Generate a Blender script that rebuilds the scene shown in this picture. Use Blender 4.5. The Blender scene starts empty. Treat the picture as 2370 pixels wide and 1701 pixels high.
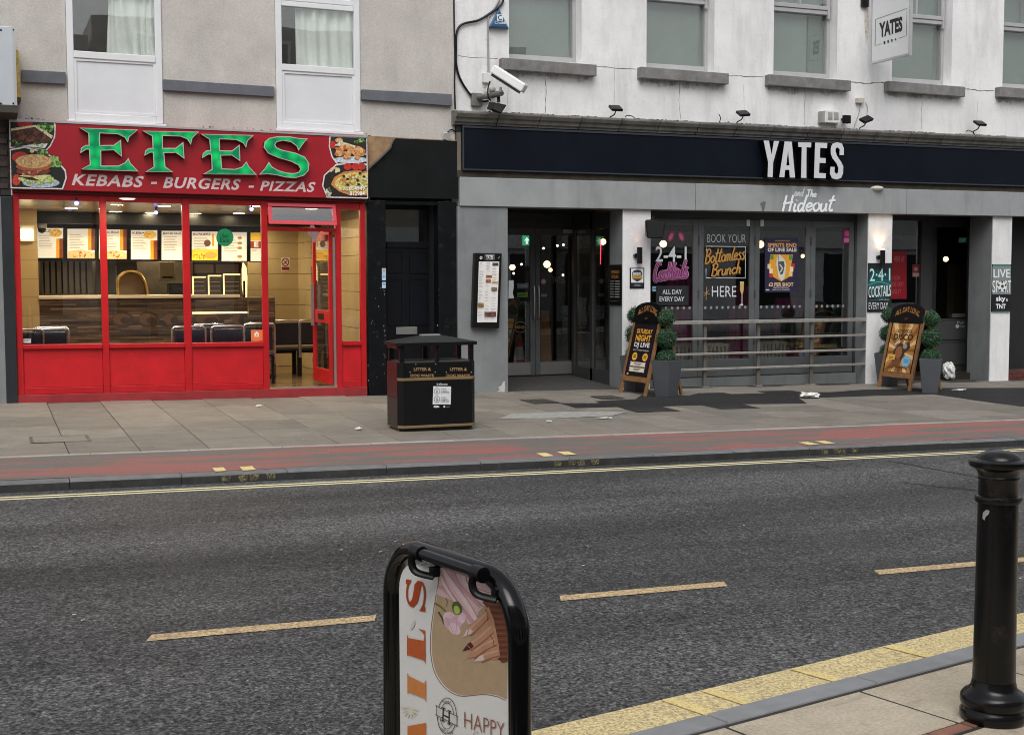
import bpy, bmesh, math, random
from mathutils import Vector, Matrix, noise
random.seed(11)
R = math.radians
SC = bpy.context.scene
COL = SC.collection

# ------------------------------------------------------------------ camera
PW, PH, FPX = 2370.0, 1701.0, 3033.7
YAW, PITCH, ROLL = .38154, .070144, -.0022077
CAM = Vector((0, -17.929, 1.62))
_cy, _sy, _cp, _sp = math.cos(YAW), math.sin(YAW), math.cos(PITCH), math.sin(PITCH)
FW = Vector((_sy*_cp, _cy*_cp, -_sp)); _r = Vector((_cy, -_sy, 0)); _u = _r.cross(FW)
RT = math.cos(ROLL)*_r + math.sin(ROLL)*_u
UP = -math.sin(ROLL)*_r + math.cos(ROLL)*_u
cd = bpy.data.cameras.new('camera'); cam = bpy.data.objects.new('camera', cd); COL.objects.link(cam)
cd.sensor_fit = 'HORIZONTAL'; cd.sensor_width = 36; cd.lens = 36*FPX/PW; cd.clip_start = .05; cd.clip_end = 400
mw = Matrix((RT, UP, -FW)).transposed().to_4x4(); mw.translation = CAM; cam.matrix_world = mw
SC.camera = cam

# ------------------------------------------------------------------ sky, sun, exposure
SUN_EL, SUN_AZ = 52, 205          # azimuth the light comes from: behind the camera, a little to the left
wd = bpy.data.worlds.new('World'); SC.world = wd; wd.use_nodes = True
nt = wd.node_tree; bg = nt.nodes['Background']
sky = nt.nodes.new('ShaderNodeTexSky'); sky.sky_type = 'NISHITA'; sky.sun_disc = False
sky.sun_elevation = R(SUN_EL); sky.sun_rotation = R(SUN_AZ); sky.dust_density = 4; sky.air_density = 1.2
hs = nt.nodes.new('ShaderNodeHueSaturation'); hs.inputs['Saturation'].default_value = .22
nt.links.new(sky.outputs[0], hs.inputs['Color']); nt.links.new(hs.outputs[0], bg.inputs[0]); bg.inputs[1].default_value = .11
sl = bpy.data.lights.new('sun', 'SUN'); sl.energy = .9; sl.angle = R(45); sl.color = (1, .98, .95)
so = bpy.data.objects.new('sun', sl); COL.objects.link(so); so.location = (0, -20, 20)
sd = Vector((math.sin(R(SUN_AZ))*math.cos(R(SUN_EL)), math.cos(R(SUN_AZ))*math.cos(R(SUN_EL)), math.sin(R(SUN_EL))))
so.rotation_euler = sd.to_track_quat('Z', 'Y').to_euler()
vs = SC.view_settings; vs.view_transform = 'Standard'; vs.look = 'None'; vs.exposure = .42; vs.gamma = 1; vs.use_curve_mapping = False
SC.cycles.max_bounces = 8; SC.cycles.transparent_max_bounces = 16; SC.cycles.glossy_bounces = 3
SC.cycles.sample_clamp_indirect = 4; SC.cycles.use_denoising = True; SC.cycles.filter_width = 1.0

# ------------------------------------------------------------------ pixel -> place helpers (a pixel gives a direction; the plane gives the distance)
def ray(px, py): return FW + RT*((px-PW/2)/FPX) - UP*((py-PH/2)/FPX)
def at(px, py, Y=0.):
    d = ray(px, py); return CAM + d*((Y-CAM.y)/d.y)
def onX(px, py, X):
    d = ray(px, py); return CAM + d*((X-CAM.x)/d.x)
GX = -.0142                                     # the street falls gently to the right
def zp(x, y): return .005 + GX*x + .011*y       # far pavement and cycle track
def zr(x): return -.150 + GX*x                  # road
def zn(x): return -.094 + GX*x                  # near pavement
def onZ(px, py, c, gx=0., gy=0.):
    d = ray(px, py); n = Vector((-gx, -gy, 1)); t = (c-n.dot(CAM))/n.dot(d); return CAM + d*t
def far(px, py): return onZ(px, py, .005, GX, .011)
def road(px, py): return onZ(px, py, -.150, GX)
def near(px, py): return onZ(px, py, -.094, GX)

# ------------------------------------------------------------------ materials
def lin(c):
    c = c/255.; return c/12.92 if c <= .04045 else ((c+.055)/1.055)**2.4
def C(r, g, b): return (lin(r), lin(g), lin(b))
MATS = {}
def newmat(name):
    m = bpy.data.materials.new(name); m.use_nodes = True; n = m.node_tree
    return m, n, n.nodes['Principled BSDF']
def N(nt, t, **kw):
    n = nt.nodes.new(t)
    for k, v in kw.items(): setattr(n, k, v)
    return n
def sc(c, k): return (min(c[0]*k, 1), min(c[1]*k, 1), min(c[2]*k, 1), 1)
def place(nt):                                  # object coordinates shifted by the object's own place, so that copies do not repeat each other
    tc = N(nt, 'ShaderNodeTexCoord'); oi = N(nt, 'ShaderNodeObjectInfo'); ad = N(nt, 'ShaderNodeVectorMath', operation='ADD')
    nt.links.new(tc.outputs['Object'], ad.inputs[0]); nt.links.new(oi.outputs['Location'], ad.inputs[1]); return ad.outputs[0]
def noise_tex(nt, scale, detail=5, rough=.6, stretch=None):
    pl = place(nt); t = N(nt, 'ShaderNodeTexNoise')
    t.inputs['Scale'].default_value = scale; t.inputs['Detail'].default_value = detail; t.inputs['Roughness'].default_value = rough
    if stretch:
        mp = N(nt, 'ShaderNodeMapping'); mp.inputs['Scale'].default_value = stretch
        nt.links.new(pl, mp.inputs[0]); nt.links.new(mp.outputs[0], t.inputs['Vector'])
    else: nt.links.new(pl, t.inputs['Vector'])
    return t
def ramp(nt, src, a, b, ca, cb):
    r = N(nt, 'ShaderNodeValToRGB'); e = r.color_ramp.elements
    e[0].position = a; e[1].position = b; e[0].color = ca; e[1].color = cb
    nt.links.new(src, r.inputs[0]); return r
def mixc(nt, fac, a, b, mode='MIX'):
    m = N(nt, 'ShaderNodeMix', data_type='RGBA', blend_type=mode)
    for sock, v in ((0, fac), (6, a), (7, b)):
        if isinstance(v, (int, float)): m.inputs[sock].default_value = v
        elif isinstance(v, tuple): m.inputs[sock].default_value = v if len(v) == 4 else (*v, 1)
        else: nt.links.new(v, m.inputs[sock])
    return m.outputs[2]
def bumpn(nt, b, h, strength, dist=.004):
    bp = N(nt, 'ShaderNodeBump'); bp.inputs['Strength'].default_value = strength; bp.inputs['Distance'].default_value = dist
    nt.links.new(h, bp.inputs['Height']); nt.links.new(bp.outputs[0], b.inputs['Normal'])
def mk(name, col, rough=.5, metal=0., var=.12, vs=2.5, bump=0., bs=60, streak=0., spec=.5, rnd=0., coat=0., grime=0., bdist=.004, fine=0., fs=45):
    if name in MATS: return MATS[name]
    m, n, b = newmat(name)
    t = noise_tex(n, vs, 6, .65); c = ramp(n, t.outputs[0], .3, .7, sc(col, 1-var), sc(col, 1+var)).outputs[0]
    if streak:
        s = noise_tex(n, 1, 5, .6, (5, 5, .55)); f = ramp(n, s.outputs[0], .5, .78, (0, 0, 0, 1), (streak,)*3+(1,)).outputs[0]
        c = mixc(n, f, c, sc(col, .38))
    if grime:
        s = noise_tex(n, 9, 8, .75); f = ramp(n, s.outputs[0], .56, .74, (0, 0, 0, 1), (grime,)*3+(1,)).outputs[0]
        c = mixc(n, f, c, (.16, .14, .12, 1))
    if fine:
        s = noise_tex(n, fs, 3, .7); f = ramp(n, s.outputs[0], .33, .67, (1-fine,)*3+(1,), (1+fine,)*3+(1,)).outputs[0]; c = mixc(n, 1., c, f, 'MULTIPLY')
    if rnd:
        oi = N(n, 'ShaderNodeObjectInfo'); r = ramp(n, oi.outputs['Random'], 0, 1, (1-rnd,)*3+(1,), (1+rnd,)*3+(1,)); c = mixc(n, 1., c, r.outputs[0], 'MULTIPLY')
    n.links.new(c, b.inputs['Base Color'])
    b.inputs['Roughness'].default_value = rough; b.inputs['Metallic'].default_value = metal
    b.inputs['Specular IOR Level'].default_value = spec
    if coat: b.inputs['Coat Weight'].default_value = coat; b.inputs['Coat Roughness'].default_value = .12
    if bump:
        h = noise_tex(n, bs, 4, .6); bumpn(n, b, h.outputs[0], bump, bdist)
    MATS[name] = m; return m
def flat(col, rough=.55, em=0., tex=0):
    key = 'print_%d_%d_%d_%d_%d' % (*[int(x*255) for x in col], int(em*10), tex)
    if key in MATS: return MATS[key]
    m, n, b = newmat(key)
    t = noise_tex(n, 60 if tex else 45, 5 if tex else 3, .7); c = ramp(n, t.outputs[0], .32 if tex else .25, .68 if tex else .75, sc(col, .45 if tex else .9), sc(col, 1.5 if tex else 1.08)).outputs[0]
    n.links.new(c, b.inputs['Base Color']); b.inputs['Roughness'].default_value = rough
    if em: n.links.new(c, b.inputs['Emission Color']); b.inputs['Emission Strength'].default_value = em
    MATS[key] = m; return m
def emit(name, col, st):
    if name in MATS: return MATS[name]
    m, n, b = newmat(name); b.inputs['Base Color'].default_value = (*col, 1)
    b.inputs['Emission Color'].default_value = (*col, 1); b.inputs['Emission Strength'].default_value = st
    MATS[name] = m; return m
def glassmat(name, tint, rough=.0, refl=1.0, ior=1.5):
    m = bpy.data.materials.new(name); m.use_nodes = True; n = m.node_tree; n.nodes.clear()
    o = N(n, 'ShaderNodeOutputMaterial'); tr = N(n, 'ShaderNodeBsdfTransparent'); gl = N(n, 'ShaderNodeBsdfGlossy')
    tr.inputs[0].default_value = (*tint, 1); gl.inputs[0].default_value = (refl, refl, refl, 1); gl.inputs['Roughness'].default_value = rough
    # Schlick reflectance that is the same from both sides of a pane
    f0 = ((ior-1)/(ior+1))**2; lw = N(n, 'ShaderNodeLayerWeight'); lw.inputs[0].default_value = .5
    pw = N(n, 'ShaderNodeMath', operation='POWER'); pw.inputs[1].default_value = 5; n.links.new(lw.outputs['Facing'], pw.inputs[0])
    fr = N(n, 'ShaderNodeMath', operation='MULTIPLY_ADD'); fr.inputs[1].default_value = 1-f0; fr.inputs[2].default_value = f0; n.links.new(pw.outputs[0], fr.inputs[0])
    w = noise_tex(n, 1.3, 2); bp = N(n, 'ShaderNodeBump'); bp.inputs['Strength'].default_value = .03; bp.inputs['Distance'].default_value = .02
    n.links.new(w.outputs[0], bp.inputs['Height']); n.links.new(bp.outputs[0], gl.inputs['Normal'])
    mx = N(n, 'ShaderNodeMixShader'); n.links.new(fr.outputs[0], mx.inputs[0]); n.links.new(tr.outputs[0], mx.inputs[1]); n.links.new(gl.outputs[0], mx.inputs[2])
    n.links.new(mx.outputs[0], o.inputs[0]); MATS[name] = m; return m

M_RENDER = mk('pebbledash_render', (.52, .495, .46), .9, var=.13, vs=1.6, bump=.7, bs=62, streak=.16, fine=.14, fs=58, bdist=.006)
M_STUCCO = None
def stucco():
    m, n, b = newmat('white_painted_stucco')
    t = noise_tex(n, 1.1, 7, .62); c = ramp(n, t.outputs[0], .3, .72, (.69, .69, .695, 1), (.87, .87, .875, 1)).outputs[0]
    s = noise_tex(n, 1, 6, .65, (2.6, 2.6, .5)); f = ramp(n, s.outputs[0], .48, .76, (0, 0, 0, 1), (.45, .45, .45, 1)).outputs[0]
    c = mixc(n, f, c, (.33, .315, .29, 1))
    g = noise_tex(n, 14, 8, .8); f2 = ramp(n, g.outputs[0], .57, .72, (0, 0, 0, 1), (.42, .42, .42, 1)).outputs[0]
    c = mixc(n, f2, c, (.36, .35, .33, 1)); n.links.new(c, b.inputs['Base Color']); b.inputs['Roughness'].default_value = .85
    h = noise_tex(n, 22, 7, .65); bumpn(n, b, h.outputs[0], .7, .009); return m
M_STUCCO = stucco()
M_REDFRAME = mk('red_powder_coat', (.46, .007, .012), .38, var=.14, vs=5, streak=.16, grime=.05)
M_REDPANEL = mk('red_stall_panel', (.52, .007, .013), .45, var=.15, vs=4, streak=.14, grime=.06, bump=.08, bs=150)
M_REDBOARD = mk('red_sign_board', (.36, .009, .018), .38, var=.15, vs=1.5, streak=.12)
M_UPVC = mk('white_upvc', (.74, .75, .77), .35, var=.05, streak=.06)
M_UPVCPAN = mk('white_upvc_panel', (.70, .715, .74), .4, var=.05, streak=.05)
M_BAND = mk('blue_grey_painted_band', (.125, .132, .155), .75, var=.14, vs=6, bump=.25, bs=60, streak=.15)
M_BLACK = mk('black_worn_paint', (.0035, .0045, .006), .45, var=.4, vs=4, spec=.2, grime=.22, bump=.12, bs=20)
M_BLACKDOOR = mk('black_door_paint', (.004, .005, .008), .4, var=.25, vs=5, spec=.3)
M_BLACKPANEL = mk('black_board', (.005, .0065, .007), .5, spec=.22, var=.45, vs=2.2, streak=.25, bump=.06, bs=10)
M_NAVY = mk('navy_fascia', (.0028, .005, .011), .4, var=.3, vs=1.5, streak=.2, spec=.2)
M_GREYBEAM = mk('grey_painted_beam', (.30, .315, .322), .6, var=.12, vs=2.2, streak=.42, grime=.14)
M_GREYPIER = mk('grey_painted_pier', (.205, .217, .224), .65, var=.16, vs=2.0, streak=.4, grime=.2, bump=.15, bs=30)
M_GREYFRAME = mk('grey_aluminium_frame', (.10, .107, .112), .45, var=.14, vs=4, streak=.2)
M_DKFRAME = mk('dark_grey_frame', (.045, .047, .048), .45, var=.14, vs=4)
M_STONE = mk('dirty_grey_stone', (.165, .16, .15), .9, var=.35, vs=6, streak=.65, grime=.8, bump=.35, bs=45, rnd=.12)
M_SILL = mk('grey_sill_stone', (.20, .195, .19), .8, var=.28, vs=7, streak=.35, grime=.4, bump=.4, bs=40, rnd=.08)
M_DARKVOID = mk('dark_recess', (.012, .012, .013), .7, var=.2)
M_METAL = mk('brushed_steel', (.46, .455, .44), .38, metal=.85, var=.08)
M_RAIL = mk('weathered_rail_steel', (.40, .385, .36), .5, metal=.55, var=.2, vs=8, grime=.2)
M_BLKPLASTIC = mk('black_plastic', (.006, .006, .0065), .35, var=.12, spec=.3)
M_BLKGLOSS = mk('black_gloss_tube', (.0035, .0035, .004), .12, var=.1, spec=.4)
M_BOLLARD = mk('black_cast_iron_paint', (.0045, .0045, .005), .24, var=.3, vs=9, spec=.35, bump=.2, bs=24, grime=.12)
M_WHITEPL = mk('white_plastic', (.68, .68, .66), .4, var=.06)
M_GREYPL = mk('grey_plastic', (.32, .32, .31), .5, var=.1)
M_WOOD = mk('oak_wood', (.24, .12, .048), .5, var=.3, vs=9, bump=.15, bs=40)
M_DARKWOOD = mk('dark_stained_wood', (.09, .05, .028), .5, var=.3, vs=9)
M_PLANTER = mk('grey_planter', (.075, .08, .092), .45, var=.1, vs=3)
M_LEAF = mk('box_hedge_leaf', (.030, .10, .040), .45, var=.5, vs=20, rnd=.1)
M_LEAFCORE = mk('box_hedge_core', (.006, .016, .007), .9, var=.2)
M_TILE = mk('cream_wall_tile', (.55, .43, .24), .28, var=.08, vs=3)
M_CEIL = mk('shop_ceiling_board', (.42, .37, .28), .6, var=.06)
M_FLOOR = mk('brown_tile_floor', (.18, .12, .06), .18, var=.3, vs=4)
M_GLASS = glassmat('shop_glass', (.97, .975, .965))
M_PUBGLASS = glassmat('pub_glass', (.84, .86, .85), ior=2.0)
M_UPGLASS = glassmat('upper_window_glass', (.95, .97, .96), ior=1.9)
M_GOLD = mk('gold_paint', (.23, .16, .075), .5, var=.15)
M_SILVER = mk('silver_letter_edge', (.55, .55, .55), .35, metal=.6, var=.06)
M_LETTERWHITE = mk('white_letter_face', (.62, .625, .65), .45, var=.05, streak=.06)
M_SUBSILL = mk('white_painted_subsill', (.62, .60, .57), .8, var=.12, vs=5, streak=.2, grime=.25)

# ground materials
def ground_asphalt(name, lo, hi, speck, scale=95, spk=.69, patch=.25):
    m, n, b = newmat(name)
    a = noise_tex(n, scale, 4, .75); c = ramp(n, a.outputs[0], .38, .64, lo, hi).outputs[0]
    big = noise_tex(n, .55, 4, .55, (.5, 1.6, 1)); f = ramp(n, big.outputs[0], .35, .7, (1-patch,)*3+(1,), (1+patch,)*3+(1,)).outputs[0]
    c = mixc(n, 1., c, f, 'MULTIPLY')
    mid = noise_tex(n, 16, 4, .7); f = ramp(n, mid.outputs[0], .35, .65, (.72,)*3+(1,), (1.25,)*3+(1,)).outputs[0]
    c = mixc(n, 1., c, f, 'MULTIPLY')
    s = N(n, 'ShaderNodeTexVoronoi'); s.inputs['Scale'].default_value = 74; tc = N(n, 'ShaderNodeTexCoord'); n.links.new(tc.outputs['Object'], s.inputs['Vector'])
    st = ramp(n, s.outputs['Color'], .1, .9, (.42, .42, .42, 1), (1.62, 1.62, 1.62, 1)).outputs[0]; c = mixc(n, 1., c, st, 'MULTIPLY')
    lane = noise_tex(n, 1, 3, .5, (.07, .75, 1)); c = mixc(n, 1., c, ramp(n, lane.outputs[0], .36, .62, (.58, .58, .58, 1), (1.26, 1.26, 1.26, 1)).outputs[0], 'MULTIPLY')
    oil = noise_tex(n, 1.7, 5, .65, (.6, 1.2, 1)); c = mixc(n, ramp(n, oil.outputs[0], .62, .74, (0, 0, 0, 1), (.45, .45, .45, 1)).outputs[0], c, (.018, .018, .018, 1))
    sp = ramp(n, s.outputs['Color'], spk+.13, spk+.22, (0, 0, 0, 1), (.75, .75, .75, 1)).outputs[0]
    s2 = ramp(n, s.outputs['Distance'], .2, .45, (1, 1, 1, 1), (0, 0, 0, 1)).outputs[0]
    c = mixc(n, mixc(n, 1., sp, s2, 'MULTIPLY'), c, speck)
    n.links.new(c, b.inputs['Base Color']); b.inputs['Roughness'].default_value = .72; b.inputs['Specular IOR Level'].default_value = .35
    bumpn(n, b, a.outputs[0], .9, .006); return m
M_ROAD = ground_asphalt('road_asphalt', (.014, .014, .0145, 1), (.148, .147, .147, 1), (.36, .32, .32, 1), 48)
M_PATCH = ground_asphalt('black_asphalt_patch', (.016, .016, .017, 1), (.040, .040, .042, 1), (.10, .10, .10, 1), 120, .74, .15)
def track_mat():
    m, n, b = newmat('worn_red_cycle_track')
    a = noise_tex(n, 110, 3, .7); grey = ramp(n, a.outputs[0], .36, .66, (.085, .08, .072, 1), (.20, .19, .172, 1)).outputs[0]
    red = ramp(n, a.outputs[0], .36, .66, (.24, .075, .066, 1), (.40, .14, .122, 1)).outputs[0]
    p = noise_tex(n, 1.0, 6, .62, (.45, 3.2, 1)); f = ramp(n, p.outputs[0], .465, .545, (0, 0, 0, 1), (1, 1, 1, 1)).outputs[0]
    w = noise_tex(n, 40, 4, .7); f2 = ramp(n, w.outputs[0], .35, .55, (.35, .35, .35, 1), (1, 1, 1, 1)).outputs[0]
    c = mixc(n, mixc(n, 1., f, f2, 'MULTIPLY'), grey, red); n.links.new(c, b.inputs['Base Color'])
    b.inputs['Roughness'].default_value = .85; bumpn(n, b, a.outputs[0], .6, .004); return m
M_TRACK = track_mat()
def slab_mat(name, base, warm, rnd=.10):
    m, n, b = newmat(name)
    t = noise_tex(n, 3.2, 7, .65, None); c = ramp(n, t.outputs[0], .3, .7, sc(base, .82), sc(base, 1.14)).outputs[0]
    w = noise_tex(n, .9, 4, .6); f = ramp(n, w.outputs[0], .5, .7, (0, 0, 0, 1), (.45, .45, .45, 1)).outputs[0]
    c = mixc(n, f, c, (*warm, 1))
    st = noise_tex(n, 1, 6, .7, (1.4, 7, 1)); f = ramp(n, st.outputs[0], .55, .75, (0, 0, 0, 1), (.7, .7, .7, 1)).outputs[0]
    c = mixc(n, f, c, sc(base, .5))
    sp = noise_tex(n, 60, 3, .6); f = ramp(n, sp.outputs[0], .4, .62, (.88,)*3+(1,), (1.1,)*3+(1,)).outputs[0]
    c = mixc(n, 1., c, f, 'MULTIPLY')
    # chewing gum spots
    v = N(n, 'ShaderNodeTexVoronoi'); v.inputs['Scale'].default_value = 4.5; n.links.new(place(n), v.inputs['Vector'])
    f = ramp(n, v.outputs['Distance'], .10, .15, (.6, .6, .6, 1), (0, 0, 0, 1)).outputs[0]
    c = mixc(n, f, c, sc(base, .6))
    oi = N(n, 'ShaderNodeObjectInfo'); r = ramp(n, oi.outputs['Random'], 0, 1, (1-rnd, 1-rnd, 1-rnd, 1), (1+rnd, 1+rnd*.9, 1+rnd*.75, 1))
    c = mixc(n, 1., c, r.outputs[0], 'MULTIPLY'); n.links.new(c, b.inputs['Base Color']); b.inputs['Roughness'].default_value = .8
    bumpn(n, b, sp.outputs[0], .3, .003); return m
M_SLAB = slab_mat('concrete_flag', (.205, .190, .165), (.185, .145, .12), .16)
M_NSLAB = slab_mat('sandstone_flag', (.50, .435, .335), (.46, .36, .25), .09)
M_JOINT = mk('slab_joint_dirt', (.035, .032, .028), .9, var=.3, vs=20)
M_KERB = mk('granite_kerb', (.15, .152, .158), .75, var=.2, vs=8, bump=.25, bs=60, rnd=.12, grime=.2)
M_NKERB = mk('grey_near_kerb', (.25, .255, .265), .75, var=.14, vs=7, bump=.2, bs=70, rnd=.06, grime=.12)
M_EDGING = mk('pale_edging_stone', (.40, .36, .33), .8, var=.16, vs=6, bump=.2, rnd=.1, grime=.2)
M_BRICK = mk('red_paving_brick', (.26, .12, .085), .8, var=.25, vs=12, bump=.3, rnd=.2)
def paint_mat(name, col, wear, under=(.07, .07, .07), sc_=70, lo=.4):
    m, n, b = newmat(name)
    t = noise_tex(n, sc_, 5, .75); f = ramp(n, t.outputs[0], lo, lo+.16, (wear,)*3+(1,), (0, 0, 0, 1)).outputs[0]
    v = noise_tex(n, 5, 4); c = ramp(n, v.outputs[0], .3, .7, sc(col, .88), sc(col, 1.08)).outputs[0]
    c = mixc(n, f, c, (*under, 1)); n.links.new(c, b.inputs['Base Color']); b.inputs['Roughness'].default_value = .7
    bumpn(n, b, t.outputs[0], .5, .004); return m
M_YLINE = paint_mat('yellow_line_paint', (.86, .78, .48), .45, sc_=60, lo=.32)
M_DASH = paint_mat('worn_cream_dash_paint', (.74, .56, .30), .85, (.22, .14, .09), 60, .43)
M_YBAND = paint_mat('speckled_yellow_kerb_band', (.80, .66, .33), .9, (.30, .22, .14), 62, .40)
M_YSOLID = paint_mat('fresh_yellow_paint', (.80, .64, .27), .75, (.34, .25, .13), 55, .36)

# ------------------------------------------------------------------ mesh builder
WORLD = {}
class MB:
    def __init__(s, mat=None): s.v = []; s.f = []; s.m = []; s.mats = []; s.cur = 0; (s.use(mat) if mat else None)
    def use(s, m):
        if m not in s.mats: s.mats.append(m)
        s.cur = s.mats.index(m); return s
    def add(s, vs, fs):
        o = len(s.v); s.v += [tuple(p) for p in vs]; s.f += [tuple(i+o for i in f) for f in fs]; s.m += [s.cur]*len(fs); return s
    def hexa(s, p): return s.add(p, [(0, 3, 2, 1), (4, 5, 6, 7), (0, 1, 5, 4), (1, 2, 6, 5), (2, 3, 7, 6), (3, 0, 4, 7)])
    def box(s, x0, x1, y0, y1, z0, z1, k=0., xr=None):
        xr = (x0+x1)/2 if xr is None else xr; a = k*(x0-xr); b = k*(x1-xr)
        return s.hexa([(x0, y0, z0+a), (x1, y0, z0+b), (x1, y1, z0+b), (x0, y1, z0+a), (x0, y0, z1+a), (x1, y0, z1+b), (x1, y1, z1+b), (x0, y1, z1+a)])
    def prism(s, pts, y0, y1):                     # polygon in XZ, extruded along Y
        n = len(pts); v = [(p[0], y0, p[1]) for p in pts]+[(p[0], y1, p[1]) for p in pts]
        return s.add(v, [tuple(range(n)), tuple(range(2*n-1, n-1, -1))]+[(i, i+n, (i+1) % n+n, (i+1) % n) for i in range(n)])
    def ext(s, pts, d):                            # polygon of 3D points, extruded by vector d
        n = len(pts); d = Vector(d); v = [Vector(p) for p in pts]; v = v+[p+d for p in v]
        return s.add(v, [tuple(range(n)), tuple(range(2*n-1, n-1, -1))]+[(i, i+n, (i+1) % n+n, (i+1) % n) for i in range(n)])
    def sheet(s, pts): return s.add(pts, [tuple(range(len(pts)))])
    def tube(s, path, r, n=8, closed=False, caps=True, r2=None, upv=None):
        path = [Vector(p) for p in path]; m = len(path); vs = []; prev = None
        for i, p in enumerate(path):
            a = path[(i-1) % m] if (i > 0 or closed) else p; b = path[(i+1) % m] if (i < m-1 or closed) else p
            t = (b-a).normalized()
            if upv is not None: nn = Vector(upv)-t*Vector(upv).dot(t); nn.normalize()
            elif prev is None:
                q = Vector((0, 0, 1)) if abs(t.z) < .9 else Vector((1, 0, 0)); nn = (q-t*q.dot(t)).normalized()
            else: nn = (prev-t*prev.dot(t)).normalized()
            prev = nn; bb = t.cross(nn); rr = r[i] if isinstance(r, (list, tuple)) else r; rb = r2 if r2 else rr
            for k in range(n):
                an = 2*math.pi*k/n; vs.append(p+nn*(math.cos(an)*rr)+bb*(math.sin(an)*rb))
        fs = []
        for i in range(m if closed else m-1):
            j = (i+1) % m
            for k in range(n): fs.append((i*n+k, i*n+(k+1) % n, j*n+(k+1) % n, j*n+k))
        if caps and not closed: fs += [tuple(range(n-1, -1, -1)), tuple(range((m-1)*n, m*n))]
        return s.add(vs, fs)
    def lathe(s, prof, cx=0, cy=0, cz=0, n=24):
        vs = []; fs = []
        for r, z in prof:
            for k in range(n): a = 2*math.pi*k/n; vs.append((cx+r*math.cos(a), cy+r*math.sin(a), cz+z))
        for i in range(len(prof)-1):
            for k in range(n): fs.append((i*n+k, i*n+(k+1) % n, (i+1)*n+(k+1) % n, (i+1)*n+k))
        fs += [tuple(range(n-1, -1, -1)), tuple(range((len(prof)-1)*n, len(prof)*n))]
        return s.add(vs, fs)
    def ball(s, c, r, n=12, sz=1.):
        prof = [(max(r*math.sin(math.pi*i/n), 1e-4), -r*sz*math.cos(math.pi*i/n)) for i in range(n+1)]
        return s.lathe(prof, c[0], c[1], c[2], n+4)
    def build(s, name, parent=None, local=False, smooth=False, bevel=0., label=None, kind=None):
        me = bpy.data.meshes.new(name)
        off = Vector((0, 0, 0))
        if parent is not None:
            if not local: off = WORLD.get(parent, Vector((0, 0, 0)))
        elif not local:
            xs = [v[0] for v in s.v]; ys = [v[1] for v in s.v]; zs = [v[2] for v in s.v]
            off = Vector(((min(xs)+max(xs))/2, (min(ys)+max(ys))/2, min(zs)))
        me.from_pydata([(v[0]-off.x, v[1]-off.y, v[2]-off.z) for v in s.v], [], s.f)
        for m in s.mats: me.materials.append(m)
        me.polygons.foreach_set('material_index', s.m)
        bm = bmesh.new(); bm.from_mesh(me); bmesh.ops.recalc_face_normals(bm, faces=bm.faces); bm.to_mesh(me); bm.free()
        if smooth:
            me.polygons.foreach_set('use_smooth', [True]*len(me.polygons))
            try: me.set_sharp_from_angle(angle=R(40))
            except Exception: pass
        o = bpy.data.objects.new(name, me); COL.objects.link(o)
        if parent is not None: o.parent = parent; WORLD[o] = off
        else: o.location = off; WORLD[o] = off
        if bevel:
            bv = o.modifiers.new('bevel', 'BEVEL'); bv.width = bevel; bv.segments = 2; bv.limit_method = 'ANGLE'; bv.angle_limit = R(50)
        if label: o['label'] = label
        if kind: o['kind'] = kind
        return o
def tag(o, label, cat, group=None):
    o['label'] = label; o['category'] = cat
    if group: o['group'] = group
    return o
def thing(name, label, cat, loc, rz=0., group=None):
    o = bpy.data.objects.new(name, None); COL.objects.link(o); o.location = loc; o.rotation_euler = (0, 0, rz); o.empty_display_size = .1
    WORLD[o] = Vector(loc); return tag(o, label, cat, group)
def copy_tree(o, parent=None):
    c = o.copy(); COL.objects.link(c)
    if parent is not None: c.parent = parent
    for ch in o.children: copy_tree(ch, c)
    return c
def smooth_path(p, n=6, closed=False):
    p = [Vector(q) for q in p]; out = []; m = len(p)
    for i in range(m if closed else m-1):
        a = p[(i-1) % m] if (closed or i > 0) else p[i]*2-p[i+1]; b = p[i]; c = p[(i+1) % m]; d = p[(i+2) % m] if (closed or i+2 < m) else c*2-b
        for k in range(n):
            t = k/n; out.append(.5*((2*b)+(c-a)*t+(2*a-5*b+4*c-d)*t*t+(3*b-a-3*c+d)*t**3))
    if not closed: out.append(p[-1])
    return out

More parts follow.
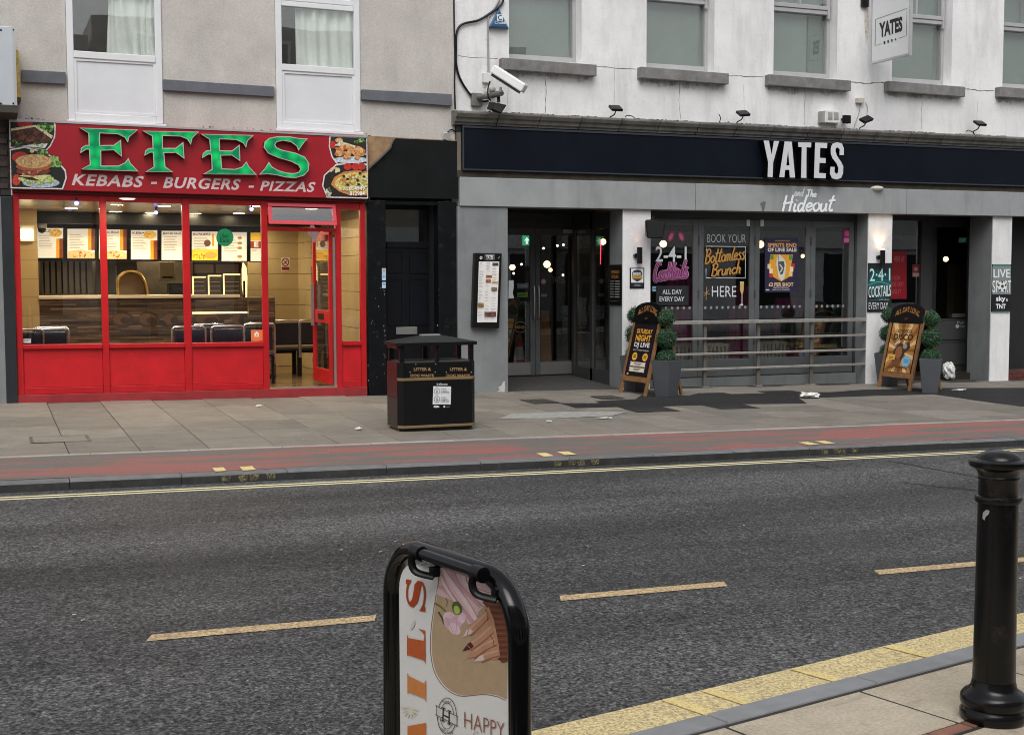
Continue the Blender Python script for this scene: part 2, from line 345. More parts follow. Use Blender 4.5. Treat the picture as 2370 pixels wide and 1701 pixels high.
# ------------------------------------------------------------------ flat print and lettering
_TXT = {}
def text_mesh(s, bold=0., space=1.):
    k = (s, bold, space)
    if k not in _TXT:
        c = bpy.data.curves.new('t', 'FONT'); c.body = s; c.offset = bold; c.resolution_u = 3; c.space_character = space
        o = bpy.data.objects.new('t', c); me = bpy.data.meshes.new_from_object(o)
        vs = [(v.co.x, v.co.y) for v in me.vertices]; fs = [tuple(p.vertices) for p in me.polygons]
        bpy.data.objects.remove(o); bpy.data.curves.remove(c); bpy.data.meshes.remove(me)
        x0 = min(v[0] for v in vs); x1 = max(v[0] for v in vs); y0 = min(v[1] for v in vs); y1 = max(v[1] for v in vs)
        _TXT[k] = ([((v[0]-x0)/(x1-x0), (v[1]-y0)/(y1-y0)) for v in vs], fs, (x1-x0)/(y1-y0))
    return _TXT[k]
GL = {'o': (.44, [[(.25, .5), (.08, .4), (.05, .2), (.18, .02), (.35, .1), (.4, .3), (.3, .48), (.22, .5)]]),
 'c': (.4, [[(.38, .42), (.25, .5), (.08, .38), (.05, .18), (.18, .02), (.38, .12)]]),
 'e': (.42, [[(.06, .22), (.3, .3), (.34, .43), (.22, .5), (.08, .36), (.06, .15), (.18, .02), (.4, .14)]]),
 'a': (.5, [[(.36, .45), (.2, .5), (.06, .32), (.08, .08), (.2, .03), (.34, .25), (.4, .48)], [(.4, .48), (.36, .1), (.42, .02), (.5, .08)]]),
 'i': (.26, [[(.12, .48), (.08, .1), (.15, .01), (.25, .08)], [(.15, .66), (.17, .69)]]),
 'l': (.28, [[(.28, 1.), (.14, .5), (.1, .1), (.17, .01), (.28, .1)]]),
 't': (.34, [[(.26, .95), (.14, .4), (.12, .1), (.2, .01), (.32, .1)], [(.0, .62), (.4, .68)]]),
 'k': (.42, [[(.18, 1.), (.06, 0)], [(.4, .5), (.12, .25), (.42, .0)]]),
 's': (.38, [[(.34, .45), (.2, .5), (.1, .38), (.28, .22), (.26, .05), (.1, .0), (.02, .08)]]),
 'm': (.58, [[(.04, .48), (.04, 0)], [(.04, .3), (.16, .48), (.26, .42), (.24, 0)], [(.25, .3), (.38, .48), (.48, .42), (.46, .06), (.56, .03)]]),
 'n': (.42, [[(.04, .48), (.04, 0)], [(.04, .3), (.18, .48), (.3, .42), (.28, .06), (.4, .03)]]),
 'r': (.32, [[(.05, .48), (.04, 0)], [(.05, .3), (.18, .48), (.3, .45)]]),
 'u': (.46, [[(.06, .48), (.06, .12), (.16, .0), (.32, .15), (.36, .48)], [(.36, .48), (.35, .08), (.46, .03)]]),
 'h': (.42, [[(.14, 1), (.04, 0)], [(.06, .28), (.2, .48), (.32, .4), (.3, .06), (.4, .03)]]),
 'd': (.5, [[(.34, .42), (.2, .5), (.06, .3), (.1, .04), (.22, .03), (.36, .25)], [(.48, 1), (.36, .25), (.36, .03), (.48, .06)]]),
 'C': (.55, [[(.5, .85), (.4, 1), (.2, .9), (.06, .5), (.1, .12), (.28, 0), (.5, .15)]]),
 'B': (.58, [[(.16, .95), (.08, 0)], [(.02, .85), (.3, 1), (.5, .85), (.4, .6), (.15, .52)], [(.15, .52), (.45, .45), (.5, .2), (.3, 0), (.02, .05)]]),
 'H': (.62, [[(.14, 1), (.06, 0)], [(.52, 1), (.44, 0)], [(0, .48), (.6, .56)]]),
 'T': (.5, [[(.26, .95), (.2, 0)], [(0, .9), (.52, 1.)]]), ' ': (.25, [])}
class PR(MB):
    """flat print: shapes given in (u, v) on a surface; fn(u, v, layer) gives the point in space; v grows downwards"""
    def __init__(s, fn, em=0., rough=.5, tex=0): super().__init__(); s.fn = fn; s.L = 0; s.em = em; s.rough = rough; s.tex = tex
    def c(s, col):
        s.use(flat(col, s.rough, s.em, s.tex)); s.L += 1; return s
    def P(s, u, v): return s.fn(u, v, s.L)
    def poly(s, pts, col): s.c(col); return s.sheet([s.P(*p) for p in pts])
    def rect(s, x0, y0, x1, y1, col, dy=0.): return s.poly([(x0, y0), (x1, y0+dy), (x1, y1+dy), (x0, y1)], col)
    def ell(s, cx, cy, rx, ry, col, n=20, rot=0., wob=0.):
        p = []
        for i in range(n):
            a = 2*math.pi*i/n; q = 1+wob*random.uniform(-1, 1); x = rx*q*math.cos(a); y = ry*q*math.sin(a)
            p.append((cx+x*math.cos(rot)-y*math.sin(rot), cy+x*math.sin(rot)+y*math.cos(rot)))
        return s.poly(p, col)
    def text(s, t, x0, y0, x1, y1, col, bold=.0, shear=0., dy=0., space=1.):
        v, f, ar = text_mesh(t, bold, space); s.c(col); h = y1-y0
        return s.add([s.P(x0+u*(x1-x0)+shear*h*w, y1-w*h+dy*u) for u, w in v], f)
    def ribbon(s, pts, w, col=None, closed=False):
        if col: s.c(col)
        m = len(pts); L = []; Rr = []
        for i, p in enumerate(pts):
            a = pts[i-1] if (i or closed) else p; b = pts[(i+1) % m] if (i < m-1 or closed) else p
            dx, dy = b[0]-a[0], b[1]-a[1]; l = math.hypot(dx, dy) or 1; nx, ny = -dy/l*w/2, dx/l*w/2
            L.append(s.P(p[0]+nx, p[1]+ny)); Rr.append(s.P(p[0]-nx, p[1]-ny))
        return s.add(L+Rr, [(i, (i+1) % m, m+(i+1) % m, m+i) for i in range(m if closed else m-1)])
    def ring(s, cx, cy, rx, ry, w, col, n=28): return s.ribbon([(cx+rx*math.cos(2*math.pi*i/n), cy+ry*math.sin(2*math.pi*i/n)) for i in range(n)], w, col, True)
    def script(s, t, x0, y0, x1, y1, w, col, dy=0., shear=.15):
        tot = sum(GL[c][0] for c in t); s.c(col); x = 0; h = y1-y0
        for ch in t:
            a, st = GL[ch]
            for p in st:
                q = smooth_path([(u, v, 0) for u, v in p], 4) if len(p) > 2 else [Vector((u, v, 0)) for u, v in p]
                s.L += 1; s.ribbon([(x0+(x+u.x)/tot*(x1-x0)+shear*h*u.y, y1-u.y*h+dy*(x+u.x)/tot) for u in q], w)
            x += a
        return s
def facadefn(Y, step=.0004): return lambda u, v, L: at(u, v, Y-L*step)
def zoomfn(Y, ox, oy, k, step=.0004): return lambda u, v, L: at(ox+u/k, oy+v/k, Y-L*step)
def planefn(O, U, V, n, step=.0004):
    O, U, V, n = Vector(O), Vector(U), Vector(V), Vector(n); return lambda u, v, L: O+U*u+V*v+n*(L*step)
def pbox(mb, x0, y0, x1, y1, Y0, Y1, k=0.):        # box whose front face covers this pixel rectangle on the plane Y0
    my = (y0+y1)/2; mx = (x0+x1)/2
    X0, X1 = at(x0, my, Y0).x, at(x1, my, Y0).x; Z1, Z0 = at(mx, y0, Y0).z, at(mx, y1, Y0).z
    return mb.box(X0, X1, Y0, Y1, Z0, Z1, k)
def pprism(mb, pts, Y0, Y1):
    q = [at(p[0], p[1], Y0) for p in pts]; return mb.prism([(p.x, p.z) for p in q], Y0, Y1)
def xz(px, py, Y=0.): p = at(px, py, Y); return p.x, p.z
KE = -.010

# ================================================================== GROUND
def gsheet(name, mat, x0, x1, y0, y1, zf, parent=None, kind='structure', nx=1):
    mb = MB(mat); mb.sheet([(x0, y0, zf(x0, y0)), (x1, y0, zf(x1, y0)), (x1, y1, zf(x1, y1)), (x0, y1, zf(x0, y1))])
    o = mb.build(name, parent, local=True); WORLD[o] = Vector((0, 0, 0))
    if parent is None and kind: o['kind'] = kind
    return o
XL, XR = -9.0, 30.0
road_o = gsheet('road', M_ROAD, -80, 110, -30, -6.44, lambda x, y: zr(x))
# ground under the terrace and beyond it, out to the horizon
g = gsheet('ground', M_ROAD, -250, 250, -300, 300, lambda x, y: -.62)
pave = gsheet('far_pavement', M_JOINT, XL, XR, -4.93, .6, lambda x, y: zp(x, y)-.006)
# flags: columns run from the shopfronts to the cycle track, cross joints staggered
SLABM = {}
def slab_mesh(w, l, mat, th=.05):
    k = (round(w, 2), round(l, 2), mat.name)
    if k not in SLABM:
        w, l = k[0], k[1]; b = .005; mb = MB(mat)
        z = [(0, 0, -th), (w, 0, -th), (w, l, -th), (0, l, -th), (0, 0, -b), (w, 0, -b), (w, l, -b), (0, l, -b), (b, b, 0), (w-b, b, 0), (w-b, l-b, 0), (b, l-b, 0)]
        mb.add(z, [(0, 1, 5, 4), (1, 2, 6, 5), (2, 3, 7, 6), (3, 0, 4, 7), (4, 5, 9, 8), (5, 6, 10, 9), (6, 7, 11, 10), (7, 4, 8, 11), (8, 9, 10, 11)])
        o = mb.build('paving_flag', local=True); SLABM[k] = o.data; bpy.data.objects.remove(o)
    return SLABM[k]
def inst(name, me, parent, loc, rz=0., tilt=(0, 0)):
    o = bpy.data.objects.new(name, me); COL.objects.link(o); o.parent = parent; o.location = loc; o.rotation_euler = (tilt[0], tilt[1], rz); return o
SW = .658; LENS = [.62, .76, .90, 1.04]
ax, ay = math.atan(.011), math.atan(-GX)
x = .703-SW*6; ci = 0
GRATES = [(6.83, 7.24, -1.72, -1.17), (8.02, 8.40, -1.36, -.93)]
while x < 20.5:
    y = .05 if (ci % 2) else -.1; first = True
    if first and x > 7.0 and x < 9: y = 1.85
    while y > -4.85:
        l = random.choice(LENS)
        if y-l < -5.15: l = .62
        if y-l < -4.94: l = round(y+4.94, 2)
        if y-(l+.3) < -4.94 and l < 1.04: l = min(round(y+4.94, 2), 1.3)
        if l < .06: break
        yy = y-l; inst('paving_flag', slab_mesh(SW-.012, l-.012, M_SLAB), pave, (x, yy, zp(x, yy)+random.uniform(-.0018, .0018)), 0, (ax+random.uniform(-.0014, .0014), ay+random.uniform(-.0014, .0014)))
        y = yy
    x += SW; ci += 1
def patch(name, pts, mat, dz, parent):
    mb = MB(mat); mb.sheet([(p[0], p[1], zp(*p)+dz) for p in pts]); return mb.build(name, parent, local=True)
PT = [(7.207, -1.70), (7.16, -2.33), (7.76, -2.35), (7.72, -3.0), (8.35, -3.01), (8.38, -2.41), (9.0, -2.42), (8.98, -2.95), (9.6, -2.95), (9.63, -2.43), (10.6, -2.56), (10.95, -1.84), (13.37, -1.84), (13.38, -3.0), (13.4, -3.66), (15.3, -3.7), (16.0, -3.68), (16.6, -1.30), (15.6, -1.26), (14.3, -.98), (12.8, -.93), (12.0, -1.18), (11.5, -1.12), (11.54, -.78), (10.92, -.77), (10.86, -1.12), (10.26, -1.1), (10.27, -.86), (9.85, -.86), (9.5, -1.18), (8.85, -.95), (8.5, -1.44), (7.8, -1.58), (7.74, -1.85)]
patch('asphalt_patch', PT, M_PATCH, .0045, pave)
patch('pale_repair_strip', [(5.7, -3.25), (6.1, -2.75), (6.8, -2.72), (7.3, -2.78), (7.6, -2.95), (7.2, -3.3), (6.4, -3.35)], mk('pale_mortar_repair', (.30, .30, .285), .85, var=.2, vs=10, bump=.3), .0045, pave)
track = gsheet('cycle_track', M_TRACK, XL, XR, -6.34, -5.02, lambda x, y: zp(x, y))
edge = MB(M_JOINT); edge.sheet([(XL, -5.02, zp(XL, -5.02)-.008), (XR, -5.02, zp(XR, -5.02)-.008), (XR, -4.93, zp(XR, -4.93)-.008), (XL, -4.93, zp(XL, -4.93)-.008)])
edge = edge.build('pavement_edging', local=True, kind='structure')
me = MB(M_EDGING).box(0, .905, 0, .075, -.1, .004); o = me.build('t', local=True, bevel=0); EDGEM = o.data; bpy.data.objects.remove(o)
for i in range(32): xx = -4.6+i*.915; inst('edging_stone', EDGEM, edge, (xx, -5.018, zp(xx, -5.018)+random.uniform(-.002, .003)), 0, (0, ay))
M_KERBFACE = mk('grimy_shaded_kerb_face', (.032, .032, .032), .7, var=.35, vs=9, bump=.3, bs=50, grime=.2)  # road grime, with the upright face's shade also put into the dark colour
def kerbmesh(L, w, h, mat):
    mb = MB(mat); p = [(0, 0), (w, 0), (w, -h), (-.012, -h), (-.012, -.018), (-.006, -.006)]
    v = [(0, y, z) for y, z in p]+[(L, y, z) for y, z in p]; n = len(p)
    mb.add(v, [tuple(range(n)), tuple(range(2*n-1, n-1, -1))]+[(i, (i+1) % n, (i+1) % n+n, i+n) for i in (0, 1, 2, 4, 5)])
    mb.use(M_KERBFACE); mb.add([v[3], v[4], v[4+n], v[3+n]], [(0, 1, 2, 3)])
    o = mb.build('t', local=True); m = o.data; bpy.data.objects.remove(o); return m
kerb = MB(M_JOINT); kerb.box(XL, XR, -6.40, -6.342, -.75, -.40); kerb = kerb.build('far_kerb', local=True, kind='structure')
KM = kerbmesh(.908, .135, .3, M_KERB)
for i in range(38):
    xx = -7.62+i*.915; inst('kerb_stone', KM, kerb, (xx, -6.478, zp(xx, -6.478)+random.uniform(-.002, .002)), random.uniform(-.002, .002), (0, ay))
# double yellow line by the far kerb, dashes, loading ticks
def rline(name, mat, x0, x1, y0, y1, dz=.004, parent=road_o, skew=0.):
    mb = MB(mat); n = max(1, int((x1-x0)/1.2))
    for i in range(n):
        a = x0+(x1-x0)*i/n; b = x0+(x1-x0)*(i+1)/n
        mb.sheet([(a-skew, y0, zr(a)+dz), (b-skew, y0, zr(b)+dz), (b+skew, y1, zr(b)+dz), (a+skew, y1, zr(a)+dz)])
    return mb.build(name, parent, local=True)
rline('yellow_line', M_YLINE, -12, 32, -6.87, -6.82); rline('yellow_line', M_YLINE, -12, 32, -6.765, -6.715)
for (a, b) in (((348, 1484), (862, 1425)), ((1296, 1385), (1680, 1352)), ((2027, 1325), (2420, 1292))):
    p, q = road(*a), road(*b); y = (p.y+q.y)/2; rline('dash_marking', M_DASH, p.x, q.x, y-.055, y+.055, .004, skew=.02)
for i in (-1, 3, 4): rline('dash_marking', M_DASH, .72+2.17*i, .72+2.17*i+1.12, -11.4, -11.29, .004, skew=.02)
M_TICKWORN = paint_mat('worn_kerb_tick', (.42, .36, .12), 1., (.05, .047, .035), 70, .50)
for (u0, v0, u1, v1) in ((489, 1083, 528, 1091), (552, 1079, 596, 1090), (1243, 1049, 1280, 1057), (1291, 1046, 1332, 1053), (1852, 1023, 1890, 1031), (1891, 1021, 1928, 1028)):
    c = far((u0+u1)/2, (v0+v1)/2); wx = far(u1, (v0+v1)/2).x-far(u0, (v0+v1)/2).x
    mb = MB(M_YSOLID); mb.sheet([(c.x-wx*.42, c.y-.12, zp(c.x, c.y-.12)+.0065), (c.x+wx*.3, c.y-.12, zp(c.x, c.y-.12)+.0065), (c.x+wx*.35, c.y+.1, zp(c.x, c.y+.1)+.0065), (c.x-wx*.35, c.y+.1, zp(c.x, c.y+.1)+.0065)])
    mb.build('loading_tick', kerb, local=True)
    for s in (.02, .17):
        mb = MB(M_TICKWORN); xx = c.x-.05+s; mb.sheet([(xx, -6.4935, zp(xx, -6.48)-.02), (xx+.09, -6.4935, zp(xx, -6.48)-.02), (xx+.08, -6.4935, zp(xx, -6.48)-.075), (xx+.01, -6.4935, zp(xx, -6.48)-.075)]); mb.build('loading_tick', kerb, local=True)
# thin cracks sealed across the carriageway on the right
for pts in (((1830, 1067), (1925, 1085)), ((2060, 1067), (2140, 1082), (2265, 1105)), ((2090, 1117), (2160, 1125), (2300, 1140)), ((2010, 1103), (2028, 1106))):
    q = [road(*p) for p in pts]; mb = MB(mk('black_crack_sealant', (.008, .008, .009), .5, var=.2))
    for a, b in zip(q, q[1:]):
        d = Vector((b.x-a.x, b.y-a.y, 0)).normalized(); n = Vector((-d.y, d.x, 0))*.012
        mb.sheet([a+n+Vector((0, 0, .003)), a-n+Vector((0, 0, .003)), b-n+Vector((0, 0, .003)), b+n+Vector((0, 0, .003))])
    mb.build('crack_sealant', road_o, local=True)

# near side: kerb, flags and the yellow band, turned about 14 degrees to the terrace
NA = math.atan2(.66, 2.60); NO = Vector((2.182, -13.55, 0)); NU = Vector((math.cos(NA), math.sin(NA), 0)); NV = Vector((-NU.y, NU.x, 0))
def npt(u, v, dz=0.): p = NO+NU*u+NV*v; return Vector((p.x, p.y, zn(p.x)+dz))
nb = MB(M_JOINT); nb.sheet([npt(-14, -.14, -.006), npt(22, -.14, -.006), npt(22, -8, -.006), npt(-14, -8, -.006)])
npave = nb.build('near_pavement', local=True, kind='structure')
ngx = math.atan(-GX*NU.x)
nk = MB(M_JOINT); nk.hexa([npt(-14, -.12, -.3), npt(22, -.12, -.3), npt(22, -.02, -.3), npt(-14, -.02, -.3), npt(-14, -.12, -.05), npt(22, -.12, -.05), npt(22, -.02, -.05), npt(-14, -.02, -.05)])
nkerb = nk.build('near_kerb', local=True, kind='structure')
NKM = MB(M_NKERB).box(0, .907, -.135, 0, -.25, 0); o = NKM.build('t', local=True); NKM = o.data; bpy.data.objects.remove(o)
for i in range(20): p = npt(.47+.915*(i-9), 0); o = inst('kerb_stone', NKM, nkerb, p, NA, (0, ngx)); bv = o.modifiers.new('bevel', 'BEVEL'); bv.width = .014; bv.segments = 2
rows = [(-.149, .50), (-.648, .07, 'brick'), (-.72, .62), (-1.34, .62), (-1.96, .62), (-2.58, .62)]
for r, row in enumerate(rows):
    if len(row) == 3:
        for i in range(60):
            u = -5+i*.215; inst('paving_brick', slab_mesh(.205, .06, M_BRICK), npave, npt(u, row[0]-.066, random.uniform(-.001, .001)), NA, (0, ngx))
        continue
    u = -4.0+[.43, 0, .1, .5, .3, .2][r]; u += 0
    j = 0
    while u < 7:
        l = [.80, .80, .92, .70][(j+r) % 4] if r else .80
        inst('paving_flag', slab_mesh(l-.016, row[1]-.016, M_NSLAB), npave, npt(u, row[0]-row[1]+.004, random.uniform(-.001, .001)), NA, (0, ngx)); u += l; j += 1
# yellow band on the road along the near kerb
def nroad(u, v, dz): p = NO+NU*u+NV*v; return Vector((p.x, p.y, zr(p.x)+dz))
mb = MB(M_YBAND)
for i in range(24): a = -8+i*.8; mb.sheet([nroad(a, .05, .004), nroad(a+.8, .05, .004), nroad(a+.8, .34, .004), nroad(a, .34, .004)])
mb.build('yellow_band', road_o, local=True)
for u in (.55, .78, 1.35, 2.02):
    mb = MB(M_YSOLID); mb.sheet([nroad(u, .06, .008), nroad(u+.07, .06, .008), nroad(u+.05, .33, .008), nroad(u-.02, .33, .008)]); mb.build('yellow_tick', road_o, local=True)

# ================================================================== KEBAB SHOP BUILDING
KB = thing('kebab_shop_building', 'rendered building with a red glazed takeaway shopfront at street level', 'building', (2.8, 0, zp(2.8, 0)))
WX0, WX1 = -7.0, at(1052, 150, .02).x
YW = .02
w1 = [at(155, 150, YW).x, at(375, 150, YW).x]; w2 = [at(638, 150, YW).x, at(832.5, 150, YW).x]
ZT = 7.6
zb_ = 3.42
mb = MB(M_RENDER)
mb.box(WX0, w1[0]-.004, YW, .34, zb_-.6, ZT); mb.box(w1[1]+.004, w2[0]-.004, YW, .34, zb_, ZT); mb.box(w2[1]+.004, WX1, YW, .34, zb_-.06, ZT)
mb.box(w1[0]-.004, w1[1]+.004, YW, .34, 6.5, ZT); mb.box(w2[0]-.004, w2[1]+.004, YW, .34, 6.5, ZT)
mb.build('rendered_wall', KB)
# the wall's ragged bottom edge over the sign: broken render and old fixings
mb = MB(mk('broken_render', (.17, .155, .14), .95, var=.4, vs=12, bump=.6, bs=40))
for i in range(60):
    u = random.uniform(40, 860); v = 274+(u-24)*.0483+random.uniform(-6, 0)
    if 158 < u < 385 or 640 < u < 838: continue
    c = at(u, v+2, -.01); s = random.uniform(.006, .02); mb.ball((c.x, -.005, c.z), s, 4, .45)
mb.build('broken_render_edge', KB, kind='stuff')
for pts in ([(49.6, 162), (152, 167.5), (152, 195), (49.6, 190.7)], [(378, 184), (635.3, 201), (635.3, 224.7), (378, 209.4)], [(837.8, 207.4), (1046, 218.5), (1046, 245.7), (837.8, 231)]):
    mb = MB(M_BAND); pprism(mb, pts, -.045, YW-.001); mb.build('string_course', KB, bevel=.006)
mb = MB(M_BAND); p = at(49.6, 176, -.045); mb.box(-7, at(-12, 176).x, -.045, YW-.001, p.z-.1, p.z+.1); mb.build('string_course', KB)
def upvc(wx, zlow, zrail, sl, ztr, cur_x, tie):
    """tall white plastic window: glazed above, solid panel below; zlow bottom, zrail middle rail, ztr transom"""
    x0, x1 = wx; f = .085; k = KE
    fr = MB(M_UPVC); y0, y1 = -.005, .065
    fr.box(x0, x0+f, y0, y1, zlow, 6.5); fr.box(x1-f, x1, y0, y1, zlow, 6.5); fr.box(x0+f, x1-f, y0, y1, 6.4, 6.499)
    fr.box(x0+f, x1-f, y0, y1, zlow, zlow+f*1.1, k); fr.box(x0+f, x1-f, y0-.006, y1, zrail, zrail+.09, k); fr.box(x0+f, x1-f, y0-.006, y1, ztr, ztr+.07, k)
    fr.box(x0+f, x1-f, y0+.006, y1, ztr+.078, ztr+.15, k)
    fr.box(x0-.02, x1+.03, -.05, .01, zlow-.045, zlow-.002, k)
    fo = fr.build('window', KB, bevel=.008)
    g = MB(M_UPGLASS).box(x0+f, x1-f, .025, .031, zrail+.085, ztr+.01); g.build('pane', fo)
    g = MB(M_UPGLASS).box(x0+f, x1-f, .025, .031, ztr+.14, 6.42); g.build('pane', fo)
    g = MB(M_UPVCPAN).box(x0+f, x1-f, .02, .05, zlow+.08, zrail+.01); g.build('infill_panel', fo)
    bd = .03; g = MB(M_UPVC)
    for a, b, c_, d in ((x0+f, x0+f+bd, zlow+f*1.1, zrail), (x1-f-bd, x1-f, zlow+f*1.1, zrail), (x0+f+bd, x1-f-bd, zlow+f*1.1, zlow+f*1.1+bd), (x0+f+bd, x1-f-bd, zrail-bd, zrail)): g.box(a, b, .004, .019, c_, d)
    g.build('bead', fo)
    rm = MB(mk('dim_room_wall', (.16, .16, .16), .9, var=.2)); rm.box(x0-.6, x1+.6, 1.6, 1.62, 3.6, 6.8); rm.build('room_wall', KB)
# room behind both windows
zl1 = at(266, 283, -.005).z; zl2 = at(738, 302, -.005).z
zr1 = at(263, 140, -.005).z; zr2 = at(736, 169, -.005).z; ztr = at(736, 21, -.005).z
upvc(w1, zl1, zr1, 0, ztr+.03, .5, 1); upvc(w2, zl2, zr2, 0, ztr, .2, 0)
M_CURT = mk('white_net_curtain', (.80, .81, .78), .9, var=.1, vs=3)
def curtain(x0, x1, z0, z1, tie, lab):
    mb = MB(M_CURT); nx, nz = 60, 24; vs_ = []
    for j in range(nz+1):
        t = j/nz; z = z1+(z0-z1)*t
        for i in range(nx+1):
            s = i/nx; gather = tie*(t**1.6); xx = x0+(x1-x0)*(s*(1-.42*gather)+.42*gather*1.0*(1-(1-s)**1.3) if tie else s)
            yy = .085+.03*math.sin(s*34+math.sin(t*3)*1.2)*(1-.3*t)+.02*math.sin(s*11+1); vs_.append((xx+.03*math.sin(t*4+s*9)*tie, yy, z))
    fs = [(j*(nx+1)+i, j*(nx+1)+i+1, (j+1)*(nx+1)+i+1, (j+1)*(nx+1)+i) for j in range(nz) for i in range(nx)]
    mb.add(vs_, fs); o = mb.build('curtain', smooth=True); tag(o, lab, 'curtain', 'net curtains in the upstairs windows')
curtain(w1[0]+.52, w1[1]-.02, zr1+.06, 6.3, 1, 'white curtain gathered to one side in the tall plastic window over the green letters')
curtain(w2[0]+.30, w2[1]-.02, zr2+.06, 6.3, 0, 'white curtain in the tall plastic window nearest the drainpipe and pub')

# ---- fascia sign
SGN = thing('fascia_sign', 'red takeaway fascia sign with glowing green letters and food pictures', 'sign', (2.7, -.12, 2.7))
FY = -.14
SP = [(22, 277), (850.5, 317), (852.5, 461), (24, 437.5)]
mb = MB(M_REDBOARD); pprism(mb, SP, FY, .015); mb.build('sign_board', SGN, bevel=.004)
mb = MB(M_SILVER); pprism(mb, [(20, 275), (851, 315), (851, 319), (20, 279.5)], FY-.012, FY-.001); mb.build('top_trim', SGN)
def led_mat():
    m, n, b = newmat('green_led_letter_face')
    v = N(n, 'ShaderNodeTexVoronoi'); v.inputs['Scale'].default_value = 6.2; v.inputs['Randomness'].default_value = .6; tc = N(n, 'ShaderNodeTexCoord'); n.links.new(tc.outputs['Object'], v.inputs['Vector'])
    r = ramp(n, v.outputs['Distance'], .0, .62, (.006, .46, .095, 1), (.0, .12, .045, 1)); b.inputs['Base Color'].default_value = (.0, .07, .025, 1)
    n.links.new(r.outputs[0], b.inputs['Emission Color']); b.inputs['Emission Strength'].default_value = 1.0; b.inputs['Roughness'].default_value = .6; b.inputs['Specular IOR Level'].default_value = .2; return m
M_LED = led_mat(); M_LETRIM = mk('bright_letter_trim', (.62, .56, .52), .4, metal=.3, var=.08); M_LETSIDE = mk('dark_letter_return', (.06, .012, .012), .4)
def offset(p, d):
    n = len(p); a = sum(p[i][0]*p[(i+1) % n][1]-p[(i+1) % n][0]*p[i][1] for i in range(n)); s = 1 if a > 0 else -1; out = []
    for i in range(n):
        q0, q1, q2 = p[i-1], p[i], p[(i+1) % n]
        e1 = Vector((q1[0]-q0[0], q1[1]-q0[1])); e2 = Vector((q2[0]-q1[0], q2[1]-q1[1]))
        if e1.length < 1e-6 or e2.length < 1e-6: out.append(q1); continue
        e1.normalize(); e2.normalize(); n1 = Vector((e1.y, -e1.x))*s; n2 = Vector((e2.y, -e2.x))*s; b = n1+n2
        if b.length < .3: b = n1
        b.normalize(); k = d/max(.45, b.dot(n1)); out.append((q1[0]+b.x*k, q1[1]+b.y*k))
    return out
E1 = [(840, 258), (1435, 278), (1350, 350), (1337, 402), (1310, 355), (1235, 318), (1042, 308), (1042, 440), (1190, 440), (1262, 388), (1270, 550), (1190, 485), (1055, 490), (1055, 655), (1240, 655), (1310, 622), (1342, 578), (1362, 625), (1440, 708), (858, 688), (945, 640), (935, 480), (900, 478), (845, 514), (852, 470), (890, 442), (932, 438), (928, 308)]
F1 = [(1500, 290), (2075, 300), (2010, 360), (1995, 425), (1962, 372), (1890, 342), (1700, 335), (1700, 470), (1840, 470), (1915, 410), (1925, 572), (1840, 512), (1712, 515), (1728, 665), (1805, 716), (1530, 714), (1612, 665), (1605, 512), (1570, 510), (1515, 542), (1522, 500), (1555, 474), (1602, 470), (1595, 340)]
E2 = [(300, 322), (840, 335), (778, 390), (765, 455), (738, 412), (660, 377), (485, 370), (490, 495), (620, 498), (695, 440), (702, 598), (620, 540), (500, 542), (512, 685), (655, 690), (725, 667), (770, 613), (792, 660), (870, 742), (325, 738), (412, 690), (405, 532), (370, 530), (310, 567), (318, 525), (350, 497), (397, 492), (385, 375)]
S1 = [(1405, 372), (1368, 410), (1315, 487), (1298, 445), (1240, 402), (1150, 385), (1085, 400), (1065, 432), (1085, 465), (1150, 492), (1280, 520), (1380, 562), (1425, 632), (1415, 702), (1370, 752), (1280, 777), (1180, 770), (1080, 745), (990, 735), (910, 742), (960, 690), (1005, 618), (1035, 665), (1100, 702), (1180, 727), (1270, 735), (1320, 720), (1340, 688), (1318, 645), (1240, 605), (1100, 565), (1000, 520), (955, 460), (965, 402), (1010, 366), (1100, 348), (1220, 350), (1320, 368)]
for z, ox in ((E1, 0), (F1, 0), (E2, 400), (S1, 400)):
    q = [xz(ox+p[0]/4.522, 240+p[1]/4.522, FY-.09) for p in z]
    body = MB(M_LETSIDE).prism(offset(q, .005), FY-.084, FY-.002).build('letter', SGN)
    MB(M_LETRIM).prism(offset(q, .0055), FY-.094, FY-.0845).build('letter_trim', body)
    MB(M_LED).prism(offset(q, -.006), FY-.0965, FY-.0945).build('letter_face', body)
GR = (.66, .56, .56)
for tx, a in (('KEBABS', (750, 736, 1478, 856, GR, .026, .30, 24, 1.1)), ('-', (1580, 820, 1640, 843, GR, .03, .2)), ('BURGERS', (1705, 768, 2493, 884, GR, .026, .30, 22, 1.1)), ('-', (2600, 860, 2655, 881, GR, .03, .2)), ('PIZZAS', (2720, 808, 3278, 914, GR, .026, .30, 15, 1.1))):
    pr = PR(zoomfn(FY, 0, 240, 4.522)); pr.text(tx, *a); pr.build('tagline_word' if tx != '-' else 'tagline_dash', SGN)
def blob(pr, cx, cy, rx, ry, cols, n, s0, s1, wob=.25):
    for i in range(n):
        a = random.uniform(0, 6.28); r = random.uniform(0, 1)**.5
        pr.ell(cx+rx*r*math.cos(a), cy+ry*r*math.sin(a), random.uniform(s0, s1), random.uniform(s0, s1)*.7, random.choice(cols), 8, random.uniform(0, 3), wob)
GREEN = [C(60, 110, 40), C(95, 150, 60), C(40, 80, 30), C(150, 185, 100)]; BROWN = [C(92, 52, 36), C(60, 32, 24), C(120, 72, 50)]; TAN = [C(222, 150, 90), C(196, 110, 58), C(235, 175, 120)]
WHT = C(236, 230, 222)
def cut(p, poly): return p
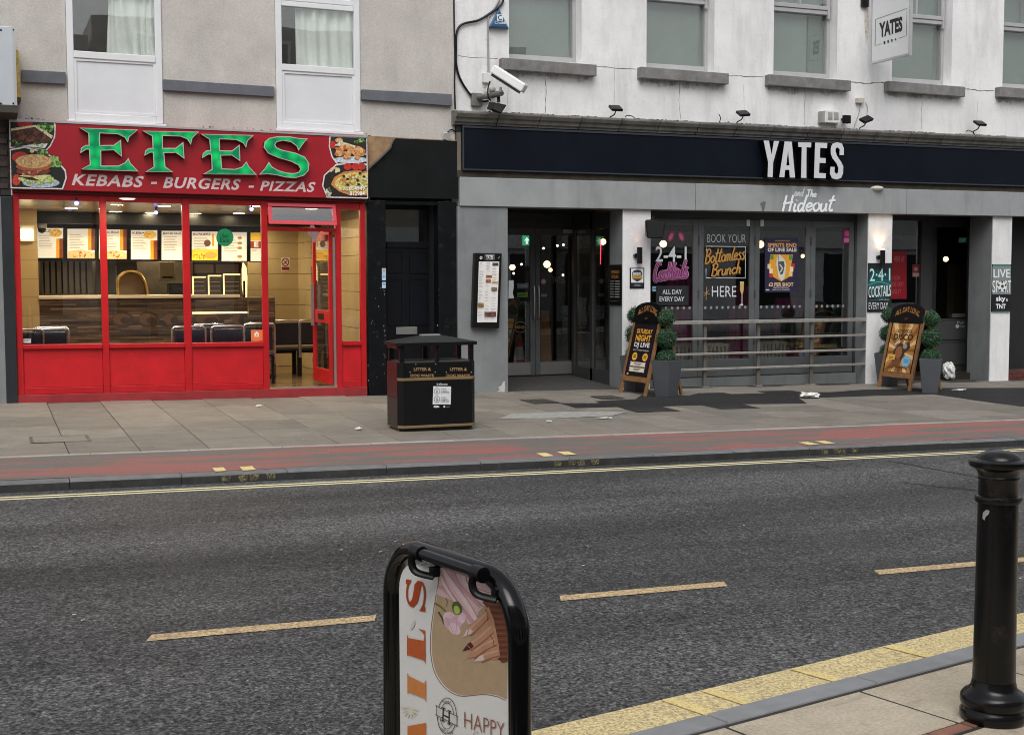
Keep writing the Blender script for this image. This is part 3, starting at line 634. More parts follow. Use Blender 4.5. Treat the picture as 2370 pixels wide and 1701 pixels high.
# kebab in bread
pr = PR(zoomfn(FY-.001, 0, 240, 4.522, .00016), tex=1)
pr.poly([(95, 180), (575, 190), (585, 240), (578, 350), (530, 450), (480, 500), (350, 470), (200, 450), (100, 470)], WHT)
pr.poly([(108, 192), (562, 200), (570, 300), (560, 360), (520, 440), (478, 485), (350, 455), (112, 455)], C(48, 30, 24))
pr.poly([(180, 195), (340, 196), (330, 240), (200, 245)], C(170, 24, 24)); blob(pr, 470, 250, 85, 50, GREEN, 26, 14, 30); blob(pr, 160, 410, 70, 35, GREEN, 12, 12, 26)
pr.poly([(115, 262), (370, 225), (555, 340), (540, 370), (365, 245), (115, 290)], C(228, 205, 165))
pr.poly([(112, 290), (365, 247), (538, 372), (500, 410), (300, 430), (150, 380)], C(84, 48, 34)); blob(pr, 310, 340, 170, 55, BROWN, 60, 14, 34)
pr.poly([(200, 450), (330, 428), (500, 420), (470, 470), (350, 455)], C(225, 225, 225)); blob(pr, 420, 425, 80, 18, GREEN+[C(230, 220, 160)], 10, 10, 20)
pr.build('food_picture', SGN, label='printed picture of sliced kebab meat in bread')
# burger
pr = PR(zoomfn(FY-.011, 0, 240, 4.522, .00016), tex=1)
pr.poly([(102, 480), (260, 450), (480, 510), (600, 590), (690, 700), (700, 780), (660, 900), (112, 888)], WHT)
pr.poly([(112, 492), (260, 465), (470, 522), (590, 602), (676, 710), (684, 780), (648, 886), (122, 875)], C(26, 28, 24))
pr.ell(212, 560, 88, 55, C(190, 50, 40)); blob(pr, 440, 520, 60, 30, GREEN, 18, 14, 28); blob(pr, 580, 610, 60, 60, GREEN, 26, 14, 30); pr.ell(335, 495, 24, 22, C(222, 196, 130))
pr.ell(430, 830, 195, 52, C(178, 190, 200)); pr.ell(172, 800, 42, 60, C(196, 60, 44)); blob(pr, 380, 790, 190, 40, [C(190, 205, 120), C(150, 185, 80), C(215, 225, 160)], 60, 16, 34)
pr.poly([(200, 755), (330, 735), (520, 750), (440, 815)], C(240, 220, 150)); pr.poly([(210, 765), (330, 768), (420, 808), (300, 800)], C(60, 30, 22))
pr.ell(350, 705, 180, 52, C(110, 58, 40)); blob(pr, 350, 715, 150, 34, [C(170, 80, 60), C(200, 140, 110), C(120, 60, 44)], 24, 14, 30)
pr.ell(350, 660, 185, 45, C(176, 92, 60)); pr.ell(352, 605, 190, 72, C(214, 170, 112), 28); blob(pr, 350, 595, 170, 58, [C(228, 196, 150), C(205, 150, 96), C(238, 215, 175)], 70, 6, 14)
pr.build('food_picture', SGN, label='printed picture of a burger in a seeded bun')
# chicken wings
pr = PR(zoomfn(FY-.001, 400, 240, 4.522, .00016), tex=1)
pr.poly([(1640, 335), (2035, 352), (2038, 640), (1720, 640), (1660, 560), (1632, 450)], WHT)
pr.poly([(1652, 348), (2026, 364), (2028, 628), (1728, 630), (1672, 552), (1645, 450)], C(40, 34, 30))
pr.ell(1860, 590, 180, 36, C(200, 208, 220)); blob(pr, 1960, 390, 60, 18, GREEN, 16, 8, 18); pr.ell(1740, 385, 40, 26, C(216, 170, 120)); pr.ell(1675, 430, 32, 40, C(190, 40, 34))
pr.poly([(1690, 440), (1760, 395), (1900, 440), (2010, 500), (2020, 540), (1800, 450)], C(232, 214, 184)); blob(pr, 1850, 510, 150, 62, TAN, 70, 18, 34)
pr.build('food_picture', SGN, label='printed picture of fried chicken pieces')
# pizza
pr = PR(zoomfn(FY-.012, 400, 240, 4.522, .00016), tex=1)
pr.poly([(1700, 640), (1880, 610), (2038, 640), (2044, 996), (1612, 985), (1562, 860), (1580, 750)], WHT)
pr.poly([(1708, 652), (1880, 622), (2028, 650), (2034, 984), (1622, 974), (1575, 860), (1592, 755)], C(34, 22, 20))
for u in (1830, 1915, 1975): pr.ell(u, 660, 42, 38, C(192, 44, 36))
blob(pr, 1700, 690, 45, 24, [C(210, 196, 150), C(230, 214, 170)], 10, 14, 24); blob(pr, 1625, 920, 30, 40, [C(220, 215, 200), C(60, 90, 50), C(200, 190, 170)], 18, 12, 26)
pr.poly([(1655, 850), (1690, 770), (1790, 715), (1920, 700), (2030, 710), (2032, 960), (1850, 960), (1740, 920)], C(206, 138, 74))
pr.poly([(1690, 850), (1720, 790), (1810, 735), (1930, 722), (2030, 732), (2031, 940), (1860, 930), (1750, 900)], C(222, 196, 110)); blob(pr, 1890, 830, 140, 90, [C(214, 200, 120), C(190, 170, 70), C(236, 214, 160), C(200, 120, 60)], 90, 12, 26)
for u, v in ((1790, 760), (1830, 790), (1935, 800), (2000, 765), (1830, 850), (1945, 845), (1990, 700), (1960, 730)): pr.ell(u, v, 16, 12, C(30, 26, 24))
pr.tex = 0; pr.text('01302', 1738, 872, 1838, 906, (.9, .9, .9), .0); pr.text('814949', 1846, 866, 2008, 908, (.95, .95, .95), .012); pr.text('812984', 1850, 920, 2008, 964, (.95, .95, .95), .012)
pr.build('food_picture', SGN, label='printed picture of a pizza with telephone numbers over it')

# ---- red shopfront
def part(mat, name, rects, Y0, Y1, k=KE, bevel=.004, parent=KB):
    mb = MB(mat)
    for r in rects: pbox(mb, *r, Y0, Y1, k)
    return mb.build(name, parent, bevel=bevel)
ZB = lambda x: zp(x, 0)
def zE(z, x): return z+KE*(x-.38)
xj = [at(p, 700, 0).x for p in (36, 50.4, 235, 250.6, 425.5, 441.8, 607.6, 621.5, 778, 790.5, 835, 847)]
Zhead = at(300, 457, 0).z; Zsill = 0.935; Zbase = .12
zh = lambda x: 2.70+KE*(x-.4)
zs = at(140, 796, 0).z; zsb = at(140, 806, 0).z; zpt = at(140, 902, 0).z; zpl = at(140, 911, 0).z
def vbar(a, b, z0, z1, y0=-.01, y1=.07, mat=M_REDFRAME, name='mullion', bevel=.004):
    xm = (a+b)/2; return MB(mat).box(a, b, y0, y1, zE(z0, xm), zE(z1, xm)).build(name, KB, bevel=bevel)
ZH = 2.68
vbar(xj[0], xj[1], zpl, ZH); vbar(xj[2], xj[3], zpl, ZH-.002); vbar(xj[4], xj[5], zpl, ZH-.002); vbar(xj[6], xj[7], .03, ZH-.002); vbar(xj[8], xj[9], .03, ZH-.002); vbar(xj[10], xj[11], zpl, ZH)
def hbar(a, b, z0, z1, y0, y1, name, mat=M_REDFRAME, bevel=.004):
    return MB(mat).box(a, b, y0, y1, z0+KE*((a+b)/2-.38), z1+KE*((a+b)/2-.38), KE).build(name, KB, bevel=bevel)
e = .0015
hbar(xj[1]+e, xj[2]-e, 2.60, ZH, 0, .065, 'head_rail'); hbar(xj[3]+e, xj[4]-e, 2.60, ZH, 0, .065, 'head_rail'); hbar(xj[5]+e, xj[6]-e, 2.60, ZH, 0, .065, 'head_rail'); hbar(xj[7]+e, xj[10]-e, 2.585, ZH, 0, .065, 'head_rail')
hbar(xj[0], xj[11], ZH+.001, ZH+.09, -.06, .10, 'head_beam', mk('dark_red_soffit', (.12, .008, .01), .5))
for a, b in ((1, 2), (3, 4), (5, 6), (9, 10)):
    A, B = xj[a]+e, xj[b]-e
    s0 = zs if b != 10 else zs-.0; hbar(A, B, zsb, s0, -.035, .07, 'sill')
    hbar(A, B, zpl+.09, zsb-.001, .012, .05, 'stall_panel', M_REDPANEL); hbar(A, B, zpl+.002, zpl+.088, -.004, .06, 'bottom_rail')
    z1 = 2.599 if b != 10 else 2.584
    MB(M_GLASS).box(A, B, .03, .036, zE(zs, (A+B)/2), zE(z1, (A+B)/2), KE).build('pane', KB)
mb = MB(mk('red_plinth', (.30, .02, .025), .6, var=.2, vs=6, grime=.15)); a, b = xj[0]-.01, xj[11]
mb.hexa([(a, -.03, zp(a, 0)-.02), (b, -.03, zp(b, 0)-.02), (b, .1, zp(b, 0)-.02), (a, .1, zp(a, 0)-.02), (a, -.03, zE(zpl, a)), (b, -.03, zE(zpl, b)), (b, .1, zE(zpl, b)), (a, .1, zE(zpl, a))]); mb.build('plinth', KB, bevel=.006)
# doorway: top light, threshold, open door leaf
DL, DR = xj[7], xj[8]
ztl0, ztl1 = at(700, 521, 0).z, at(700, 472, 0).z
mb = MB(mk('red_top_light', (.62, .05, .07), .3, var=.05)); f = .052; A, B = DL+.0, DR-.004
mb.box(A, B, -.045, .0, ztl0, ztl0+f, KE); mb.box(A, B, -.045, .0, ztl1-f*.9, ztl1, KE); mb.box(A, A+f, -.045, .0, ztl0+f, ztl1-f*.9); mb.box(B-f, B, -.045, .0, ztl0+f, ztl1-f*.9)
def ajar(mb):                                   # top hung and a little open: the foot stands out from the wall
    mb.v = [(x, y-(ztl1-z)*.30, z) for x, y, z in mb.v]; return mb
tl = ajar(mb).build('top_light', KB, bevel=.005); ajar(MB(glassmat('frosted_top_light', (.72, .72, .74), .08, 1., 2.2)).box(A+f, B-f, -.02, -.014, ztl0+f, ztl1-.04)).build('pane', tl)
hbar(DL+e, DR-e, ztl1+.002, 2.584, .0, .065, 'door_head'); hbar(DL+e, DR-e, at(700, 533, 0).z+.02, ztl0-.002, -.005, .065, 'door_head')
zth = at(690, 897, 0).z
MB(M_METAL).box(DL, DR, -.02, .10, zth-.03, zth+.004, KE).build('threshold', KB); 
dleaf = MB(M_REDFRAME); dw = .86; dz0, dz1 = zth+.02, at(760, 536, .2).z
th = R(101)                                   # leaf swung inwards, hinged on the right jamb
hx, hy = DR-.035, .06; ux, uy = math.cos(math.pi-th+R(0)), math.sin(math.pi-th)
ud = Vector((-math.cos(R(96)-R(0)), math.sin(R(96)), 0)); ud = Vector((-.05, .999, 0)).normalized(); vd = Vector((-ud.y, ud.x, 0))
def lbox(mb, u0, u1, v0, v1, z0, z1):
    P = lambda u, v, z: Vector((hx, hy, z))+ud*u+vd*v
    return mb.hexa([P(u0, v0, z0), P(u1, v0, z0), P(u1, v1, z0), P(u0, v1, z0), P(u0, v0, z1), P(u1, v0, z1), P(u1, v1, z1), P(u0, v1, z1)])
for r in ((0, .07, dz0, dz1), (dw-.07, dw, dz0, dz1), (.07, dw-.07, dz0, dz0+.2), (.07, dw-.07, dz1-.09, dz1), (.07, dw-.07, .95, 1.13)): lbox(dleaf, r[0], r[1], 0, .045, r[2], r[3])
dl = dleaf.build('door', KB, bevel=.004)
g = MB(M_GLASS); lbox(g, .07, dw-.07, .018, .024, dz0+.2, .95); lbox(g, .07, dw-.07, .018, .024, 1.13, dz1-.09); g.build('pane', dl)
g = MB(M_BLKPLASTIC); lbox(g, .3, .56, .046, .052, 1.0, 1.08); g.build('letter_slot', dl)
g = MB(M_METAL); lbox(g, .75, .79, .05, .09, .9, 1.5); g.build('handle', dl)
g = MB(mk('red_door_closer', (.40, .10, .09), .5)); lbox(g, .06, .5, .046, .09, dz1-.13, dz1-.05); g.build('door_closer', dl)
vbar(DR-.03, DR-.002, .06, 2.19, .0, .06, mk('grey_door_jamb', (.22, .16, .16), .5), 'door_jamb')
# ---- black side entrance
bx = [at(p, 650, 0).x for p in (850, 893, 1014, 1060)]
zc = at(950, 466, 0).z
def zg(x): return zp(x, 0)-.02
mb = MB(M_BLACK); mb.box(bx[0]+.004, bx[1], -.02, .2, zg(5), zc); mb.build('door_pilaster', KB, bevel=.008)
mb = MB(M_BLACK); mb.box(bx[2], bx[3]-.03, -.02, .2, zg(6), zc); mb.build('door_pilaster', KB, bevel=.008)
mb = MB(M_BLACK); mb.box(bx[1], bx[2], .0, .2, at(950, 474).z, zc-.001); mb.build('door_lintel', KB)
# boarded fascia over the door; its upper left corner has peeled off the plywood behind
Z0, Z1 = at(950, 461, -.05).z, at(950, 322, -.05).z
ply = mk('stained_plywood', (.30, .19, .10), .8, var=.4, vs=6, grime=.5, bump=.3)
mb = MB(ply); pprism(mb, [(851, 315), (1058, 326), (1058, 458), (853, 452)], -.03, .0); mb.build('plywood_backing', KB)
mb = MB(M_BLACKPANEL)
top = [(853.5, 392), (870, 378), (890, 360), (903, 347), (908, 330), (916, 320.5), (1059, 327.5), (1061, 461), (853, 457)]
pprism(mb, top, -.048, -.032); mb.build('black_board', KB)
mb = MB(M_GREYPL)
lip = [at(*p, -.05) for p in ((854, 393), (872, 377), (890, 360), (903, 346), (908, 331))]
for a, b in zip(lip, lip[1:]): mb.hexa([a, b, b+Vector((.0, -.09, .03)), a+Vector((0, -.02, .02)), a+Vector((.012, .004, .012)), b+Vector((.012, .004, .012)), b+Vector((-.02, -.10, .045)), a+Vector((-.008, -.03, .035))])
mb.build('peeled_board_edge', KB)
# door itself in its recess
DY = .42
xa, xb = bx[1]-.1, bx[2]+.12; zd0 = at(950, 900, DY).z
door = MB(M_BLACKDOOR); door.box(xa, xb, DY, DY+.05, zp(5.6, 0), at(950, 575, DY).z); dr = door.build('side_door', KB)
for (u0, v0, u1, v1) in ((895, 580, 933, 632), (947, 580, 990, 633), (895, 643, 933, 752), (947, 643, 990, 752)):
    mb = MB(M_BLACKDOOR); p0 = at(u0, v0, DY); p1 = at(u1, v1, DY); x0, x1, z1_, z0_ = p0.x, p1.x, p0.z, p1.z
    for r in ((x0, x1, z1_-.02, z1_), (x0, x1, z0_, z0_+.02), (x0, x0+.02, z0_+.02, z1_-.02), (x1-.02, x1, z0_+.02, z1_-.02)): mb.box(r[0], r[1], DY-.014, DY-.001, r[2], r[3])
    mb.build('door_panel', dr)
mb = MB(M_METAL); pbox(mb, 917, 757, 966, 774, DY-.018, DY-.001); mb.build('letterbox', dr, bevel=.004)
mb = MB(M_BLACKDOOR); pbox(mb, 895, 560, 991, 574, DY-.02, DY+.06); mb.box(xa, xb, DY, DY+.04, at(950, 486, DY).z, at(950, 470, DY).z+.1); mb.box(at(990, 520, DY).x, xb, DY, DY+.04, at(950, 560, DY).z, at(950, 486, DY).z); mb.build('door_transom', KB)
MB(M_PUBGLASS).box(xa, at(991, 520, DY).x, DY+.02, DY+.026, at(950, 561, DY).z, at(950, 485, DY).z).build('pane', KB)
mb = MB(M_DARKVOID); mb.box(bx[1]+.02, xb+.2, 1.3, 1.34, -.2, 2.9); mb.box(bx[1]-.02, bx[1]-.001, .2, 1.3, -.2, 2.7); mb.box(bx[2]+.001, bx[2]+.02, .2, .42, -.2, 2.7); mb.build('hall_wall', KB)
# worn bare patches on the pilasters
mb = MB(mk('bare_paint_chip', (.22, .22, .21), .9))
for i in range(46):
    u = random.choice((random.uniform(851, 891), random.uniform(888, 892), random.uniform(1012, 1017))); v = random.uniform(640, 890); s = random.uniform(.003, .012); c = at(u, v, -.0225)
    mb.prism([(c.x-s*.5, c.z-s), (c.x+s*.4, c.z-s*.8), (c.x+s*.6, c.z+s), (c.x-s*.3, c.z+s*1.3)], -.0215, -.0203)
mb.build('paint_chips', KB)['kind'] = 'stuff'
for (v, col) in ((628, C(190, 190, 200)), (642, C(170, 205, 235)), (660, C(180, 205, 230))):
    pr = PR(facadefn(-.021)); pr.rect(884, v-7, 893, v+7, col); pr.rect(886, v-3, 891, v-1, C(70, 90, 120)); tag(pr.build('door_sticker'), 'small pale sticker on the black door pilaster, %s of three' % {628: 'highest', 642: 'middle', 660: 'lowest'}[v], 'sticker', 'stickers on the black pilaster')

# ---- neighbour on the far left
NB = thing('neighbouring_shop', 'edge of a grey shopfront with black pilaster left of the red takeaway', 'building', (-2, 0, zp(-2, 0)))
xa = at(9, 700, -.03).x
mb = MB(mk('dark_blue_black_pilaster', (.014, .018, .022), .45, var=.3, grime=.12)); mb.box(xa, xj[0]-.004, -.05, .3, zp(.2, 0)-.03, at(20, 455, -.05).z); mb.build('pilaster', NB, bevel=.006)
mb = MB(M_GREYPIER); mb.box(xa-.35, xa-.002, -.04, .3, zp(0, 0)-.03, at(20, 455, -.05).z); mb.build('pilaster', NB)
brk = mk('dark_glazed_brick', (.05, .035, .03), .5, var=.4, vs=20, rnd=.3)
mb = MB(M_JOINT); mb.box(-.6, .34, -.02, .3, at(10, 452, -.02).z, 3.6); mb.build('wall', NB)
z0 = at(10, 450, -.03).z
bm_ = MB(brk).box(0, .2, 0, .012, 0, .062).build('t', local=True); bmd = bm_.data; bpy.data.objects.remove(bm_)
for j in range(12):
    for i in range(3): inst('brick', bmd, NB, Vector((-.42+i*.215+(.1 if j % 2 else 0), -.034, z0+.005+j*.07))-WORLD[NB])
mb = MB(M_GREYPL); mb.box(-7, -.65, -.05, .3, 2.75, 3.6); mb.build('fascia', NB)
mb = MB(M_DKFRAME); mb.box(-7, -.4, .1, .2, zp(-4, 0)-.05, .5); mb.box(-3.6, -3.5, .1, .2, .5, 2.75); mb.box(-7, -6.9, .1, .2, .5, 2.75); mb.build('shopfront_frame', NB)
MB(M_PUBGLASS).box(-6.9, -.4, .14, .146, .5, 2.75).build('pane', NB)
mb = MB(M_DARKVOID); mb.box(-7, .3, 2.0, 2.05, -.1, 3); mb.build('back_wall', NB)
# box sign of the neighbour, end on to the street, and an old yellow sign behind it
BS = thing('box_sign', 'pale grey aluminium box sign seen end on above the left shop', 'sign', (.1, -.5, 3.6))
z1, z0 = at(15, 62, -.9).z, at(15, 244, -.9).z; x1 = at(36.5, 150, -.9).x
mb = MB(mk('pale_aluminium', (.52, .56, .60), .4, metal=.2, var=.05, streak=.08)); mb.box(x1-.275, x1, -.9, -.1, z0, z1); b = mb.build('sign_case', BS, bevel=.006)
mb = MB(M_SILVER); mb.box(x1-.03, x1+.004, -.908, -.9005, z0, z1); mb.box(x1-.279, x1-.25, -.908, -.9005, z0, z1); mb.build('edge_trim', BS)
mb = MB(mk('rusty_dark_steel', (.05, .04, .035), .7)); mb.box(x1-.275, x1+.01, -.9, -.1, z0-.085, z0-.001); mb.build('bottom_tray', BS)
mb = MB(M_BLKPLASTIC)
for u in (2, 31):
    for v in (70, 240): c = at(u, v, -.905); mb.ball((c.x, -.902, c.z), .012, 6)
mb.build('rivet', BS)
mb = MB(M_BLKPLASTIC); mb.box(x1-.2, x1-.1, -.1, .02, z0+.1, z0+.2); mb.box(x1-.2, x1-.1, -.1, .02, z1-.2, z1-.1); mb.build('bracket', BS)
YS = thing('faded_yellow_sign', 'narrow faded yellow sign edge peeling beside the grey box sign', 'sign', (.36, -.3, 3.9))
mb = MB(paint_mat('flaking_yellow_paint', (.72, .50, .12), .9, (.35, .24, .12), 14, .38)); a = at(37, 115, -.35); b = at(48, 226, -.35); mb.prism([(a.x-.05, a.z-.03), (b.x-.012, a.z), (b.x+.003, b.z), (a.x-.05, b.z)], -.35, .015); mb.build('sign_panel', YS)
mb = MB(M_DARKWOOD); mb.box(a.x-.03, b.x+.002, -.34, .01, b.z-.035, b.z-.001); mb.build('bottom_edge', YS)

# ================================================================== TAKEAWAY INTERIOR
RX0, RX1, RY0, RY1, RZ0, RZ1 = xj[0]+.02, 5.16, .075, 5.05, .03, 2.60
mb = MB(M_FLOOR); mb.box(RX0-.3, RX1+.1, RY0+.03, RY1, RZ0-.06, RZ0); mb.build('shop_floor', KB)
def ceil_mat():
    m, n, b = newmat('ceiling_boards'); tc = N(n, 'ShaderNodeTexCoord'); br = N(n, 'ShaderNodeTexBrick'); n.links.new(tc.outputs['Object'], br.inputs['Vector'])
    br.offset = 0; br.inputs['Color1'].default_value = (.44, .39, .30, 1); br.inputs['Color2'].default_value = (.40, .36, .28, 1); br.inputs['Mortar'].default_value = (.10, .09, .07, 1)
    br.inputs['Scale'].default_value = 1; br.inputs['Brick Width'].default_value = 1.2; br.inputs['Row Height'].default_value = .3; br.inputs['Mortar Size'].default_value = .009
    n.links.new(br.outputs['Color'], b.inputs['Base Color']); b.inputs['Roughness'].default_value = .25; return m
mb = MB(ceil_mat()); mb.box(RX0-.3, RX1+.1, RY0, 3.2, RZ1, RZ1+.05); mb.box(RX0-.3, RX1+.1, 3.3, RY1, 2.50, 2.55); mb.build('shop_ceiling', KB)
mb = MB(mk('dark_bulkhead', (.006, .006, .006), .3, spec=.2)); mb.box(RX0-.3, RX1+.1, 3.2, 3.3, 2.42, RZ1+.05); mb.build('bulkhead', KB)
def tile_mat():
    m, n, b = newmat('cream_ceramic_tiles'); tc = N(n, 'ShaderNodeTexCoord'); mp = N(n, 'ShaderNodeMapping'); mp.inputs['Rotation'].default_value = (R(90), 0, 0)
    n.links.new(tc.outputs['Object'], mp.inputs[0]); br = N(n, 'ShaderNodeTexBrick'); n.links.new(mp.outputs[0], br.inputs['Vector']); br.offset = 0
    br.inputs['Color1'].default_value = (.56, .43, .235, 1); br.inputs['Color2'].default_value = (.53, .41, .225, 1); br.inputs['Mortar'].default_value = (.33, .25, .13, 1)
    br.inputs['Scale'].default_value = 1; br.inputs['Brick Width'].default_value = .5; br.inputs['Row Height'].default_value = .27; br.inputs['Mortar Size'].default_value = .005
    n.links.new(br.outputs['Color'], b.inputs['Base Color']); b.inputs['Roughness'].default_value = .25; return m
M_TILES = tile_mat()
# tiled walls: each tile near the open door is its own piece
mb = MB(mk('tile_grout', (.25, .19, .10), .8)); mb.box(4.25, RX1, RY1, RY1+.08, RZ0, RZ1); bw = mb.build('back_wall', KB)
mb = MB(mk('tile_grout', (.25, .19, .10), .8)); mb.box(RX1, RX1+.08, RY0, RY1+.08, RZ0-.06, RZ1+.05); sw = mb.build('side_wall', KB)
t1 = MB(M_TILE).box(0, .492, -.012, 0, 0, .262).build('t', local=True); t1d = t1.data; bpy.data.objects.remove(t1)
t2 = MB(M_TILE).box(-.012, 0, 0, .492, 0, .262).build('t', local=True); t2d = t2.data; bpy.data.objects.remove(t2)
for j in range(9):
    z = RZ0+.005+j*.27
    for i in range(2): inst('wall_tile', t1d, bw, Vector((4.26+i*.45, RY1-.001, z))-WORLD[KB])
    for i in range(10): inst('wall_tile', t2d, sw, Vector((RX1-.001, RY0+.03+i*.498, z))-WORLD[KB])
slate = mk('split_slate_cladding', (.07, .05, .035), .8, var=.5, vs=14, bump=.6, bs=30, rnd=.3)
for y0, y1 in ((2.2, 2.7), (2.72, 3.3), (3.32, 3.85)):
    for j in range(26):
        mb = MB(slate); d = random.uniform(0, .03) if y0 < 2.3 else 0; d2 = random.uniform(0, .04) if y1 > 3.8 else 0; mb.box(RX1-.04-random.uniform(0, .012), RX1-.0135, y0-d, y1+d2, RZ0+.02+j*.096, RZ0+.02+j*.096+.09); mb.build('slate_block', KB)
mb = MB(M_TILES); mb.box(RX0-.3, RX0-.02, RY0+.03, 2.6, RZ0-.06, RZ1+.05); mb.box(RX0-.3, at(88, 600, 2.6).x, 2.6, 2.9, RZ0-.06, RZ1+.05); mb.build('tiled_pier', KB)
mb = MB(mk('kitchen_wall', (.13, .11, .085), .35, var=.4, vs=3)); mb.box(.3, 4.25, RY1, RY1+.08, RZ0, RZ1); mb.box(RX0-.3, RX0-.25, 2.9, RY1, RZ0, RZ1); mb.build('kitchen_wall', KB)
# counter clad in long strips of dark wood
def strip_mat():
    m, n, b = newmat('wood_strip_cladding'); tc = N(n, 'ShaderNodeTexCoord'); mp = N(n, 'ShaderNodeMapping'); mp.inputs['Rotation'].default_value = (R(90), 0, 0)
    n.links.new(tc.outputs['Object'], mp.inputs[0]); br = N(n, 'ShaderNodeTexBrick'); n.links.new(mp.outputs[0], br.inputs['Vector']); br.offset = .37; br.squash = 1.3; br.squash_frequency = 3
    br.inputs['Color1'].default_value = (.05, .03, .02, 1); br.inputs['Color2'].default_value = (.25, .175, .11, 1); br.inputs['Mortar'].default_value = (.015, .01, .008, 1)
    br.inputs['Scale'].default_value = 1; br.inputs['Brick Width'].default_value = .62; br.inputs['Row Height'].default_value = .034; br.inputs['Mortar Size'].default_value = .003
    t = noise_tex(n, 1, 4, .6, (2, 2, 26)); f = ramp(n, t.outputs[0], .35, .65, (.35, .35, .35, 1), (1.25, 1.25, 1.25, 1)).outputs[0]
    c = mixc(n, 1., br.outputs['Color'], f, 'MULTIPLY'); n.links.new(c, b.inputs['Base Color']); b.inputs['Roughness'].default_value = .4; return m
CT = thing('shop_counter', 'long counter clad in dark wood strips inside the takeaway', 'counter', (2.5, 2.9, RZ0))
cx0, cx1 = at(89, 690, 2.6).x, at(637, 690, 2.6).x; ctz = at(360, 683, 2.6).z
mb = MB(strip_mat()); mb.box(cx0, cx1, 2.62, 3.1, RZ0, ctz-.05); mb.build('clad_front', CT)
mb = MB(mk('pale_counter_top', (.80, .72, .60), .3)); mb.box(cx0, at(555, 690, 2.6).x, 2.56, 3.15, ctz-.048, ctz); mb.build('worktop', CT, bevel=.006)
mb = MB(emit('counter_strip_light', (1, .72, .30), 2.2)); mb.box(at(445, 720, 2.6).x, at(575, 720, 2.6).x, 2.606, 2.618, at(500, 726, 2.6).z, at(500, 722, 2.6).z); mb.build('strip_light', CT)
pr = PR(lambda u, v, L: at(u, v, 2.618-L*.0003))
for (u0, u1) in ((258, 310), (318, 370), (380, 412), (446, 520), (538, 565)): pr.ell((u0+u1)/2, 740, (u1-u0)/2, 19, C(70, 50, 38)); pr.ell((u0+u1)/2-3, 738, (u1-u0)/2.6, 13, C(104, 76, 54)); pr.ell((u0+u1)/2+6, 742, (u1-u0)/4.5, 8, C(60, 42, 32))
pr.build('food_print', CT)
# menu boards, back lit
MY = 3.62
mcols = [C(120, 64, 30), C(206, 150, 60)]
def menu(u0, u1, v0, v1, lab, head, pic):
    e = .40; pr = PR(lambda u, v, L: at(u, v, MY-L*.0002), em=e)
    W, H = u1-u0, v1-v0; back = MB(M_BLKPLASTIC); pbox(back, u0-2, v0-2, u1+2, v1+2, MY, MY+.05)
    rt = thing('menu_board', lab, 'menu board', at((u0+u1)/2, v1, MY), group='lit menu boards over the counter'); back.build('case', rt)
    base = (.86, .82, .70) if pic != 3 else (.80, .62, .30); pr.rect(u0, v0, u1, v1, (.90, .86, .72))
    if head: pr.text(head, u0+W*.06, v0+H*.05, u0+W*.72, v0+H*.13, C(110, 40, 30), .02)
    for i in range(9): pr.rect(u0+W*.08, v0+H*(.2+.055*i), u0+W*random.uniform(.45, .66), v0+H*(.215+.055*i), C(150, 130, 110))
    if pic == 0: pr.rect(u0+W*.74, v0+H*.35, u0+W*.86, v1, C(232, 160, 30)); pr.rect(u0+W*.86, v0+H*.35, u1, v1, C(130, 60, 30)); pr.ell(u0+W*.72, v0+H*.16, W*.24, H*.14, C(228, 180, 80)); blob(pr, u0+W*.72, v0+H*.16, W*.18, H*.1, [C(200, 110, 50), C(240, 200, 110)], 12, 1.2, 3)
    if pic == 1: pr.rect(u0+W*.76, v0, u0+W*.88, v0+H*.72, C(232, 160, 30)); pr.rect(u0+W*.88, v0, u1, v0+H*.72, C(120, 56, 30)); pr.poly([(u0, v1), (u0+W*.02, v0+H*.76), (u0+W*.5, v0+H*.7), (u1, v0+H*.8), (u1, v1)], C(226, 190, 130)); blob(pr, u0+W*.5, v0+H*.86, W*.42, H*.1, [C(190, 90, 50), C(236, 206, 150)], 26, 1.4, 3.6)
    if pic == 2: pr.rect(u0, v0+H*.62, u1, v1, C(240, 200, 50)); pr.ell(u0+W*.72, v0+H*.82, W*.24, H*.12, C(226, 160, 70)); blob(pr, u0+W*.28, v0+H*.86, W*.24, H*.08, [C(220, 170, 60), C(160, 110, 40)], 18, 1.2, 3); pr.rect(u0+W*.78, v0+H*.08, u0+W*.86, v0+H*.5, C(232, 160, 30)); pr.ell(u0+W*.6, v0+H*.4, W*.13, H*.12, C(110, 70, 40))
    if pic == 3:
        for q in (.2, .38, .55, .85): pr.ell(u0+W*.72, v0+H*q, W*.1, H*.05, C(176, 130, 80))
    if pic == 4: pr.rect(u0, v0+H*.3, u1, v0+H*.55, C(160, 70, 30)); pr.rect(u0, v0, u1, v0+H*.28, C(236, 186, 60)); pr.text('E', u0+W*.3, v0+H*.32, u0+W*.7, v0+H*.5, (.9, .9, .85), .04)
    pr.build('menu_print', rt)
for u0, u1, lab, hd, pic in ((85, 146, 'lit menu board at the far left end with a yellow dish picture', 'PIZZA', 0), (156, 219, 'lit menu board second from the left with a pizza picture along its foot', None, 1), (229, 293, 'lit menu board behind the first red mullion with a pizza in its lower half', 'GARLIC BREAD', 1), (303, 364, 'lit menu board headed kebabs with an orange side strip', 'KEBABS', 0), (374, 436, 'plain white lit menu board listing Mexican wraps', 'MEXICAN WRAPS', -1), (444, 504, 'lit menu board headed burgers with a bright yellow foot', 'BURGERS', 2), (513, 571, 'lit white menu board partly behind the round green window sticker', None, 3), (580, 606, 'narrow orange lit menu board at the right end by the doorway', None, 4)):
    t = (u0+u1)/2; menu(u0, u1, 528+(t-100)*.022, 597+(t-100)*.016, lab, hd, pic)
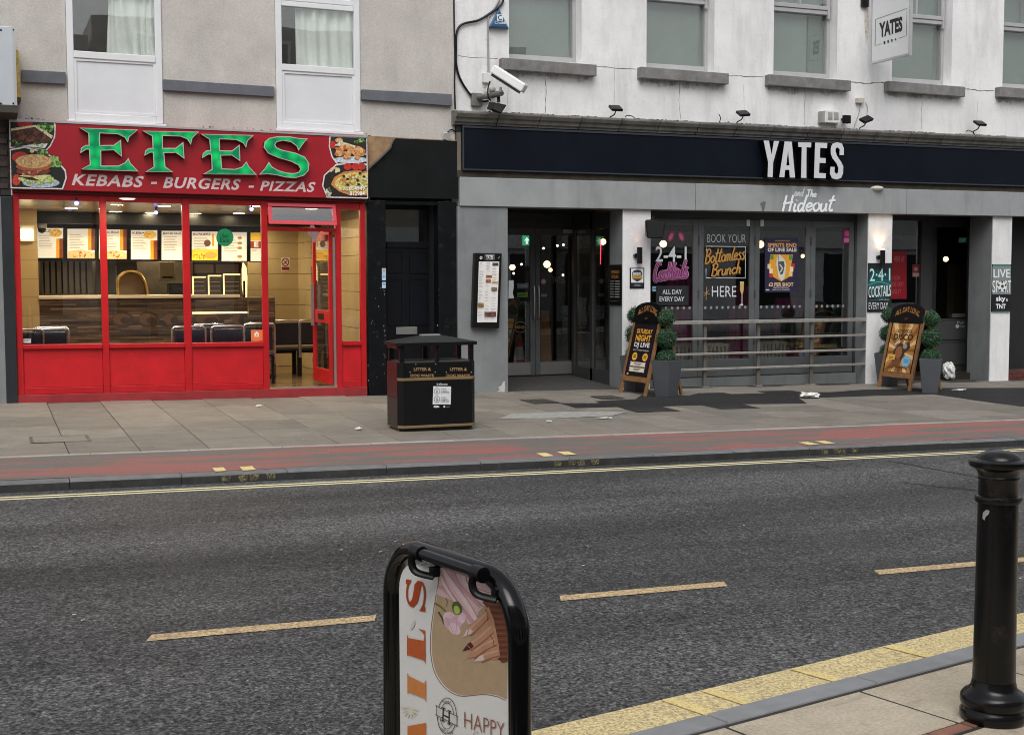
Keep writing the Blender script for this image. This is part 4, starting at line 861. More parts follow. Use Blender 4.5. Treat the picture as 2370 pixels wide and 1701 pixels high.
RL = thing('menu_rail', 'black rail carrying the lit menu boards over the counter', 'rail', (2.4, MY, 1.85))
mb = MB(M_BLKPLASTIC); a = at(84, 600, MY); b = at(612, 608, MY); mb.box(a.x, b.x, MY+.01, MY+.06, a.z-.03, a.z); c = at(84, 526, MY); mb.box(a.x, b.x, MY+.055, MY+.08, a.z, c.z+.05); mb.build('rail', RL)
# ceiling downlights
WARM = (1., .80, .50)
def light(kind, name, loc, energy, col, size=.1, parent=None):
    l = bpy.data.lights.new(name, kind); l.energy = energy; l.color = col
    if kind == 'AREA': l.shape = 'DISK'; l.size = size                    # a disc just under the lamp's own lens, shining down
    else: l.shadow_soft_size = size
    o = bpy.data.objects.new(name, l); COL.objects.link(o)
    if parent is not None: o.parent = parent; o.location = Vector(loc)-WORLD[parent]
    else: o.location = loc
    return o
DLs = [(295, 459, 0), (267, 489, 1), (380, 476, 0), (345, 494, 1), (451, 494, 1), (553, 493, 1), (593, 476, 0), (165, 481, 1), (165, 522, 2), (340, 527, 2), (505, 531, 2)]
for i, (u, v, q) in enumerate(DLs):
    z = RZ1 if q < 2 else 2.50; p = onZ(u, v, z); p = Vector((p.x, min(p.y, 3.05 if q < 2 else 4.7), z))
    nm = ['at the window head between the first two mullions', 'left of the middle mullion, near the bulkhead', 'left of the second mullion, high up', 'just left of the second mullion, near the bulkhead', 'just right of the second mullion', 'above the round green sticker, near the bulkhead', 'beside the door jamb, high up', 'in the first window bay', 'over the kitchen in the first window bay', 'over the kitchen in the second window bay', 'over the kitchen in the third window bay'][i]
    t = thing('downlight', 'round warm downlight ' + nm, 'light', (p.x, p.y, z), group='takeaway downlights ' + ['front', 'kitchen'][q > 1])
    MB(emit('downlight_lens', (1, .88, .62), 9)).lathe([(.085, -.012), (.085, -.004)], p.x, p.y, z, 18).build('lens', t)
    MB(M_WHITEPL).lathe([(.086, -.006), (.105, -.01), (.105, -.001), (.086, -.001)], p.x, p.y, z, 18).build('bezel', t, smooth=True)
    light('AREA', 'downlight_lamp', (p.x, p.y, z-.014), 11.5, WARM, .16, t)
p = Vector((4.45, 1.0, RZ1)); t = thing('downlight', 'unseen round warm downlight added just inside the takeaway doorway', 'light', p, group='takeaway downlights front'); MB(emit('downlight_lens', (1, .88, .62), 9)).lathe([(.085, -.012), (.085, -.004)], p.x, p.y, RZ1, 18).build('lens', t); light('AREA', 'downlight_lamp', (p.x, p.y, RZ1-.014), 9, WARM, .16, t)  # unseen extra lamp, added to brighten the sidelight and tiled side wall
for i, (u, v) in enumerate(((177, 468), (361, 490), (582, 482))):  # blue reflected glints, shaped as small glowing bulbs on stems
    p = onZ(u, v, RZ1-.06); p.y = min(p.y, 2.9); t = thing('blue_ceiling_glint', 'blue glint shaped as a small bulb on the takeaway ceiling, %s of three' % ['leftmost', 'middle', 'rightmost'][i], 'light', (p.x, p.y, RZ1), group='blue ceiling glints')
    MB(emit('blue_glint', (.15, .2, 1), 5)).ball((p.x, p.y, RZ1-.075), .028, 8).build('bulb', t); MB(M_BLKPLASTIC).box(p.x-.012, p.x+.012, p.y-.012, p.y+.012, RZ1-.05, RZ1-.001).build('stem', t)
ik = thing('insect_killer', 'bright insect killer lamp with two tubes on the tiled pier', 'lamp', at(60, 560, 2.55))
pb = MB(M_WHITEPL); pbox(pb, 47, 523, 79, 559, 2.53, 2.598); pb.build('case', ik)
for v in (536, 550): m_ = MB(emit('insect_tube', (1, .80, .45), 5)); pbox(m_, 48, v-4, 76, v+4, 2.505, 2.529); m_.build('tube', ik)
cm = thing('dome_camera', 'black dome camera under the ceiling by the first menu board', 'camera', at(97, 527, 3.4)); p = at(97, 531, 3.4)
MB(M_BLKPLASTIC).ball((p.x, p.y, p.z), .06, 8).build('dome', cm); MB(M_WHITEPL).lathe([(.075, .0), (.075, 2.50-p.z)], p.x, p.y, p.z+.02, 14).build('base', cm)
# things on and behind the counter
gold = mk('warm_brass_edge', (.75, .52, .18), .25, metal=.8, var=.05); tanp = mk('tan_hood_panel', (.40, .30, .16), .4, var=.1)
HD = thing('bread_hood', 'rounded gold edged display hood on the takeaway counter', 'display hood', at(310, 683, 2.75))
arc = smooth_path([at(*p, 2.72) for p in ((276, 690), (274, 665), (276, 645), (288, 632), (306, 628), (324, 634), (335, 650), (341, 672), (342, 690))], 4)
MB(gold).tube(arc, .016, 8).build('front_edge', HD, smooth=True)
mb = MB(tanp)
for a, b in zip(arc, arc[1:]): mb.hexa([a, b, b+Vector((0, .42, 0)), a+Vector((0, .42, 0)), a+Vector((0, 0, .008)), b+Vector((0, 0, .008)), b+Vector((0, .42, .008)), a+Vector((0, .42, .008))])
mb.build('hood_shell', HD, smooth=True)
mb = MB(mk('pinkish_hood_inside', (.45, .34, .23), .6)); mb.prism([(p.x, p.z) for p in arc], 3.1, 3.11); mb.build('back_panel', HD)
for i, (u0, u1) in enumerate(((446, 476), (482, 512), (517, 556))):
    t = thing('display_cabinet', 'glass fronted display cabinet with gold edges, %s of three on the counter' % ['left', 'middle', 'right'][i], 'cabinet', at((u0+u1)/2, 683, 2.75), group='display cabinets on the takeaway counter')
    v0 = 640-i*3; mb = MB(mk('cabinet_inside', (.05, .035, .02), .5)); pbox(mb, u0+2, v0+2, u1, 690, 2.74, 3.1); mb.build('cabinet_body', t)
    mb = MB(emit('cabinet_edge_glow', (1, .70, .28), 1.6)); pbox(mb, u0, v0, u0+2.6, 694, 2.715, 2.735); pbox(mb, u0+2.6, v0, u1, v0+3, 2.715, 2.735); mb.build('lit_edge', t)
    mb = MB(M_METAL)
    for v in (652, 662, 672): pbox(mb, u0+4, v, u1-3, v+1.6, 2.72, 2.738)
    mb.build('shelf', t)
kn = thing('tall_lit_holder', 'tall narrow gold lit holder at the right end of the counter', 'holder', at(565, 690, 2.8)); mb = MB(emit('cabinet_edge_glow', (1, .70, .28), 1.6)); pprism(mb, [(561, 622), (563.5, 608), (570, 618), (572.5, 640), (572, 695), (566, 697), (561, 660)], 2.75, 2.80); mb.build('lit_panel', kn); mb = MB(M_BLKPLASTIC); pbox(mb, 563, 650, 568, 690, 2.735, 2.748); mb.build('clip', kn)
def equip(name, lab, cat, r, Y0, Y1, mat, parts=()):
    t = thing(name, lab, cat, at((r[0]+r[2])/2, r[3], Y0)); mb = MB(mat); pbox(mb, *r, Y0, Y1); mb.build('body', t, bevel=.01)
    for nm, m_, q in parts: mb = MB(m_); pbox(mb, *q, Y0-.02, Y0-.002); mb.build(nm, t)
steel = mk('kitchen_steel', (.30, .27, .22), .3, metal=.8, var=.2)
equip('extractor_back', 'ribbed steel panel behind the counter at the left', 'panel', (95, 602, 215, 682), 4.6, 4.8, steel, [('rib', M_DARKVOID, (100+i*14, 605, 104+i*14, 680)) for i in range(8)])
equip('steel_fridge', 'grey steel fridge behind the domed hood', 'fridge', (222, 604, 318, 682), 4.5, 4.9, mk('grey_fridge', (.16, .16, .165), .3, metal=.4), [('handle', M_METAL, (268, 615, 270, 670))])
equip('till', 'dark till on the counter in front of the second mullion', 'till', (391, 655, 428, 682), 2.85, 3.1, M_BLKPLASTIC, [('screen', mk('till_screen', (.02, .02, .025), .1), (394, 658, 425, 676))])
equip('paper_dispenser', 'cream paper towel dispenser on the kitchen wall', 'dispenser', (370, 605, 405, 650), 4.7, 4.85, mk('cream_plastic', (.42, .36, .24), .4), [('outlet', M_DARKVOID, (376, 640, 400, 644))])
equip('oven_bank', 'dark pizza ovens behind the display cabinets', 'oven', (446, 606, 560, 640), 4.5, 4.9, mk('dark_oven', (.05, .042, .034), .35, var=.3), [('oven_door', steel, (450, 612, 494, 632)), ('oven_door', steel, (500, 612, 552, 632))])
equip('wood_screen', 'dark wood strip screen at the right end of the counter', 'screen', (577, 690, 637, 870), 2.4, 2.56, strip_mat())
# waiting chairs, in pairs
M_SEAT = mk('navy_vinyl', (.006, .008, .018), .35, var=.15); M_CHROME = mk('chair_chrome', (.55, .55, .55), .2, metal=.9, var=.05)
def chair_proto():
    t = thing('waiting_chair', 'x', 'chair', (0, 0, 0))
    for sx in (-.225, .225): MB(M_CHROME).tube(smooth_path([(sx, -.02, .30), (sx, .0, .6), (sx, .0, .84), (sx*.86, .0, .89)], 3)+[Vector((0, 0, .893))], .015, 8).build('back_frame', t, local=True, smooth=True)
    MB(M_SEAT).box(-.195, .195, -.008, .022, .5, .855).build('backrest', t, local=True, bevel=.02); MB(M_SEAT).box(-.22, .22, .03, .45, .41, .46).build('seat', t, local=True, bevel=.02)
    for sx in (-.2, .2):
        for sy in (.04, .42): MB(M_BLKPLASTIC).box(sx-.02, sx+.02, sy-.02, sy+.02, 0, .41).build('leg', t, local=True)
    MB(M_BLKPLASTIC).box(-.2, .2, .2, .24, .36, .41).build('beam', t, local=True); return t
CH = chair_proto(); first = [True]
def chair(u, v, Y, rz, lab):
    p = at(u, v, Y); o = CH if first[0] else copy_tree(CH); first[0] = False
    o.location = (p.x, Y, RZ0+.001); o.rotation_euler = (0, 0, rz); o['label'] = lab; o['group'] = 'waiting chairs inside the takeaway'
chair(118, 760, .55, 0, 'navy waiting chair with chrome back in the left shop window'); chair(38+20, 762, .50, .05, 'navy waiting chair cut off by the left red jamb'); chair(118, 752, 1.15, 0, 'navy waiting chair behind the left window chair')
chair(437, 757, .55, 0, 'navy waiting chair behind the second red mullion'); chair(527, 757, .55, 0, 'navy waiting chair left of the orange window sticker'); chair(484, 750, 1.25, 0, 'navy waiting chair seen between the two middle window chairs')
chair(600, 752, 1.25, 0, 'navy waiting chair behind the orange window sticker'); chair(662, 755, 2.55, 0.0, 'navy waiting chair in line with the open doorway'); chair(724, 755, 2.55, 0., 'navy waiting chair half hidden by the open door leaf')
# signs on glass and walls
pr = PR(lambda u, v, L: at(u, v, RY1-.014-L*.001)); pr.rect(650, 596, 671, 628, (.75, .72, .66)); pr.ring(660.5, 607, 8, 8.5, 2.2, C(150, 30, 34), 20); pr.ribbon([(655, 601), (666, 613)], 1.8, C(150, 30, 34)); pr.ribbon([(656, 612), (665, 602)], 1.6, C(40, 34, 34)); pr.rect(652, 618, 669.5, 625, C(150, 26, 34))
tag(pr.build('no_smoking_sign'), 'no smoking sign on the cream tiled wall behind the doorway', 'sign')
pr = PR(zoomfn(.028, 400, 240, 4.522)); pr.ell(545, 1402, 90, 92, C(8, 132, 78), 36); pr.text('Uber', 490, 1358, 590, 1408, C(8, 60, 44), .02); pr.text('Eats', 492, 1412, 592, 1452, C(8, 60, 44), .02)
tag(pr.build('window_sticker'), 'round green delivery sticker on the third shop window', 'sticker')
pr = PR(zoomfn(.028, 400, 560, 4.07)); pr.poly([(735, 828), (845, 828), (848, 930), (800, 936), (738, 934)], C(226, 120, 62)); pr.poly([(768, 886), (768, 862), (790, 842), (812, 862), (810, 888)], (.85, .8, .75)); pr.rect(784, 868, 798, 882, C(226, 120, 62)); pr.text('JUST EAT', 764, 893, 818, 904, (.8, .7, .6), .02)
tag(pr.build('window_sticker'), 'square orange sticker with a white house in the corner of the shop window', 'sticker')
pr = PR(zoomfn(.028, 0, 560, 4.07)); pr.rect(220, 912, 292, 952, (.55, .56, .58)); pr.rect(228, 922, 284, 926, C(110, 110, 110)); pr.rect(228, 934, 270, 938, C(110, 110, 110)); tag(pr.build('window_notice'), 'small white notice in the bottom left corner of the shop window', 'notice')
pr = PR(lambda u, v, L: onX(u, v, 4.62) if False else at(u, v, .24-L*.002)); pr.poly([(711, 540), (722, 512), (733, 535), (740, 538), (727, 563), (718, 548)], (.62, .62, .64)); tag(pr.build('hanging_paper'), 'crumpled white paper hanging at the top of the takeaway doorway', 'paper')

# ================================================================== PUB BUILDING
PB = thing('pub_building', 'white stucco pub with navy fascia, grey beam and dark glazed ground floor', 'building', (12, 0, zp(12, 0)))
PY = .06                                                                  # upper wall face
PX0 = WX1+.003; PX1 = 24.0
WINS = []
for (l, r_, bl, br_) in ((1178, 1346, 131, 146), (1496.5, 1653.5, 153, 165), (1791, 1938, 172, 180.5), (2066, 2204, 186, 196.5), (2323, 2452, 201, 208)):
    WINS.append((at(l, 70, PY).x, at(r_, 70, PY).x, at((l+r_)/2, (bl+br_)/2, PY).z))
dx = WINS[4][0]-WINS[3][0]; WINS.append((WINS[4][0]+dx, WINS[4][1]+dx, WINS[4][2])); WINS.append((WINS[5][0]+dx, WINS[5][1]+dx, WINS[5][2]))
ZC = at(1700, 291, -.2).z; ZW0 = ZC-.75; ZWT = 7.7; ZO = 6.75
mb = MB(M_STUCCO); px = PX0
for (a, b, zb) in WINS:
    mb.box(px, a, PY, PY+.32, ZW0, ZWT); mb.box(a, b, PY, PY+.32, ZW0, zb-.02); mb.box(a, b, PY, PY+.32, ZO, ZWT); px = b
mb.box(px, PX1, PY, PY+.32, ZW0, ZWT); mb.build('stucco_wall', PB)
M_BLIND = mk('green_grey_blind', (.20, .235, .215), .8, var=.10, vs=1.4)
M_SASH = mk('grey_white_sash', (.40, .40, .41), .5, var=.07, streak=.1)
MEET = at(1576, 6, PY+.2).z
for i, (a, b, zb) in enumerate(WINS):
    y0, y1 = PY+.20, PY+.26; f = .055
    fr = MB(M_SASH); fr.box(a, a+f, y0, y1+.04, zb, ZO); fr.box(b-f, b, y0, y1+.04, zb, ZO); fr.box(a+f, b-f, y0, y1+.04, zb, zb+.085); fr.box(a+f, b-f, y0, y1+.04, ZO-.06, ZO)
    fr.box(a+f, b-f, y0-.03, y1+.04, MEET-.01, MEET+.055); fr.box(a+f, b-f, y0-.045, y1, MEET+.06, MEET+.125); fr.box(a+f, a+f+.045, y0-.045, y1, MEET+.126, ZO-.061); fr.box(b-f-.045, b-f, y0-.045, y1, MEET+.126, ZO-.061)
    fr.box((a+b)/2-.02, (a+b)/2+.02, y0-.04, y1, MEET+.126, ZO-.061); fr.box(b-f-.02, b-f+.02, y0-.05, y0-.001, MEET-.08, ZO-.062)
    wo = fr.build('sash_window', PB, bevel=.006)
    MB(M_UPGLASS).box(a+f, b-f, y1-.02, y1-.014, zb+.08, MEET).build('pane', wo); MB(M_UPGLASS).box(a+f, b-f, y0-.03, y0-.024, MEET+.12, ZO-.05).build('pane', wo)
    MB(M_BLIND).box(a+.01, b-.01, y1+.05, y1+.056, zb+.01, ZO-.01).build('blind', wo)
    q = MB(M_SUBSILL); q.ext([(a+.001, PY-.01, zb-.055), (a+.001, y0+.05, zb-.0), (a+.001, y0+.05, zb-.055)], (b-a-.002, 0, 0)); q.build('sub_sill', wo)
    s = MB(M_SILL); sx0, sx1 = a-.16, b+.19; zs1 = zb-.042; s.box(sx0, sx1, PY-.13, PY-.001, zs1-.165, zs1-.006*0, -.012); s.build('stone_sill', wo, bevel=.007)
# stains and cracks with their own outline under and between the sills
mb = MB(mk('hairline_crack', (.16, .15, .14), .9))
def crack(pts, w=.006):
    p = [];
    for a, b in zip(pts, pts[1:]):
        for k in range(6): t = k/6; p.append((a[0]+(b[0]-a[0])*t+random.uniform(-1.2, 1.2), a[1]+(b[1]-a[1])*t+random.uniform(-1.2, 1.2)))
    p.append(pts[-1]); q = [at(u, v, PY-.0015) for u, v in p]
    for a, b in zip(q, q[1:]):
        d = (b-a).normalized(); n_ = Vector((-d.z, 0, d.x))*w*random.uniform(.3, .8); mb.sheet([a+n_, b+n_, b-n_, a-n_])
crack([(1060, 129), (1100, 134), (1152, 136)]); crack([(1376, 155), (1420, 158), (1472, 161)], .009); crack([(1683, 175), (1730, 178), (1768, 179)], .009); crack([(1966, 190), (2000, 194), (2045, 192)], .013); crack([(2232, 206), (2268, 210), (2302, 211)], .011)
crack([(1262, 182), (1264, 220), (1262, 262)], .008); crack([(1573, 194), (1572, 230), (1574, 278)], .007); crack([(1864, 214), (1862, 290)], .006); crack([(2134, 236), (2132, 300)], .005); crack([(2262, 236), (2261, 300)], .004); crack([(1176, 165), (1176, 255)], .004); crack([(1421, 162), (1421, 265)], .004); crack([(1722, 195), (1722, 280)], .004)
mb.build('wall_cracks', PB)['kind'] = 'stuff'
mb = MB(paint_mat('rust_stain', (.40, .22, .09), .95, (.62, .60, .57), 22, .5)); q = [at(u, v, PY-.002) for u, v in ((2001, 16), (2009, 16), (2011, 60), (2009, 92), (2004, 100), (2001, 60))]; mb.sheet(q); mb.build('rust_stain', PB)
def soot_mat():
    m = bpy.data.materials.new('sooty_stain'); m.use_nodes = True; n = m.node_tree; n.nodes.clear(); o = N(n, 'ShaderNodeOutputMaterial'); tr = N(n, 'ShaderNodeBsdfTransparent'); df = N(n, 'ShaderNodeBsdfDiffuse'); df.inputs[0].default_value = (.10, .092, .08, 1)
    t = noise_tex(n, 1, 6, .7, (9, 9, 2.2)); f = ramp(n, t.outputs[0], .42, .72, (0, 0, 0, 1), (.55, .55, .55, 1)); mx = N(n, 'ShaderNodeMixShader')
    n.links.new(f.outputs[0], mx.inputs[0]); n.links.new(tr.outputs[0], mx.inputs[1]); n.links.new(df.outputs[0], mx.inputs[2]); n.links.new(mx.outputs[0], o.inputs[0]); return m
grm = soot_mat()
for (a, b, zb) in WINS[:6]:
    mb = MB(grm); z1 = zb-.20; n = 60; up = []; dn = []
    for i in range(n+1): xx = a-.1+(b-a+.22)*i/n; up.append((xx, PY-.0012, z1)); dn.append((xx, PY-.0012, z1-.012-max(0, .05+.09*noise.noise(Vector((xx*5, a, 0)))+.05*noise.noise(Vector((xx*23, a, 2))))))
    mb.sheet(up+dn[::-1]); mb.build('sill_stain', PB)
# stone cornice in blocks
prof = [(-.06, 0), (-.10, .0), (-.10, .045), (-.135, .05), (-.15, .10), (-.15, .125), (-.19, .135), (-.225, .20), (-.225, .235), (-.20, .25), (.06, .285), (.06, 0)]
ZCb = at(1050, 288, -.1).z
x = PX0-.06; i = 0
while x < PX1:
    L = .66+random.uniform(-.02, .02); mb = MB(M_STONE); j = random.uniform(-.004, .004)
    mb.ext([(x+.004, y+j, ZCb+z*.74) for y, z in prof], (L-.012, 0, 0)); mb.build('cornice_block', PB, bevel=.006); x += L
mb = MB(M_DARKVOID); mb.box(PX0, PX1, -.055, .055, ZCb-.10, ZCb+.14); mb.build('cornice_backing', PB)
moss = mk('grey_green_moss', (.07, .065, .045), .95, var=.5, vs=20)
mb = MB(moss)
for i in range(1100):
    xx = random.uniform(PX0+.3, 19); yy = random.uniform(-.2, .05)
    if noise.noise(Vector((xx*1.3, 0, 3))) < -.15: continue
    mb.ball((xx, yy, ZCb+.188+(yy+.2)*.09), random.uniform(.006, .022), 4, .45)
mb.build('cornice_moss', PB)['kind'] = 'stuff'
# navy fascia sign
PS = thing('pub_fascia_sign', 'long navy fascia sign over the pub with raised white capitals', 'sign', (12, -.05, 2.9))
NY = -.10; zt, zb2 = at(1070, 291, NY).z, at(1070, 394, NY).z; xa = at(1070, 340, NY).x; zt = min(zt, ZCb-.004)
mb = MB(M_NAVY); mb.box(xa, PX1, NY, -.04, zb2, zt); mb.build('sign_board', PS)
mb = MB(mk('navy_trim', (.035, .042, .055), .35)); mb.box(xa, PX1, NY-.018, NY-.001, zt-.03, zt-.001); mb.box(xa, PX1, NY-.018, NY-.001, zb2, zb2+.02); mb.box(xa, xa+.02, NY-.018, NY-.001, zb2+.021, zt-.031); mb.build('edge_trim', PS)
LET = [[(383, 260), (452, 262), (487, 450), (520, 265), (585, 267), (508, 545), (500, 740), (437, 737), (443, 545)],
 [(660, 272), (752, 275), (795, 745), (728, 745), (720, 645), (692, 644), (692, 586), (722, 587), (704, 380), (681, 585), (691.5, 586), (691.5, 644), (665, 643), (655, 742), (590, 740)],
 [(835, 282), (1008, 287), (1005, 350), (945, 348), (943, 750), (875, 748), (885, 346), (840, 344)],
 [(1060, 287), (1218, 292), (1213, 360), (1125, 356), (1120, 487), (1197, 490), (1195, 555), (1115, 552), (1110, 685), (1200, 690), (1197, 755), (1045, 750)],
 [(1435, 450), (1380, 450), (1382, 380), (1360, 350), (1330, 360), (1325, 400), (1345, 460), (1400, 540), (1428, 600), (1425, 690), (1400, 750), (1340, 770), (1280, 755), (1255, 700), (1260, 605), (1315, 605), (1312, 670), (1335, 700), (1362, 680), (1365, 620), (1340, 560), (1285, 490), (1265, 430), (1268, 350), (1290, 300), (1350, 282), (1410, 300), (1435, 360)]]
for L in LET:
    q = [xz(1700+p[0]/5.67, 280+p[1]/5.67, NY-.16) for p in L]
    b_ = MB(M_BLKGLOSS).prism(q, NY-.152, NY-.002).build('letter', PS); MB(M_LETTERWHITE).prism(q, NY-.16, NY-.1525).build('letter_face', b_)
# gap, ledge and grey beam under the fascia
mb = MB(mk('mossy_ledge', (.05, .042, .03), .9, var=.4, vs=8)); z1, z0 = at(1070, 394, -.04).z, at(1075, 411, -.04).z; mb.box(PX0, PX1, -.06, .1, z0, z1); mb.build('ledge', PB)
mb = MB(mk('brown_stone_strip', (.19, .16, .13), .85, var=.25, streak=.3)); mb.box(at(1057, 340, -.03).x, xa-.002, -.05, .1, zb2, ZCb-.003); mb.build('fascia_end_strip', PB)
BY = -.09; bz1, bz0 = at(1075, 410, BY).z, at(1075, 477, BY).z; bxa = at(1064, 440, BY).x
bj = [bxa, at(1610, 460, BY).x, at(2099, 460, BY).x, PX1]
for a, b in zip(bj, bj[1:]): mb = MB(M_GREYBEAM); mb.box(a+.003, b-.003, BY, .28, bz0, bz1); mb.build('beam_panel', PB, bevel=.006)
mb = MB(mk('grey_bird_mess', (.55, .55, .52), .9)); c = at(2030, 437, -.08); mb.ball((c.x, -.06, bz1+.0), .12, 8, .35); mb.build('pigeon_netting_lump', PB)
mb = MB(mk('beam_stain', (.13, .13, .13), .8)); q = [at(1700+u/5.67, 280+v/5.67, BY-.0015) for u, v in ((335, 1085), (375, 1058), (412, 1065), (400, 1130), (385, 1190), (362, 1190), (355, 1135))]; mb.sheet(q); mb.build('stain', PB)
pr = PR(zoomfn(BY-.001, 1700, 280, 5.67)); LG = (.86, .90, .92)
pr.script('and', 785, 880, 905, 985, 15, (.62, .66, .68), 8, .12); pr.L += 1; pr.script('The', 945, 900, 1075, 995, 16, LG, 8, .12)
pr.L += 1
pr.script('Hideout', 620, 975, 1290, 1190, 27, LG, -6, .16)
tag(pr.build('painted_lettering'), 'white handwritten lettering on the grey beam under the pub name', 'lettering')
# soffit behind beam
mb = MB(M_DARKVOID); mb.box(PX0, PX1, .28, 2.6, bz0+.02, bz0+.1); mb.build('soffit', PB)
# piers
def ground(x): return zp(x, 0)-.03
p1 = [at(1075, 600, -.06).x, at(1176, 600, -.06).x]
mb = MB(M_GREYPIER); mb.box(p1[0]-.10, p1[1], -.06, 2.0, ground(7), bz0-.002); mb.build('grey_pier', PB, bevel=.012)
mb = MB(mk('flaked_bare_plaster', (.55, .54, .50), .9, var=.2, vs=20)); q = [at(u, v, -.0625) for u, v in ((1150, 907), (1156, 902), (1153, 896), (1161, 892), (1164, 884), (1169, 882), (1168, 907))]; mb.sheet(q); mb.build('flaked_corner', PB)
def pier(l, r_, lab, Y=-.02, back=.6, mat=M_STUCCO):
    a, b = at(l, 700, Y).x, at(r_, 700, Y).x; mb = MB(mat); mb.box(a, b, Y, Y+.02, ground(a), bz0-.002); mb.build('pier_face', PB)
    mb = MB(M_GREYPIER); mb.box(a, b, Y+.0205, back, ground(a), bz0-.002); mb.build('pier_return', PB); return a, b
pa2 = pier(1441, 1505, '', back=.42); pa3 = pier(2007, 2062, '', back=.32); pa4 = pier(2294, 2338, '', back=.55)
# entrance: recessed doors
EY = 1.9
zf = at(1240, 871, EY).z
mb = MB(mk('entrance_mat', (.05, .048, .045), .9, var=.3, vs=10)); a, b = p1[1], pa2[1]
mb.hexa([(a-.3, .02, zp(a, 0)-.08), (b, .02, zp(b, 0)-.08), (b, EY+.5, -.2), (a-.3, EY+.5, -.2), (a-.3, .02, zp(a, 0)+.003), (b, .02, zp(b, 0)+.003), (b, EY+.5, zf+.02), (a-.3, EY+.5, zf+.02)]); mb.build('entrance_floor', PB)
zt_ = at(1240, 529, EY).z; zh_ = at(1240, 505, EY).z
xd0, xd1, xdr, xde = p1[1]+.002, at(1239, 700, EY).x, at(1347, 700, EY).x, at(1376, 700, EY).x
mb = MB(M_DKFRAME); mb.box(xd0, xde+.1, EY-.01, EY+.09, zt_+.001, zt_+.12); mb.box(xdr, xde+.1, EY-.01, EY+.09, zf, zt_); mb.box(xd0, xde+.4, EY, EY+.08, zt_+.121, bz0+.05); mb.build('entrance_frame', PB)
def gdoor(x0, x1, Y, z0, z1, name, hside, parent=PB, mat=M_GREYFRAME, kick=.22, f=.085, glass=M_PUBGLASS):
    mb = MB(mat); mb.box(x0, x0+f, Y, Y+.05, z0, z1); mb.box(x1-f, x1, Y, Y+.05, z0, z1); mb.box(x0+f, x1-f, Y, Y+.05, z1-.11, z1); mb.box(x0+f, x1-f, Y, Y+.05, z0, z0+kick)
    d = mb.build(name, parent, bevel=.004); MB(glass).box(x0+f, x1-f, Y+.022, Y+.028, z0+kick, z1-.11).build('pane', d)
    if hside:
        hx_ = x1-f*.45 if hside > 0 else x0+f*.45; MB(M_METAL).tube(smooth_path([(hx_, Y-.001, z0+.95), (hx_, Y-.06, z0+.97), (hx_, Y-.06, z0+1.42), (hx_, Y-.001, z0+1.44)], 3), .014, 8).build('handle', d, smooth=True)
    if name == 'entrance_door': MB(M_METAL).box(x0+f, x1-f, Y-.004, Y-.001, z0+.01, z0+kick-.01).build('kick_plate', d)
    return d
xdl = xd1-.86
gdoor(xdl, xd1-.003, EY, zf+.02, zt_, 'entrance_door', 1); gdoor(xd1+.003, xdr-.003, EY, zf+.02, zt_, 'entrance_door', -1)
mb = MB(M_METAL); pbox(mb, 1304, 531, 1333, 540, EY-.05, EY-.002); mb.build('door_closer', PB)
# side screen on the right of the lobby, running back from the pier
xs = pa2[0]
mb = MB(M_DKFRAME)
for y0, y1 in ((.43, .50), (1.10, 1.18), (1.80, 1.895)): mb.box(xs+.02, xs+.09, y0, y1, zp(xs, 0), bz0-.01)
mb.box(xs+.02, xs+.09, .50, 1.80, zp(xs, 0), zp(xs, 0)+.25); mb.box(xs+.02, xs+.09, .5, 1.8, 2.35, bz0-.01); mb.build('side_screen', PB)
g = MB(M_PUBGLASS); g.box(xs+.05, xs+.056, .5, 1.8, zp(xs, 0)+.25, 2.35); g.build('pane', PB)
# folding glazed doors
FYp = .30
zfb, zft = at(1740, 868, FYp).z, at(1740, 509, FYp).z
fx = [at(u, 700, FYp).x for u in (1508, 1616, 1746, 1875, 1985)]; fx[0] = pa2[1]+.003; fx[4] = min(fx[4], pa3[0]-.04)
mb = MB(M_DKFRAME); mb.box(pa2[1]+.002, pa3[0]-.002, FYp-.02, FYp+.1, zft+.002, bz0-.003); mb.box(fx[4]+.003, pa3[0]-.002, FYp-.02, FYp+.1, zfb, zft); mb.build('folding_door_head', PB)
mb = MB(M_GREYPIER); a, b = pa2[1]+.002, pa3[0]-.002; mb.box(a, b, FYp-.06, FYp+.15, ground(b)-.03, zfb-.015); mb.build('door_step', PB)
mb = MB(M_DARKVOID); mb.box(a, b, FYp, FYp+.1, zfb-.014, zfb-.001); mb.build('door_track', PB)
ZDOT = at(1740, 711, FYp).z
for i in range(4):
    d = gdoor(fx[i]+.002, fx[i+1]-.002, FYp, zfb, zft, 'folding_door', 0, kick=at(1740, 829, FYp).z-zfb, f=.09)
    if i < 3:
        for zz in (.5, 1.25, 2.1): MB(M_DKFRAME).box(fx[i+1]-.012, fx[i+1]+.012, FYp-.014, FYp-.001, zz, zz+.13).build('hinge', d)
    pr = PR(lambda u, v, L: (u, FYp+.02-L*.0008, v)); n = int((fx[i+1]-fx[i]-.18)/.105)
    for k in range(n): pr.ell(fx[i]+.14+k*.105, ZDOT, .024, .024, (.24, .25, .25), 14)
    pr.build('safety_dots', d)
for (u, v) in ((1732, 516), (1764, 516)): mb = MB(M_WHITEPL); pbox(mb, u-3, v-7, u+4, v+8, FYp-.03, FYp-.002); mb.build('door_contact', PB, bevel=.004)
